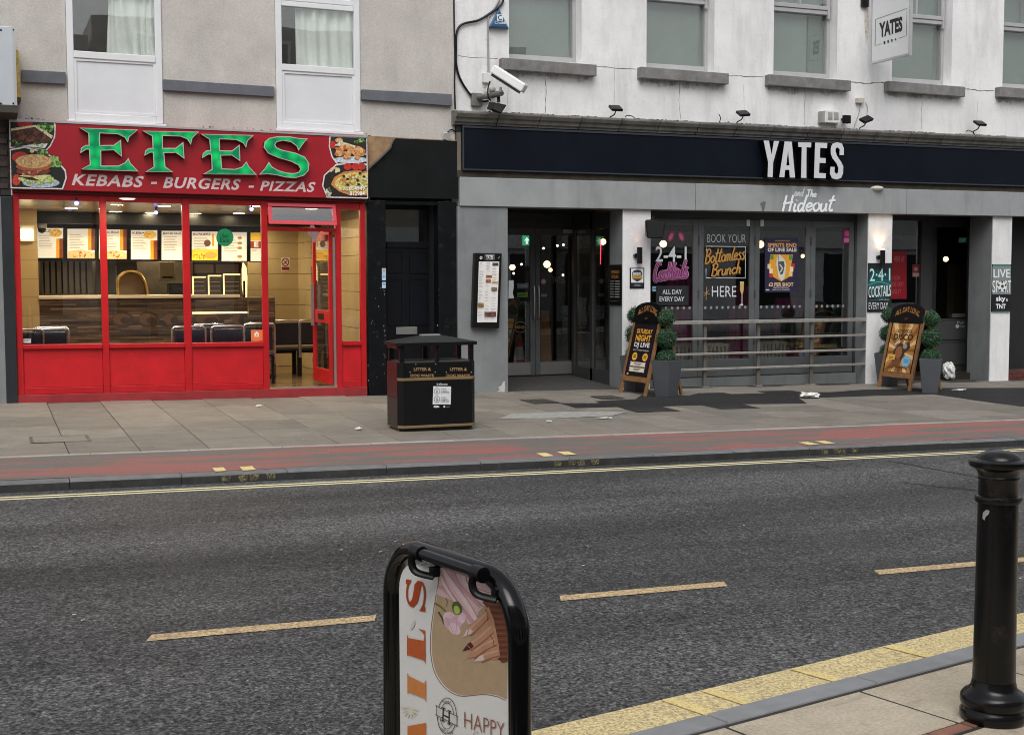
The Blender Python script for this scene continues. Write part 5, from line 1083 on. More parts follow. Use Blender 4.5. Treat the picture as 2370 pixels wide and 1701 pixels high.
# right-hand doorway
RYd = .95
zt4, zb4 = at(2160, 512, RYd).z, zp(15, 0)+.06
rx = [at(u, 700, RYd).x for u in (2062, 2128, 2146, 2163, 2250, 2290)]
mb = MB(M_DKFRAME); mb.box(rx[0]-.4, rx[5]+.3, RYd-.02, RYd+.08, zt4+.002, bz0+.04); mb.box(rx[1], rx[2], RYd-.03, RYd+.08, zb4, zt4); mb.box(rx[4], rx[5]+.3, RYd-.02, RYd+.08, zb4-.1, zt4); mb.box(rx[0]-.4, rx[1], RYd-.02, RYd+.06, zb4-.1, .62); mb.build('doorway_frame', PB)
g = MB(M_PUBGLASS); g.box(rx[0]-.4, rx[1], RYd+.02, RYd+.026, .62, zt4); g.build('pane', PB)
d4 = gdoor(rx[2]+.003, rx[4]-.003, RYd, zb4, zt4, 'side_entrance_door', 0, mat=M_DKFRAME, kick=.98, f=.1)
mb = MB(mk('grey_door_panel', (.06, .062, .063), .5)); x0, x1 = rx[2]+.13, rx[4]-.13; mb.box(x0, x1, RYd-.012, RYd-.001, zb4+.14, zb4+.52); mb.box(x0, x1, RYd-.012, RYd-.001, zb4+.6, zb4+.92); mb.build('door_panel', d4, bevel=.008)
mb = MB(M_METAL); pbox(mb, 2204, 726, 2234, 735, RYd-.016, RYd-.002); mb.build('letterbox', d4)
pr = PR(zoomfn(RYd-.014, 1970, 440, 3.255)); pr.rect(785, 985, 856, 1045, C(60, 66, 70)); pr.text('Pull', 800, 988, 850, 1008, C(180, 190, 195)); pr.ell(800, 1026, 14, 14, C(190, 200, 205)); pr.text('Keep', 818, 1016, 856, 1038, C(190, 200, 205)); tag(pr.build('door_notice'), 'small notice low on the dark side door of the pub', 'notice')
mb = MB(mk('red_brick_step', (.10, .03, .026), .7, var=.3)); 
stp = MB(M_JOINT).box(pa4[1]+.01, PX1, .25, .6, ground(18)-.1, zp(17, 0)+.16).build('brick_plinth', PB)
bk = MB(mk('dark_red_brick', (.11, .032, .026), .6, var=.35, vs=14, rnd=.25)).box(0, .2, 0, .02, 0, .06).build('t', local=True); bkd = bk.data; bpy.data.objects.remove(bk)
for j in range(3):
    for i in range(12): inst('brick', bkd, stp, Vector((pa4[1]+.03+i*.21+(.1 if j % 2 else 0), .235, zp(17, 0)-.03+j*.068))-WORLD[PB])
mb = MB(M_DARKVOID); mb.box(pa4[1]+.01, PX1, .5, .55, zp(17, 0)+.16, bz0); mb.build('dark_screen', PB)
# pub room
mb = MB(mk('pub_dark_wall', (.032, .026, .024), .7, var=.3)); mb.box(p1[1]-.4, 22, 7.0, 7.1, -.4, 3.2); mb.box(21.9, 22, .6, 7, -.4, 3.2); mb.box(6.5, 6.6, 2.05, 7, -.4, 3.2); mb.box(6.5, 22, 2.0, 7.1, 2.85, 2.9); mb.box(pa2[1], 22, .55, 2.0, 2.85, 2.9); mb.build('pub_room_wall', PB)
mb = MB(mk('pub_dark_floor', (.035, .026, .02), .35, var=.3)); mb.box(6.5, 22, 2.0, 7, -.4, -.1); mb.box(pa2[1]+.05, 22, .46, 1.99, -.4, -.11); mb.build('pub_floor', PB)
mb = MB(mk('brown_inner_screen', (.16, .12, .06), .6, var=.2)); pbox(mb, 2196, 612, 2246, 735, 1.7, 1.75); mb.build('inner_screen', PB)

# ================================================================== INSIDE THE PUB
def bulb(u, v, Y, lab, e=14, r=.05, pw=5):
    p = at(u, v, Y); t = thing('filament_bulb', lab, 'light bulb', p, group='warm bulbs hanging inside the pub')
    MB(emit('warm_bulb', (1, .58, .2), 9)).ball(p, r, 10).build('glass_globe', t, smooth=True); MB(M_BLKPLASTIC).tube([p+Vector((0, 0, r*.8)), Vector((p.x, p.y, 2.85))], .006, 6).build('flex', t)
bulb(1535, 565, .62, 'bright warm bulb just behind the folding glass left of the loudspeaker', 9, .055, 4)
bulb(1760, 566, 1.0, 'warm bulb glowing beside the dark blue window poster', 9, .06, 4); bulb(1858, 593, 3.0, 'small warm bulb right of the dark blue window poster', 14, .035, 2)
bulb(1186, 619, 3.2, 'warm bulb at the left edge of the pub entrance doors', 14, .05, 3); bulb(1266, 612, 3.2, 'brightest warm bulb in the right entrance door', 16, .06, 4); bulb(1274, 625, 4.2, 'small warm bulb below the brightest one in the entrance', 14, .035, 2)
bulb(1396, 560, 2.6, 'warm bulb above the red neon by the lobby side screen', 12, .05, 2); bulb(2189, 600, 3.0, 'warm bulb behind the dark side door of the pub', 14, .05, 2)
for i, (u, v) in enumerate(((1290, 569), (1304, 567), (1258, 575), (1303, 637), (1189, 633), (1207, 612))):
    p = at(u, v, 5.0); t = thing('spotlight', 'tiny white spotlight %s' % ['high in the right entrance door, second from its edge', 'highest at the right edge of the right entrance door', 'high in the right entrance door, nearest the handles', 'low at the right edge of the right entrance door', 'under the warm bulb at the left edge of the entrance', 'in the middle of the left entrance door'][i], 'light', p, group='tiny spotlights inside the pub'); MB(emit('spot_lens', (1, .9, .75), 5)).ball(p, .022, 6).build('lens', t)
nn = thing('red_neon', 'vertical red neon strip inside the pub lobby screen', 'neon light', at(1388, 612, 2.6)); MB(emit('red_neon_tube', (1, .03, .05), 6)).tube([at(1389, 555, 2.6), at(1388, 612, 2.6)], .018, 8).build('tube', nn); MB(M_BLKPLASTIC).box(at(1389, 590, 2.63).x-.05, at(1389, 590, 2.63).x+.05, 2.63, 2.65, at(1389, 615, 2.63).z, at(1389, 550, 2.63).z).build('backing', nn)
ex = thing('exit_sign', 'green running man style exit arrow sign in the left entrance door', 'sign', at(1219, 567, 2.3)); pr = PR(lambda u, v, L: at(u, v, 2.3-L*.002), em=1.2); pr.rect(1209, 546, 1227, 568, (.01, .30, .12)); pr.poly([(1217, 565), (1217, 557), (1213, 558), (1219.5, 549), (1226, 558), (1222, 557), (1222, 565)], (.8, .9, .85)); pr.build('lit_face', ex); mb = MB(M_GREYPL); pbox(mb, 1208, 545, 1228, 569, 2.302, 2.34); mb.build('case', ex)
ex = thing('exit_sign', 'dim green exit sign at the top of the dark side door', 'sign', at(2227, 565, 2.0)); pr = PR(lambda u, v, L: at(u, v, 2.0-L*.002), em=.12); pr.rect(2219, 550, 2237, 562, (.02, .22, .10)); pr.text('EXIT', 2221, 553, 2235, 560, (.5, .6, .5)); pr.build('lit_face', ex); mb = MB(M_GREYPL); pbox(mb, 2218, 549, 2238, 563, 2.002, 2.03); mb.build('case', ex)
mag = mk('magenta_upholstery', (.30, .008, .12), .6, var=.2)
for i, (u0, u1, v0, v1, Y, lab) in enumerate(((1548, 1600, 640, 770, 2.2, 'magenta padded booth panel behind the cocktail lettering'), (1688, 1750, 660, 790, 2.6, 'magenta padded booth panel behind the brunch lettering'), (1795, 1868, 690, 790, 2.4, 'magenta padded booth panel below the dark blue poster'))):
    t = thing('booth_back', lab, 'booth', at((u0+u1)/2, v1, Y)); x0, x1 = at(u0, 700, Y).x, at(u1, 700, Y).x; z1 = at(u0, v0, Y).z; n = 4
    for k in range(n): MB(mag).box(x0+(x1-x0)*k/n+.005, x0+(x1-x0)*(k+1)/n-.005, Y, Y+.09, -.08, z1).build('padded_panel', t, bevel=.03)
pale = mk('pale_slatted_wood', (.26, .23, .19), .6, var=.2)
for i, (u, Y, lab) in enumerate(((1655, .75, 'pale slatted crate stool behind the second folding door'), (1790, .9, 'pale slatted crate stool under the dark blue poster'), (1590, .9, 'pale slatted crate stool behind the left folding door'))):
    p = at(u, 830, Y); t = thing('slatted_stool', lab, 'stool', (p.x, Y, -.1), group='slatted stools inside the pub')
    for k in range(7): MB(pale).box(p.x-.25+k*.075, p.x-.25+k*.075+.05, Y, Y+.03, -.1, .46).build('slat', t)
    MB(pale).box(p.x-.27, p.x+.29, Y+.031, Y+.4, .44, .49).build('seat', t)
for u, Y, lab in ((1905, .8, 'round topped dark chair behind the right folding door'), (1835, 1.6, 'dark chair further back behind the third folding door')):
    p = at(u, 800, Y); t = thing('pub_chair', lab, 'chair', (p.x, Y, -.1), group='dark chairs inside the pub'); dk = mk('black_bentwood', (.012, .012, .012), .4)
    MB(dk).tube(smooth_path([(p.x-.3, Y, -.1), (p.x-.3, Y, .75), (p.x-.2, Y, .95), (p.x, Y, 1.0), (p.x+.2, Y, .95), (p.x+.3, Y, .75), (p.x+.3, Y, -.1)], 4), .02, 8).build('back_frame', t)
    MB(dk).box(p.x-.27, p.x+.27, Y-.01, Y+.01, .45, .93).build('backrest', t); MB(mk('tan_seat', (.22, .16, .05), .6)).box(p.x-.3, p.x+.3, Y-.005, Y+.45, .36, .44).build('seat', t, bevel=.02)
co = thing('traffic_cone', 'orange traffic cone with white band behind the left entrance door', 'cone', at(1201, 815, 2.6)); p = at(1201, 813, 2.5); cz = -.1
MB(mk('cone_orange', (.50, .04, .02), .5)).lathe([(.14, 0), (.10, .26)], p.x, 2.5, cz+.04, 16).build('cone_base', co); MB(mk('cone_white', (.55, .53, .55), .5)).lathe([(.10, .26), (.065, .48)], p.x, 2.5, cz+.04, 16).build('cone_band', co); MB(mk('cone_orange', (.50, .04, .02), .5)).lathe([(.065, .48), (.025, .70)], p.x, 2.5, cz+.04, 16).build('cone_tip', co); MB(M_BLKPLASTIC).box(p.x-.2, p.x+.2, 2.3, 2.7, cz, cz+.04).build('cone_foot', co)
wf = thing('wet_floor_sign', 'amber wet floor sign leaning behind the right entrance door', 'sign', at(1262, 825, 2.3)); a = at(1258, 760, 2.4); am = mk('amber_plastic', (.30, .11, .012), .5)
MB(am).prism([(a.x-.05, a.z+.3), (a.x+.09, a.z+.3), (a.x+.16, -.1), (a.x-.12, -.1)], 2.38, 2.41).build('front_leaf', wf); MB(am).prism([(a.x-.04, a.z+.29), (a.x+.08, a.z+.29), (a.x+.14, -.1), (a.x-.1, -.1)], 2.6, 2.62).build('rear_leaf', wf)
# notices on the entrance glass
def notice(fn, shapes, lab, cat='notice', name='door_notice', grp=None):
    pr = PR(fn)
    for s in shapes: getattr(pr, s[0])(*s[1:])
    o = pr.build(name); return tag(o, lab, cat, grp)
zz = zoomfn(EY+.02, 1060, 460, 3.391)
notice(zz, [('poly', [(462, 665), (555, 662), (552, 705), (468, 708)], C(96, 104, 116)), ('text', 'LICENSED', 470, 672, 548, 694, C(190, 196, 205))], 'grey printed strip across the left entrance door glass')
notice(zz, [('rect', 466, 738, 548, 772, C(92, 150, 40)), ('rect', 474, 752, 530, 760, C(40, 80, 20))], 'lime green sticker in the left entrance door')
notice(zz, [('ell', 671, 650, 20, 22, C(170, 120, 130)), ('ell', 671, 650, 14, 15, C(205, 170, 175))], 'round pinkish sticker in the right entrance door')
notice(zz, [('rect', 652, 748, 695, 770, C(150, 146, 140)), ('rect', 660, 754, 670, 764, C(40, 40, 40)), ('rect', 676, 754, 686, 764, C(40, 40, 40))], 'pale strip of symbols low in the right entrance door')
notice(zz, [('text', 'YATES', 738, 612, 838, 662, C(120, 112, 105), .0)], 'faint pub name lettering on the right entrance door glass', 'lettering')
notice(zz, [('ring', 490, 1008, 46, 42, 4, C(120, 118, 116)), ('rect', 440, 996, 540, 1022, C(20, 18, 18)), ('text', 'MIND', 446, 998, 534, 1020, C(150, 104, 40), .01)], 'round mind your step sign low in the left entrance door', 'sign')
notice(zoomfn(-.064, 1060, 460, 3.391), [('poly', [(398, 642), (436, 640), (438, 690), (430, 740), (440, 782), (396, 784)], C(150, 154, 158))], 'torn grey paper at the edge of the entrance pier', 'paper', 'torn_paper')

# ================================================================== LETTERING ON THE FOLDING DOORS
gz = zoomfn(FYp+.018, 1400, 440, 3.2556)
WW = C(214, 218, 222)
for o_ in ():
    pass
pr = PR(gz); PK = C(190, 110, 150)
for cx in (497, 575): pr.ell(cx, 350, 22, 40, C(150, 60, 96), 16, .4 if cx < 530 else -.4); pr.ell(cx, 352, 12, 26, C(196, 110, 140), 14, .4 if cx < 530 else -.4); pr.ribbon([(cx, 315), (cx+(10 if cx < 530 else -10), 295)], 4, C(150, 70, 100))
tag(pr.build('window_decal'), 'pink balloon dog decals at the top of the left folding door', 'decal')
pr = PR(gz); pr.text('2-4-1', 378, 422, 612, 542, C(50, 70, 66), .02); pr.L += 1; pr.text('2-4-1', 382, 425, 616, 540, WW, .01); tag(pr.build('window_lettering'), 'large white offer numerals on the left folding door', 'lettering')
pr = PR(gz); pr.script('Cocktails', 366, 555, 622, 690, 27, C(206, 150, 186), -34, .12); pr.L += 2; pr.script('Cocktails', 366, 555, 622, 690, 18, C(92, 36, 74), -34, .12); pr.L += 1; pr.script('Cocktails', 366, 555, 622, 690, 8, C(176, 90, 148), -34, .12); tag(pr.build('window_lettering'), 'pink neon style cocktail lettering on the left folding door', 'lettering')
pr = PR(gz); pr.rect(385, 722, 630, 868, C(34, 36, 40)); pr.text('ALL DAY', 434, 750, 580, 784, WW, .012); pr.text('EVERY DAY', 412, 804, 598, 838, WW, .012); tag(pr.build('window_lettering'), 'white all day every day lettering on the left folding door', 'lettering')
pr = PR(gz); pr.rect(358, 726, 392, 764, C(140, 180, 200)); pr.rect(364, 740, 386, 748, C(60, 110, 140)); tag(pr.build('window_sticker'), 'small pale blue sticker at the left edge of the folding doors', 'sticker')
pr = PR(gz); pr.text('BOOK YOUR', 772, 332, 1062, 394, C(196, 200, 204), -.012, 0, 4); tag(pr.build('window_lettering'), 'thin white book your lettering on the second folding door', 'lettering')
pr = PR(gz); lw = 5; pr.ribbon([(764, 470), (766, 424), (1060, 428), (1058, 664), (762, 662), (762, 590)], lw, WW)
GOLDC = C(186, 140, 72); GD = C(96, 60, 20); pr.L += 1
pr.script('Bottomless', 752, 452, 1056, 560, 14, GD, -36, .12); pr.L += 1; pr.script('Bottomless', 750, 448, 1054, 556, 10, GOLDC, -36, .12); pr.L += 1
pr.script('Brunch', 800, 560, 1024, 655, 14, GD, -24, .12); pr.L += 1; pr.script('Brunch', 798, 556, 1022, 651, 10, GOLDC, -24, .12); tag(pr.build('window_lettering'), 'gold bottomless brunch lettering in a white frame', 'lettering')
pr = PR(gz); pr.text('HERE', 806, 724, 990, 804, WW, -.005); pr.ribbon([(765, 730), (762, 830)], 4, C(190, 160, 110)); pr.ribbon([(738, 770), (792, 784)], 4, C(190, 160, 110)); pr.ribbon([(745, 800), (786, 752)], 3, C(190, 160, 110)); tag(pr.build('window_lettering'), 'white here lettering with a gold sparkle on the second folding door', 'lettering')
pr = PR(gz); pr.poly([(1018, 690), (1048, 690), (1044, 760), (1036, 786), (1030, 786), (1020, 760)], C(200, 186, 140)); pr.poly([(1020, 706), (1046, 706), (1042, 760), (1035, 780), (1030, 780), (1022, 760)], C(206, 170, 90)); pr.rect(1030, 786, 1036, 856, C(200, 196, 186)); pr.poly([(1012, 868), (1034, 852), (1044, 866), (1030, 872)], C(205, 200, 190)); tag(pr.build('window_decal'), 'champagne flute decal beside the white here lettering', 'decal')
# dark blue poster
pz = zoomfn(FYp+.015, 1700, 440, 3.2556)
pr = PR(pz); pr.rect(228, 362, 480, 770, C(40, 34, 64)); pr.rect(305, 378, 418, 388, C(150, 110, 70)); pr.text('SPIRITS END', 250, 400, 468, 430, C(226, 170, 110), .03); pr.text('OF LINE SALE', 250, 436, 468, 465, C(232, 224, 220), .03)
pr.poly([(270, 485), (440, 488), (430, 560), (436, 640), (352, 690), (268, 640), (262, 560)], C(226, 160, 50))
for (u, v, c, r) in ((282, 505, C(90, 140, 60), .2), (424, 508, C(90, 140, 60), -.2), (262, 575, C(232, 206, 160), .1), (440, 572, C(190, 50, 50), -.1), (276, 640, C(190, 50, 60), .3), (424, 632, C(236, 200, 140), -.3), (276, 610, C(240, 220, 180), .1), (430, 596, C(240, 220, 180), -.1)): pr.poly([(u-13, v-18), (u+13, v-16), (u+12, v+20), (u-13, v+18)], c)
pr.poly([(318, 520), (334, 480), (376, 522), (390, 560), (378, 660), (356, 686), (334, 660), (314, 560)], C(216, 212, 200)); pr.poly([(328, 540), (372, 536), (378, 570), (366, 630), (348, 640), (332, 600)], C(70, 80, 84)); pr.ribbon([(340, 560), (362, 590), (345, 620)], 10, C(210, 206, 196)); pr.ribbon([(335, 480), (330, 520), (345, 560)], 5, C(130, 130, 126))
pr.text('£2 PER SHOT', 258, 698, 444, 726, C(236, 200, 160), .03); pr.text('SELECTED SPIRITS ONLY', 292, 730, 412, 740, C(220, 214, 210)); pr.text('MIXER SOLD SEPARATELY', 285, 746, 420, 756, C(220, 214, 210)); pr.rect(236, 748, 262, 757, C(200, 200, 210)); tag(pr.build('poster'), 'dark blue spirits sale poster on the third folding door', 'poster')
pr = PR(pz); pr.rect(820, 298, 882, 402, C(150, 30, 100)); pr.ell(850, 328, 22, 20, C(205, 90, 150)); pr.rect(826, 362, 872, 392, C(196, 120, 160)); tag(pr.build('poster'), 'small magenta poster in the top corner of the right folding door', 'poster')
# notices in the right doorway
rz_ = zoomfn(RYd+.015, 2040, 480, 3.7)
pr = PR(rz_); pr.rect(60, 376, 216, 784, C(150, 16, 30)); pr.text('HERE AT', 108, 420, 198, 466, C(214, 110, 116)); pr.text('A COUR', 90, 588, 160, 622, C(205, 100, 108)); pr.text('IDE CINT', 90, 640, 192, 676, C(205, 100, 108)); pr.text('USE IT', 90, 706, 168, 742, C(205, 100, 108)); tag(pr.build('poster'), 'tall red poster in the dark side window of the pub', 'poster')
pr = PR(rz_); pr.rect(264, 490, 328, 598, C(120, 30, 36)); pr.ell(294, 530, 18, 18, C(150, 120, 116)); pr.rect(268, 562, 322, 592, C(150, 140, 138)); tag(pr.build('door_notice'), 'small red and grey notice beside the tall red poster', 'notice')
pr = PR(rz_); pr.text('Wicher', 104, 272, 178, 296, C(150, 150, 156), .01, .1); pr.text('PARTNER', 104, 308, 178, 326, C(140, 140, 146), .01); tag(pr.build('window_lettering'), 'small white partner lettering at the top of the dark side window', 'lettering')

# ================================================================== THINGS ON THE PUB FRONT
MC = thing('menu_case', 'tall black menu case with a white printed menu on the grey pier', 'menu case', at(1128, 759, -.16))
mz = zoomfn(-.165, 1060, 460, 3.391)
mb = MB(M_BLKPLASTIC); pprism(mb, [(1060+134/3.391, 585.5), (1060+346/3.391, 586.5), (1060+325/3.391, 760), (1060+114/3.391, 757.5)], -.16, -.061); mb.build('case', MC, bevel=.01)
pr = PR(mz); pr.poly([(164, 494), (324, 494), (305, 970), (150, 970)], (.82, .80, .78))
for (u, v, w, h, c) in ((270, 503, 48, 25, C(60, 60, 50)), (220, 600, 45, 22, C(150, 84, 50)), (218, 632, 40, 28, C(160, 96, 56)), (270, 648, 44, 14, C(196, 150, 90)), (262, 696, 46, 28, C(130, 110, 90)), (156, 818, 46, 32, C(150, 110, 60)), (208, 888, 90, 36, C(96, 44, 40))): pr.rect(u, v, u+w, v+h, c); blob(pr, u+w/2, v+h/2, w*.36, h*.3, [(c[0]*1.6, c[1]*1.5, c[2]*1.4), (c[0]*.5, c[1]*.5, c[2]*.5)], 6, 3, 8)
for j in range(38):
    v = 502+j*12
    for u in (170, 222, 272):
        q = u-(v-494)*.033
        if random.random() < .72: pr.rect(q, v, q+random.uniform(18, 38), v+2.6, C(150, 146, 142))
pr.build('menu_sheet', MC)
pr = PR(mz); pr.ring(181, 464, 8, 10, 6, C(220, 220, 220), 12); pr.ribbon([(312, 470), (320, 466), (326, 455)], 5, C(150, 150, 150)); pr.ribbon([(212, 440), (286, 440), (286, 478), (212, 478), (212, 440)], 3, C(170, 170, 170)); pr.text('YATES', 220, 444, 278, 474, C(235, 235, 235), .03); pr.build('header_print', MC)
# opening hours board on the pier return, facing the entrance
OH = thing('opening_hours_board', 'narrow black opening hours board on the side of the entrance pier', 'notice board', onX(1424, 700, pa2[0]))
ya, yb = onX(1411, 650, pa2[0]).y, onX(1440, 650, pa2[0]).y; z1, z0 = onX(1426, 613, pa2[0]).z, onX(1426, 706, pa2[0]).z; ya = min(ya, .40); yb = max(yb, 0.0)
mb = MB(M_BLKPLASTIC); mb.box(pa2[0]-.02, pa2[0]-.001, yb, ya, z0, z1); mb.build('board', OH)
fn = planefn((pa2[0]-.021, ya, z1), (0, -(ya-yb), 0), (0, 0, -(z1-z0)), (-1, 0, 0)); pr = PR(fn); pr.text('OPENING', .14, .14, .86, .22, C(170, 120, 60), .02); pr.text('HOURS', .2, .25, .8, .34, C(170, 120, 60), .02)
for j in range(7): pr.rect(.1, .4+j*.065, .42, .42+j*.065, C(150, 150, 150)); pr.rect(.52, .4+j*.065, .9, .42+j*.065, C(180, 180, 180))
pr.rect(.15, .9, .85, .91, C(120, 120, 120)); pr.build('print', OH)
# beer plaque
BP = thing('beer_plaque', 'small white plaque with a gold and blue beer badge on the entrance pier', 'plaque', at(1475, 664, -.03)); bz = zoomfn(-.034, 1400, 440, 3.2556)
mb = MB(M_BLKPLASTIC); a = at(1400+190/3.2556, 440+586/3.2556, -.034); b = at(1400+296/3.2556, 440+740/3.2556, -.034); mb.box(a.x, b.x, -.034, -.0205, b.z, a.z); mb.build('plate', BP)
pr = PR(bz); pr.rect(197, 593, 290, 698, (.74, .74, .74)); pr.poly([(206, 622), (220, 606), (244, 600), (268, 606), (282, 622), (282, 668), (262, 682), (244, 692), (226, 682), (206, 668)], C(52, 50, 74)); pr.rect(208, 642, 280, 668, C(190, 150, 60)); pr.text('BEER', 214, 622, 274, 640, C(226, 226, 232), .02); pr.text('EXPERTS', 218, 648, 270, 660, C(90, 70, 30)); pr.rect(198, 702, 290, 732, C(28, 28, 44)); pr.text('EXPIRED', 222, 712, 268, 724, C(170, 170, 180)); pr.build('print', BP)
# wall lights
def wlamp(u, v, Y, lab, on):
    t = thing('wall_light', lab, 'wall light', at(u, v, Y), group='cylindrical wall lights on the pub piers'); p = at(u, v, Y-.07); h = .125
    MB(M_BLKPLASTIC).tube([(p.x, Y-.09, p.z-h), (p.x, Y-.09, p.z+h)], .042, 14).build('cylinder', t, smooth=True); MB(M_BLKPLASTIC).tube([(p.x-.03, Y-.06, p.z), (p.x-.03, Y-.0005, p.z)], .035, 12).build('mount', t, smooth=True)
    if on:
        MB(emit('wall_lamp_lens', (1, .72, .38), 16)).lathe([(.034, 0), (.034, .004)], p.x, Y-.09, p.z+h+.001, 14).build('lens', t); 
        l = light('SPOT', 'wall_lamp', (p.x, Y-.09, p.z+h+.02), 3.2, (1, .70, .36), .012, t); l.rotation_euler = (R(180)-R(14), 0, 0); l.data.spot_size = R(95); l.data.spot_blend = .9
    else:
        MB(emit('wall_lamp_red', (1, .2, .15), .35)).lathe([(.034, 0), (.034, .004)], p.x, Y-.09, p.z+h+.001, 14).build('lens', t); l = light('SPOT', 'wall_lamp', (p.x, Y-.09, p.z+h+.02), .22, (1, .3, .25), .012, t); l.rotation_euler = (R(180)-R(12), 0, 0); l.data.spot_size = R(80)
wlamp(1479, 592, -.02, 'black cylinder wall light above the beer plaque', False); wlamp(2041, 596, -.02, 'black cylinder wall light glowing warm above the cocktail board', True)
# loudspeaker
LS = thing('loudspeaker', 'black loudspeaker bracketed under the beam by the folding doors', 'loudspeaker', at(1512, 530, -.1)); q = zoomfn(0, 1400, 440, 3.2556)
f_ = [at(1400+u/3.2556, 440+v/3.2556, -.36) for u, v in ((300, 225), (458, 240), (440, 368), (318, 366))]; bk_ = [at(1400+u/3.2556, 440+v/3.2556, -.14) for u, v in ((305, 222), (448, 228), (432, 352), (300, 350))]
MB(M_BLKPLASTIC).hexa([f_[3], f_[2], bk_[2], bk_[3], f_[0], f_[1], bk_[1], bk_[0]]).build('cabinet', LS, bevel=.025)
g_ = [p+Vector((0, -.006, 0)) for p in f_]; c_ = sum(g_, Vector())/4; MB(mk('speaker_grille', (.006, .006, .0065), .7, bump=.8, bs=220)).ext([c_+(p-c_)*.86 for p in g_], (0, .004, 0)).build('grille', LS)
MB(M_BLKPLASTIC).tube([at(1513, 500, -.2), at(1513, 510, -.2)], .02, 8).build('bracket', LS); MB(M_BLKPLASTIC).box(at(1508, 500, -.2).x, at(1518, 500, -.2).x, -.2, -.021, at(1513, 512, -.2).z-.08, at(1513, 508, -.2).z-.0).build('wall_arm', LS)
# pier boards
def board(name, lab, u0, v0, u1, v1, Y, fn, draw):
    t = thing(name, lab, 'sign', at((u0+u1)/2, v1, Y)); mb = MB(M_BLKPLASTIC); pbox(mb, u0, v0, u1, v1, Y, Y+.016); mb.build('board', t); pr = PR(fn); draw(pr); pr.build('print', t)
z8 = zoomfn(-.038, 1970, 440, 3.255)
def d1(pr):
    pr.rect(128, 550, 303, 918, C(24, 32, 36)); pr.poly([(128, 640), (200, 600), (303, 640), (303, 800), (220, 830), (128, 790)], C(16, 66, 68)); pr.poly([(128, 700), (220, 660), (303, 690), (303, 760), (200, 740), (128, 780)], C(22, 88, 88))
    pr.text('2·4·1', 138, 590, 296, 690, C(70, 150, 150), .03, 0, -4); pr.L += 1; pr.text('2·4·1', 141, 594, 294, 686, C(206, 230, 228), -.005, 0, -4)
    pr.ribbon(smooth_path([(130, 716, 0), (210, 690, 0), (300, 716, 0)], 6) and [(p.x, p.y) for p in smooth_path([(130, 716, 0), (210, 692, 0), (300, 716, 0)], 6)], 5, C(90, 170, 168))
    pr.text('COCKTAILS', 131, 728, 299, 812, C(226, 230, 230), .01, 0, -14); pr.script('all day', 208, 818, 286, 838, 4, C(150, 190, 190), -4) if False else None
    pr.ribbon([(132, 832), (205, 830)], 3, C(100, 160, 160)); pr.text('with deep', 208, 818, 284, 836, C(160, 196, 194), 0, .2); pr.text('EVERY DAY', 132, 848, 278, 898, C(222, 226, 226), .0, 0, -2)
board('cocktail_board', 'dark teal cocktail offer board on the white pier below the lit lamp', 2009, 609, 2063, 722, -.037, z8, d1)
def d2(pr):
    x0, x1 = 1060, 1204; pr.rect(x0+8, 562, x1-2, 572, C(70, 130, 122)); pr.rect(x0+4, 573, x1, 786, C(126, 136, 138)); pr.text('LIVE', 1072, 596, 1198, 660, (.78, .80, .80), .015); pr.text('SP', 1064, 682, 1118, 772, (.78, .80, .80), .0); pr.text('RT', 1160, 682, 1204, 772, (.78, .80, .80), .0)
    pr.ell(1138, 727, 32, 40, (.80, .80, .78), 24)
    for a in range(5): pr.ell(1138+27*math.cos(a*1.257-1.57), 727+33*math.sin(a*1.257-1.57), 8, 9, C(24, 24, 26), 5)
    pr.ell(1140, 725, 12, 15, C(70, 66, 62), 5); pr.rect(x0-1, 787, x1-1, 912, C(18, 20, 26)); pr.text('sky', 1092, 798, 1162, 848, (.86, .86, .86), .03); pr.text('&', 1166, 816, 1182, 838, (.8, .8, .8)); pr.text('TNT', 1090, 858, 1164, 894, (.88, .88, .88), .03); pr.rect(x0+2, 912, x1-6, 918, C(70, 120, 116))
board('live_sport_board', 'tall live sport board with a football on the rightmost pier', 2296, 612, 2340, 721, -.037, z8, d2)
# railing
RY_ = .03
RG = thing('pub_railing', 'low grey steel railing of four bars in front of the folding doors', 'railing', (11.2, RY_, zp(11.2, RY_)))
xL_, xR_ = pa2[1]+.004, pa3[0]+.05
for v, w in ((742.5, 8), (780, 5.5), (815, 5.5), (850, 5.5)):
    z = at(1700, v+2.5, RY_-.03).z; h = .028 if w == 8 else .018; mb = MB(M_RAIL); mb.box(xL_, xR_-(0 if w != 8 else -.02), RY_-.035, RY_+.015, z-h, z+h); mb.build('rail', RG, bevel=.006)
ztop = at(1700, 742, RY_-.03).z-.0
for u in (1632, 1755.5, 1878.5):
    p = at(u, 820, RY_+.02); mb = MB(mk('grey_brown_steel_post', (.16, .145, .13), .55, metal=.4, var=.2)); mb.box(p.x-.026, p.x+.026, RY_+.016, RY_+.06, zp(p.x, 0)-.002, ztop-.03); mb.build('post', RG); mb = MB(M_RAIL); mb.box(p.x-.06, p.x+.06, RY_-.03, RY_+.1, zp(p.x, 0)+.0, zp(p.x, 0)+.012); mb.build('base_plate', RG)
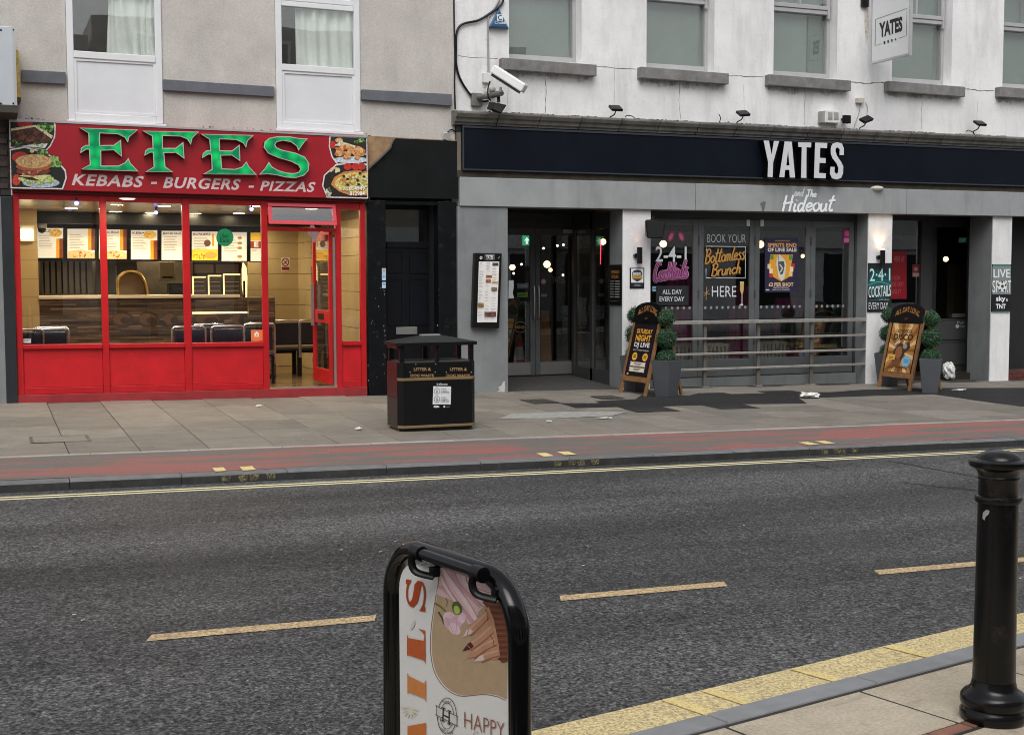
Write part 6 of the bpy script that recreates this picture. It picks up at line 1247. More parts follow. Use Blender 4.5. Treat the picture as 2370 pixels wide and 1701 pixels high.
# projecting sign
SX = 13.42
HS = thing('hanging_pub_sign', 'white rectangular pub sign hanging out from the wall between windows', 'sign', (SX, -.6, 5.0))
y0, y1 = onX(2017, 130, SX).y, onX(2104, 110, SX).y; zb_s = onX(2015.5, 149.5, SX).z; zt_s = zb_s+1.08
mb = MB(mk('white_sign_panel', (.72, .735, .75), .35, var=.04, streak=.05)); mb.box(SX, SX+.04, y1, y0, zb_s+.03, zt_s); mb.build('sign_panel', HS, bevel=.008)
mb = MB(M_SILVER); mb.box(SX-.012, SX+.05, y1-.012, y0+.012, zb_s, zb_s+.029); mb.box(SX-.012, SX+.05, y1-.012, y1-.001, zb_s+.03, zt_s); mb.box(SX-.012, SX+.05, y0+.001, y0+.012, zb_s+.03, zt_s); mb.build('frame_edge', HS)
fn = planefn((SX-.001, 0, 0), (0, 1, 0), (0, 0, 1), (-1, 0, 0))
def sy_(u, v): p = onX(1870+u/4.536, v/4.536, SX-.001); return (p.y, p.z)
class PRX(PR):
    def P(s, u, v): p = onX(1870+u/4.536, v/4.536, SX-.002); return Vector((SX-.002-s.L*.0004, p.y, p.z))
pr = PRX(None); K = C(22, 24, 28)
pr.ribbon([(770, 463), (705, 487), (710, 208), (1040, 93), (1032, 380), (958, 405)], 5, K); pr.text('YATES', 748, 244, 992, 404, K, .05, 0, -72)
for i, ch in enumerate('1884'): pr.text(ch, 794+i*39, 436-i*12, 812+i*39, 468-i*12, K, .03)
pr.build('sign_print', HS)
mb = MB(M_BLKPLASTIC); zz_ = zt_s+.09; mb.box(SX+.02, SX+.07, y1+.1, PY-.001, zz_, zz_+.05); mb.box(SX+.02, SX+.07, y1+.2, y1+.24, zt_s, zz_); mb.box(SX+.02, SX+.07, y0-.24, y0-.2, zt_s, zz_); p = at(2003, 8, PY-.05); mb.box(p.x-.06, p.x+.06, PY-.06, PY-.001, p.z-.06, zz_+.3); mb.box(p.x-.06, SX+.07, PY-.05, PY-.02, zz_, zz_+.05); mb.build('bracket', HS)
# alarm box
AL = thing('alarm_box', 'blue triangular burglar alarm box beside the first pub window', 'alarm box', at(1154, 66, 0)); az = lambda u, v, Y: at(1030+u/5.0875, v/5.0875, Y)
q = [az(u, v, -.03) for u, v in ((632, 100), (755, 342), (512, 328))]; bq = [az(u, v, PY-.001) for u, v in ((632, 96), (757, 345), (508, 332))]; c_ = sum(q, Vector())/3; q = [c_+(p-c_)*.88 for p in q]
MB(mk('alarm_blue', (.02, .095, .20), .35, var=.1)).add(q+bq, [(0, 1, 2), (5, 4, 3), (0, 3, 4, 1), (1, 4, 5, 2), (2, 5, 3, 0)]).build('cover', AL, bevel=.012)
pr = PR(lambda u, v, L: az(u, v, -.033-L*.0003)); pr.rect(612, 174, 682, 248, (.75, .78, .8)); pr.ribbon([(668, 193), (650, 186), (632, 198), (628, 214), (636, 232), (655, 238), (670, 229)], 12, C(20, 64, 96)); pr.text('Chubb', 584, 250, 718, 288, (.85, .87, .9), .0); pr.build('print', AL)
# CCTV camera on its arm, with lamp below
M_DKGREY = mk('weathered_grey_bracket', (.15, .145, .135), .6, var=.25, vs=8, grime=.3)
CC = thing('security_camera', 'white bullet security camera on a grey arm over the cornice', 'security camera', at(1120, 235, -.2))
P_ = lambda u, v, Y: at(1030+u/5.0875, v/5.0875, Y)
a, b = P_(560, 870, -.5), P_(880, 1075, -.75); d = (b-a).normalized(); up = Vector((0, 0, 1))-d*d.z; up.normalize(); sd_ = d.cross(up)
mb = MB(mk('white_camera_shell', (.74, .75, .76), .35, var=.04))
def obox(mb, a, b, w, h0, h1): return mb.hexa([a-sd_*w+up*h0, a+sd_*w+up*h0, b+sd_*w+up*h0, b-sd_*w+up*h0, a-sd_*w*.9+up*h1, a+sd_*w*.9+up*h1, b+sd_*w*.9+up*h1, b-sd_*w*.9+up*h1])
obox(mb, a-d*.02, b+d*.05, .088, .0, .125); mb.build('housing', CC, bevel=.018); mb = MB(M_BLKPLASTIC); obox(mb, a+d*.01, b, .06, -.035, -.001); mb.build('underside', CC)
MB(M_DKGREY).tube([P_(390, 1150, PY-.05), P_(540, 1130, -.3), P_(665, 1100, -.55)], .042, 12).build('arm', CC, smooth=True); MB(M_GREYPL).tube([P_(655, 1090, -.56), P_(655, 1030, -.58)], .02, 8).build('swivel', CC); p = P_(360, 1170, PY); MB(M_DKGREY).box(p.x-.08, p.x+.08, PY-.07, PY-.001, p.z-.11, p.z+.08).build('wall_plate', CC, bevel=.01)
p = P_(545, 1060, -.1); MB(M_WHITEPL).tube([P_(540, 1060, PY), P_(540, 1060, -.06)], .075, 16).build('dome_base', CC, smooth=True); MB(M_GREYPL).ball(P_(555, 1060, -.1), .05, 8).build('dome', CC, smooth=True)
JB = thing('junction_box', 'small white junction box at the end of the conduit above the camera', 'junction box', P_(495, 980, PY)); mb = MB(M_WHITEPL); pbox(mb, 1030+458/5.0875, 860/5.0875, 1030+545/5.0875, 975/5.0875, PY-.09, PY-.001); mb.build('box', JB, bevel=.008); MB(M_GREYPL).tube([P_(510, 862, PY-.04), P_(510, 840, PY-.04)], .02, 8).build('gland', JB)
CF = thing('camera_floodlight', 'small black floodlight hanging under the security camera', 'floodlight', P_(620, 1330, -.3)); f1 = [P_(u, v, -.45) for u, v in ((575, 1205), (730, 1240), (665, 1340), (545, 1290))]; MB(M_BLKPLASTIC).ext(f1, (-.02, .14, .02)).build('housing', CF, bevel=.01); MB(M_BLKPLASTIC).tube([P_(630, 1205, -.42), P_(630, 1130, -.4)], .025, 8).build('bracket', CF); g1 = [p+Vector((0, -.004, 0)) for p in f1]; c_ = sum(g1, Vector())/4; MB(mk('lamp_glass', (.05, .05, .05), .1)).ext([c_+(p-c_)*.8 for p in g1], (0, .003, 0)).build('glass', CF)
# cables
def cable(name, pts, Y, r, lab, m=M_BLKPLASTIC, z=P_):
    return tag(MB(m).tube(smooth_path([z(u, v, Y if not isinstance(Y, list) else Y[i]) for i, (u, v) in enumerate(pts)], 6), r, 8).build(name, smooth=True), lab, 'cable')
cable('black_cable', [(690, -10), (660, 60), (560, 140), (400, 240), (230, 280), (160, 330), (132, 430), (130, 600), (130, 740), (165, 900), (240, 1040), (330, 1150), (430, 1195), (510, 1190)], PY-.03, .017, 'thick black cable looping down the white wall to the camera arm')
cable('grey_conduit', [(645, -10), (540, 170), (512, 210), (505, 400), (508, 600), (510, 840)], PY-.018, .016, 'grey conduit running down the wall past the alarm box', M_GREYPL)
cable('wall_cable', [(104, -10), (108, 300), (116, 700), (112, 1000), (120, 1290)], .012, .012, 'thin dark cable down the joint between the two buildings')
cable('short_cable', [(530, 960), (505, 1050), (510, 1150), (540, 1190)], -.42, .011, 'short black lead hanging from the back of the security camera')
cable('loop_cable', [(30, 1560), (70, 1530), (110, 1545), (150, 1600), (165, 1660)], .0, .008, 'small loop of black wire at the corner under the cornice end')
# old grey junction box dangling under the render
OB = thing('dangling_box', 'small grey box dangling at the foot of the render by the cornice', 'junction box', at(1033, 318, 0)); mb = MB(M_GREYPL); q = [at(840+u/9.046, 300+v/9.046, -.06) for u, v in ((1740, 85), (1850, 120), (1800, 240), (1690, 200))]; mb.ext(q, (0, .05, 0)); mb.build('box', OB); mb = MB(M_WHITEPL); q = [at(840+u/9.046, 300+v/9.046, -.05) for u, v in ((1680, 50), (1760, 60), (1755, 85), (1690, 75))]; mb.ext(q, (0, .03, 0)); mb.build('lid', OB)
# floodlights along the cornice
def flood(u, v, lab, tilt, Y=-.2):
    t = thing('sign_floodlight', lab, 'floodlight', at(u, v+8, Y), group='small floodlights along the cornice'); p = at(u, v, Y); a = tilt
    ux = Vector((math.cos(a), 0, math.sin(a))); uz = Vector((0, -.5, .86)); uy = ux.cross(uz)
    def bb(mb, w, l, h0, h1): mb.hexa([p-ux*w-uy*l+uz*h0, p+ux*w-uy*l+uz*h0, p+ux*w+uy*l+uz*h0, p-ux*w+uy*l+uz*h0, p-ux*w-uy*l+uz*h1, p+ux*w-uy*l+uz*h1, p+ux*w+uy*l+uz*h1, p-ux*w+uy*l+uz*h1]); return mb
    bb(MB(M_BLKPLASTIC), .09, .075, -.02, .02).build('housing', t, bevel=.006); bb(MB(M_DKFRAME), .07, .055, -.026, -.0205).build('lens', t)
    MB(M_BLKPLASTIC).tube(smooth_path([p+Vector((.02, .02, -.02)), p+Vector((.0, .05, -.09)), p+Vector((-.05, .1, -.13)), p+Vector((.02, .15, -.17))], 4), .01, 6).build('stem', t)
flood(1425, 251, 'black floodlight on the cornice below the gap between first and second pub windows', 0); flood(1720, 263, 'black floodlight on the cornice below the third pub window', .1); flood(2005, 277, 'tilted black floodlight below the small cream wall box', .35); flood(2268, 286, 'black floodlight on the cornice nearest the right edge', 0)
VB = thing('louvred_box', 'white louvred sounder box above the pub name', 'vent box', at(1925, 284, -.1)); mb = MB(M_WHITEPL); pbox(mb, 1910, 256, 1945, 285, -.06, PY-.001); mb.build('case', VB, bevel=.01)
mb = MB(M_GREYPL)
for i in range(7):
    for u0, u1 in ((1917, 1927), (1930, 1941)): pbox(mb, u0, 261+i*2.6, u1, 262.2+i*2.6, -.066, -.0605)
mb.build('louvre', VB); mb = MB(M_GREYPL); pbox(mb, 1902, 258, 1909.5, 284, -.05, PY-.001); mb.build('side_flange', VB)
SB = thing('black_sensor', 'small black sensor box beside the white louvred box', 'sensor', at(1961, 285, -.1)); mb = MB(M_BLKPLASTIC); pbox(mb, 1955, 267, 1970, 286, -.1, -.03); mb.build('box', SB, bevel=.008); MB(M_BLKPLASTIC).tube([at(1960, 276, -.03), at(1948, 277, PY)], .02, 8).build('arm', SB)
CB = thing('cream_wall_box', 'small cream box with trailing wires below the hanging pub sign', 'junction box', at(1992, 240, 0)); mb = MB(mk('cream_plastic2', (.5, .47, .4), .5)); pbox(mb, 1985, 227, 2001, 239, PY-.07, PY-.001); mb.build('box', CB, bevel=.006)
for pts in (((1992, 240), (1988, 262), (1978, 290), (1977, 298)), ((2003, 238), (2008, 250), (2005, 275))): MB(M_GREYPL).tube(smooth_path([at(u, v, PY-.015) for u, v in pts], 4), .006, 6).build('wire', CB)
# weeds and loose wires on the cornice
for i, pts in enumerate((((1447, 272), (1452, 268), (1464, 270), (1470, 276)), ((1664, 265), (1668, 275), (1666, 284), (1680, 287), (1687, 282)), ((1740, 290), (1748, 288), (1764, 290)), ((2236, 305), (2242, 302), (2252, 307)))):
    cable('loose_wire', pts, -.16, .007, ['short loose wire on the cornice right of the first floodlight', 'bent loose wire standing on the cornice near the second floodlight', 'flat loose wire on the cornice past the second floodlight', 'short loose wire at the foot of the rightmost floodlight'][i], z=at)

# ================================================================== A-BOARDS AND TOPIARY ON THE PAVEMENT
# local frame: x across the board, -y faces the reader, z up
def aboard(loc, rz, lab, draw):
    t = thing('a_board', lab, 'a-board', loc, rz, 'wooden a-boards outside the pub'); W2 = .38; H = 1.25; S = .31; w = .05
    lean = math.atan2(S, H); pt = lambda x, s, dn=0.: Vector((x, -S*(1-s)-dn*math.cos(lean), H*s+dn*-math.sin(lean)*-0))
    for side in (-1, 1):                                                                                # front leaf, then rear leaf
        for sx in (-1, 1):
            a = Vector((sx*(W2-.025), side*S, 0)); b = Vector((sx*(W2-.025), side*.02, H)); MB(M_WOOD).hexa([a+Vector((-.025, -.02, 0)), a+Vector((.025, -.02, 0)), a+Vector((.025, .02, 0)), a+Vector((-.025, .02, 0)), b+Vector((-.025, -.02, 0)), b+Vector((.025, -.02, 0)), b+Vector((.025, .02, 0)), b+Vector((-.025, .02, 0))]).build('leg', t, local=True, bevel=.004)
        def at_s(s): return Vector((0, side*(S+(.02-S)*s), H*s))
        for s0, s1, nm, m_ in ((.15, .21, 'cross_rail', M_WOOD),):
            a, b = at_s(s0), at_s(s1); MB(m_).hexa([Vector((-W2+.05, a.y-.015, a.z)), Vector((W2-.05, a.y-.015, a.z)), Vector((W2-.05, a.y+.015, a.z)), Vector((-W2+.05, a.y+.015, a.z)), Vector((-W2+.05, b.y-.015, b.z)), Vector((W2-.05, b.y-.015, b.z)), Vector((W2-.05, b.y+.015, b.z)), Vector((-W2+.05, b.y+.015, b.z))]).build(nm, t, local=True)
        a, b = at_s(.21), at_s(1.0); MB(M_BLKPLASTIC).hexa([Vector((-W2+.05, a.y-.008, a.z)), Vector((W2-.05, a.y-.008, a.z)), Vector((W2-.05, a.y+.008, a.z)), Vector((-W2+.05, a.y+.008, a.z)), Vector((-W2+.05, b.y-.008, b.z)), Vector((W2-.05, b.y-.008, b.z)), Vector((W2-.05, b.y+.008, b.z)), Vector((-W2+.05, b.y+.008, b.z))]).build('poster_panel', t, local=True)
    arch = [(-W2, .86)]+[(W2*math.cos(math.pi*(1-i/14)), H-.02+.12*math.sin(math.pi*i/14)) for i in range(15)]+[(W2, .86)]
    def lf(x, z, dn): s = z/H; return Vector((x, -(S+(.02-S)*s)-dn, z))
    mb = MB(M_BLKPLASTIC); n = len(arch); arch = [(x, max(z, 1.05)) for x, z in arch]; mb.ext([lf(x, z, .026) for x, z in arch], (0, .012, 0)); mb.build('arched_header', t, local=True)
    fn = lambda u, v, L: lf(u, v, (.012 if v < 1.05 else .028)+L*.0002+.0)
    class PA(PR):
        def text(s, tx, x0, y0, x1, y1, col, bold=0., shear=0., dy=0., space=1.): return PR.text(s, tx, x0, y1, x1, y0, col, bold, shear, dy, space) if False else PA.t2(s, tx, x0, y0, x1, y1, col, bold)
        def t2(s, tx, x0, y0, x1, y1, col, bold):
            v, f, ar = text_mesh(tx, bold); s.c(col); return s.add([s.P(x0+u*(x1-x0), y0+w*(y1-y0)) for u, w in v], f)
    pr = PA(lambda u, v, L: lf(u, v, .030+L*.0002))
    v, f, ar = text_mesh('ALL DAY LONG', .005); pr.c(C(186, 130, 70)); pr.add([pr.P(-.27+u*.54, 1.145+.085*w+.075*math.sin(math.pi*u)) for u, w in v], f); pr.text('EST', -.035, 1.10, .035, 1.125, C(150, 110, 60)); pr.build('header_print', t, local=True)
    pr = PA(lambda u, v, L: lf(u, v, .012+L*.0002)); draw(pr); pr.build('poster', t, local=True); return t
def dj(pr):
    pr.rect(-.30, .27, .30, 1.04, C(26, 20, 26)); pr.poly([(-.30, .35), (.30, .35), (.30, .62), (-.30, .5)], C(44, 16, 46)); pr.text('SATURDAY', -.22, .885, .22, .955, C(236, 170, 60), .03); pr.text('NIGHT', -.22, .775, .22, .868, C(240, 176, 60), .03); pr.text('DJ LIVE', -.22, .67, .22, .758, C(236, 234, 230), .03); pr.text('EVERY SATURDAY FROM 8PM', -.22, .635, .22, .655, C(210, 205, 200), .01)
    for s in (-.14, .16): pr.ell(s, .55, .075, .06, C(232, 184, 60), 12); pr.rect(s-.04, .555, s+.04, .572, C(120, 80, 20)); pr.rect(s-.035, .53, s+.035, .545, C(120, 80, 20))
    for v in (.41, .33): pr.poly([(-.23, v), (.22, v), (.2, v+.03), (.22, v+.062), (-.23, v+.062), (-.21, v+.03)], C(226, 220, 196)); pr.rect(-.12, v+.036, .10, v+.048, C(90, 84, 70)); pr.rect(-.09, v+.016, .07, v+.026, C(110, 100, 84))
    pr.ell(-.24, .29, .03, .012, C(190, 190, 190))
def disco(pr):
    pr.rect(-.30, .27, .30, 1.04, C(186, 130, 66)); cx, cy = .0, .60
    for i in range(16):
        a0 = i*math.pi/8; a1 = a0+math.pi/16
        def ed(a):
            dx_, dy_ = math.cos(a), math.sin(a); t_ = min((.30/abs(dx_)) if abs(dx_) > 1e-6 else 9, ((1.04-cy) if dy_ > 0 else (cy-.27))/abs(dy_) if abs(dy_) > 1e-6 else 9); return (cx+dx_*t_, cy+dy_*t_)
        pr.poly([(cx, cy), ed(a0), ed(a1)], C(232, 196, 140) if i % 2 else C(140, 90, 44))
    pr.text('THROWBACK', -.13, .985, .13, 1.005, C(90, 56, 30)); pr.text('OLD SCHOOL', -.19, .89, .19, .945, C(46, 28, 22), .025); pr.text('DISCO', -.22, .775, .22, .875, C(36, 24, 20), .03)
    pr.poly([(-.16, .62), (-.05, .74), (.06, .70), (.16, .76), (.2, .66), (.1, .58), (.06, .46), (-.02, .36), (-.12, .40), (-.18, .5)], C(70, 50, 40)); pr.ell(-.04, .58, .08, .10, C(150, 96, 60), 12); pr.ell(-.05, .42, .10, .055, C(124, 74, 46), 12, .5); pr.ell(.08, .68, .05, .04, C(150, 152, 150), 10); pr.ell(-.13, .72, .05, .02, C(190, 196, 196), 8, .6)
    pr.rect(-.27, .46, -.10, .545, C(226, 176, 80)); pr.rect(-.24, .5, -.14, .51, C(110, 70, 30)); pr.rect(-.24, .48, -.15, .489, C(110, 70, 30)); pr.ell(.17, .45, .095, .09, C(126, 186, 222), 14); pr.rect(.11, .46, .23, .472, C(60, 110, 150)); pr.rect(.12, .43, .22, .442, C(60, 110, 150))
    pr.rect(-.18, .355, .18, .368, C(90, 56, 26)); pr.rect(-.22, .332, .22, .345, C(90, 56, 26)); pr.rect(-.1, .30, .12, .31, C(110, 72, 36))
def gp(x, y, dz=.001): return Vector((x, y, zp(x, y)+dz+.002))
aboard(gp(9.11, -.74), R(-87), 'wooden a-board advertising a Saturday night DJ outside the entrance pier', dj)
aboard(gp(13.66, -.92), R(-87), 'wooden a-board with a gold disco poster near the rightmost piers', disco)
# topiary
LEAFM = {}
def leafball(r, seed, cut_=False):
    random.seed(seed); mb = MB(M_LEAF); n = int(1500*(r/.14)**2)
    for i in range(n):
        d = Vector((random.gauss(0, 1), random.gauss(0, 1), random.gauss(0, 1))).normalized()
        if cut_ and d.z < -.2: continue
        bump_ = 1+.09*noise.noise(d*3.1+Vector((seed, 0, 0))); c = d*r*bump_*(random.uniform(.86, 1.03) if random.random() < .94 else random.uniform(1.03, 1.13)); nn_ = (d+Vector((random.gauss(0, .6), random.gauss(0, .6), random.gauss(0, .6)))).normalized()
        t1_ = nn_.orthogonal().normalized(); t1_.rotate(Matrix.Rotation(random.uniform(0, 6.28), 3, nn_)); t2_ = nn_.cross(t1_); s = random.uniform(.007, .013)
        mb.add([c-t1_*s, c-t2_*s*.55, c+t1_*s, c+t2_*s*.55], [(0, 1, 2, 3)])
    mb.use(M_LEAFCORE); mb.ball((0, 0, 0), r*.86, 10); o = mb.build('t', local=True); m_ = o.data; bpy.data.objects.remove(o); return m_
BALLS = [leafball(.125, 1), leafball(.152, 2), leafball(.15, 3, True)]
def topiary(loc, rz, lab):
    t = thing('topiary_planter', lab, 'potted plant', loc, rz, 'topiary planters beside the a-boards'); h = .53; b0, b1 = .115, .165
    mb = MB(M_PLANTER); mb.hexa([(-b0, -b0, 0), (b0, -b0, 0), (b0, b0, 0), (-b0, b0, 0), (-b1, -b1, h), (b1, -b1, h), (b1, b1, h), (-b1, b1, h)]); mb.build('planter', t, local=True, bevel=.006)
    MB(M_LEAFCORE).box(-b1+.02, b1-.02, -b1+.02, b1-.02, h+.0005, h+.006).build('soil', t, local=True)
    MB(M_WOOD).tube([(0, 0, h), (.005, 0, .8), (0, 0, 1.15)], .014, 8).build('stem', t, local=True)
    for m_, z in zip(BALLS, (1.135, .845, .545)):
        o = bpy.data.objects.new('leaf_ball', m_); COL.objects.link(o); o.parent = t; o.location = (0, 0, z); o.rotation_euler = (0, 0, random.uniform(0, 6))
    MB(M_LEAF).tube([(0, 0, 1.25), (.004, 0, 1.285)], .008, 5).build('tip', t, local=True); return t
topiary(gp(9.12, -1.20), R(25), 'triple ball topiary in a grey planter right of the Saturday night board'); topiary(gp(9.08, -.28), R(20), 'triple ball topiary mostly hidden behind the Saturday night board'); topiary(gp(13.50, -1.62), R(48), 'triple ball topiary in a grey planter right of the disco board'); topiary(gp(13.68, -.36), R(20), 'triple ball topiary mostly hidden behind the disco board')
random.seed(5)
# plastic bag, litter
def rag(loc, rx_, ry_, rz_, lab, cat, name, mat, seed, n=10, rough_=.34):
    mb = MB(mat); vs_ = []; fs = []
    for j in range(n+1):
        for i in range(n*2):
            a = math.pi*j/n; b = math.pi*i/n; d = Vector((math.sin(a)*math.cos(b), math.sin(a)*math.sin(b), math.cos(a))); k = 1+rough_*noise.noise(d*2.3+Vector((seed, seed, 0)))+.16*noise.noise(d*6+Vector((0, seed, 0)))
            vs_.append((d.x*rx_*k, d.y*ry_*k, max(0, rz_+d.z*rz_*k)))
    for j in range(n):
        for i in range(n*2): fs.append((j*n*2+i, j*n*2+(i+1) % (n*2), (j+1)*n*2+(i+1) % (n*2), (j+1)*n*2+i))
    mb.add(vs_, fs); o = mb.build(name, local=True); o.location = loc; return tag(o, lab, cat)
M_BAG = mk('white_carrier_bag', (.62, .63, .62), .4, var=.1, vs=8); M_PAPER = mk('white_litter_paper', (.74, .73, .70), .8, var=.1, vs=20)
p = far(2208, 876); rag(gp(p.x-.33, .32), .10, .11, .15, 'crumpled white carrier bag behind the planter by the side door', 'bag', 'carrier_bag', M_BAG, 3)
for (u, v, a, b, c, lab) in ((1876, 921, .14, .07, .035, 'crumpled white paper litter on the asphalt patch in front of the railing'), (2221, 905, .10, .05, .012, 'flat white litter on the asphalt right of the disco planter'), (1401, 969, .10, .03, .006, 'torn white paper scrap on the flags right of the bin'), (1270, 978, .03, .02, .01, 'tiny white scrap on the flags nearest the bin'), (600, 941, .035, .025, .008, 'tiny white scrap on the flags in front of the red doorway'), (830, 995, .03, .03, .012, 'small pale scrap left of the litter bin')):
    p = far(u, v); rag(gp(p.x, p.y, .004), a, b, c, lab, 'litter', 'litter_scrap', M_PAPER, u*.1, 9, 1.1)
mb = MB(M_PAPER)
for i in range(150):
    xx = random.uniform(-3, 14); yy = random.choice((random.uniform(-6.4, -.2), random.uniform(-12.8, -6.6))); z = (zp(xx, yy) if yy > -6.45 else zr(xx))+.0075; s = random.uniform(.004, .013)
    mb.sheet([(xx-s, yy-s*.6, z), (xx+s, yy-s*.4, z+.002), (xx+s*.7, yy+s*.8, z), (xx-s*.9, yy+s*.5, z+.001)])
o = mb.build('scattered_scraps', local=True, kind='stuff'); tag(o, 'scattered tiny white scraps on the road and pavement', 'litter')
# ironwork in the pavement
iron = mk('worn_cast_iron', (.06, .055, .05), .55, metal=.5, var=.3, vs=12)
for i, (x0, x1, y0, y1) in enumerate(GRATES):
    t = thing('cellar_grating', 'cast iron %s in the flags before the pub entrance' % ['ribbed cover left of centre', 'ribbed cover nearer the DJ board'][i], 'grating', gp((x0+x1)/2, (y0+y1)/2, .0), group='iron covers by the pub entrance')
    MB(iron).add([(x, y, zp(x, y)+.0045) for x, y in ((x0, y0), (x1, y0), (x1, y1), (x0, y1))], [(0, 1, 2, 3)]).build('cover_plate', t)
    for k in range(8): a = x0+.02+(x1-x0-.04)*k/8; mb = MB(mk('iron_rib', (.16, .15, .14), .45, metal=.5, var=.3)); mb.box(a, a+.022, y0+.02, y1-.02, zp(a, y0)+.0046, zp(a, y1)+.012); mb.build('rib', t)
MH = thing('service_cover', 'recessed rectangular service cover filled with paving at lower left', 'cover', gp(.67, -3.8, 0))
mb = MB(mk('cover_frame_iron', (.085, .08, .07), .6, var=.3))
for (x0, x1, y0, y1) in ((.38, .96, -3.58, -3.55), (.38, .96, -4.06, -4.03), (.38, .41, -4.029, -3.581), (.93, .96, -4.029, -3.581)): mb.add([(x, y, zp(x, y)+.005) for x, y in ((x0, y0), (x1, y0), (x1, y1), (x0, y1))], [(0, 1, 2, 3)])
mb.build('cover_frame', MH); mb = MB(M_SLAB); mb.add([(x, y, zp(x, y)+.0035) for x, y in ((.411, -4.028), (.929, -4.028), (.929, -3.582), (.411, -3.582))], [(0, 1, 2, 3)]); mb.build('cover_infill', MH)

# ================================================================== LITTER BIN
bfl, bfr = far(922, 999), far(1105, 995); bx0, bx1 = bfl.x-.0, bfr.x+.0; by0 = (bfl.y+bfr.y)/2; by1 = by0+.50; bz = zp((bx0+bx1)/2, by0)+.002
BIN = thing('litter_bin', 'black double litter bin with hipped roof and gold bands', 'litter bin', ((bx0+bx1)/2, (by0+by1)/2, bz))
M_BIN = mk('black_bin_panel', (.0045, .005, .0055), .36, var=.3, vs=6, spec=.3, grime=.03, bump=.05, bs=20); M_BINRED = mk('deep_red_bin_side', (.055, .006, .008), .4, var=.25, vs=5)
def zy(py): return at(1010, py, by0).z
ch = .05
def octo(g=0., c=ch): return [(bx0+c-g, by0-g), (bx1-c+g, by0-g), (bx1+g, by0+c-g), (bx1+g, by1-c+g), (bx1-c+g, by1+g), (bx0+c-g, by1+g), (bx0-g, by1-c+g), (bx0-g, by0+c-g)]
def slabz(mat, z0, z1, g=0., name='body'):
    p = octo(g); mb = MB(mat); mb.ext([(x, y, z0) for x, y in p], (0, 0, z1-z0)); return mb.build(name, BIN, bevel=.006)
zA, zB_, zC, zD = zy(986), zy(838), zy(800), zy(795)
slabz(M_BLKPLASTIC, bz, bz+.035, -.02, 'base_plinth'); slabz(M_BIN, bz+.036, zB_, 0, 'body')
gb = mk('bin_gold_band', (.20, .135, .06), .5, var=.15); slabz(gb, zy(880), zy(873), .004, 'gold_band'); slabz(gb, zy(989), zy(982.5), .004, 'gold_band')
mb = MB(M_BINRED); mb.box(bx0-.006, bx0-.0005, by0+ch+.01, by1-ch-.01, zy(918), zB_-.0); mb.build('side_panel', BIN); mb = MB(mk('brown_bin_side', (.03, .024, .022), .45)); mb.box(bx0-.006, bx0-.0005, by0+ch+.01, by1-ch-.01, bz+.05, zy(919)); mb.build('side_panel', BIN)
for (x, y) in ((bx0+.02, by0+.02), (bx1-.07, by0+.02), (bx0+.02, by1-.07), (bx1-.07, by1-.07)): mb = MB(M_BIN); mb.box(x, x+.05, y, y+.05, zB_, zC); mb.build('corner_post', BIN)
xm = (bx0+bx1)/2
for y in (by0+.015, by1-.045): mb = MB(M_BIN); mb.box(xm-.022, xm+.022, y, y+.03, zB_, zC); mb.build('centre_post', BIN)
mb = MB(mk('red_bin_end', (.09, .02, .012), .5)); mb.box(bx0-.004, bx0+.018, by0+.06, by1-.06, zC-.03, zC); mb.build('end_trim', BIN)
mb = MB(mk('galvanised_tray', (.13, .13, .13), .4, metal=.6, var=.2)); mb.box(bx0+.03, bx1-.03, by0+.03, by1-.03, zB_-.012, zB_+.012); mb.build('stub_tray', BIN)
slabz(M_BIN, zC, zD+.012, .025, 'roof_rim')
ap = zy(774)-.02; ro = octo(.03); mx, my = xm, (by0+by1)/2; tp = [(mx-.13, my-.05), (mx+.13, my-.05), (mx+.13, my+.05), (mx-.13, my+.05)]
mb = MB(mk('dark_grey_bin_roof', (.016, .018, .019), .4, var=.2, spec=.35)); v = [(x, y, zD+.013) for x, y in ro]+[(x, y, ap) for x, y in tp]
mb.add(v, [(0, 1, 9, 8), (1, 2, 9), (2, 3, 10, 9), (3, 4, 10), (4, 5, 11, 10), (5, 6, 11), (6, 7, 8, 11), (7, 0, 8), (8, 9, 10, 11), (7, 6, 5, 4, 3, 2, 1, 0)]); mb.build('roof', BIN)
mb = MB(mk('steel_stub_plate', (.62, .62, .62), .3, metal=.5)); mb.box(mx-.12, mx+.1, my-.045, my+.045, ap+.001, ap+.012); mb.build('stub_plate', BIN)
nzf = zoomfn(by0-.002, 880, 740, 5.815); G_ = C(158, 126, 88)
pr = PR(nzf)
for dx_ in (0, 486): pr.text('LITTER &', 452+dx_, 646, 684+dx_, 688, G_, .03); pr.text('DOG WASTE', 408+dx_, 732, 726+dx_, 770, G_, .03)
pr.build('gold_lettering', BIN)
pr = PR(nzf); pr.text('In this area', 762, 850, 906, 880, (.75, .76, .78), .01); pr.poly([(714, 894), (955, 898), (948, 1140), (706, 1138)], (.72, .73, .76))
for v in (960, 1068): pr.ring(764, v, 38, 40, 5, C(40, 42, 48)); pr.ell(764, v-16, 7, 8, C(30, 32, 36), 10); pr.ribbon([(764, v-8), (766, v+22)], 9, C(30, 32, 36)); pr.ribbon([(748, v+14), (780, v+10)], 6, C(50, 52, 58))
pr.text('LITTERING', 816, 924, 890, 938, C(80, 84, 92)); pr.rect(816, 948, 900, 954, C(150, 152, 158)); pr.text('£1,000 Fine', 816, 964, 930, 988, C(40, 44, 52), .015); pr.text('FOULING', 816, 1036, 880, 1048, C(80, 84, 92)); pr.rect(816, 1056, 904, 1062, C(150, 152, 158)); pr.text('£1,000 Fine', 812, 1074, 922, 1098, C(40, 44, 52), .015); pr.rect(816, 1106, 926, 1110, C(150, 152, 158))
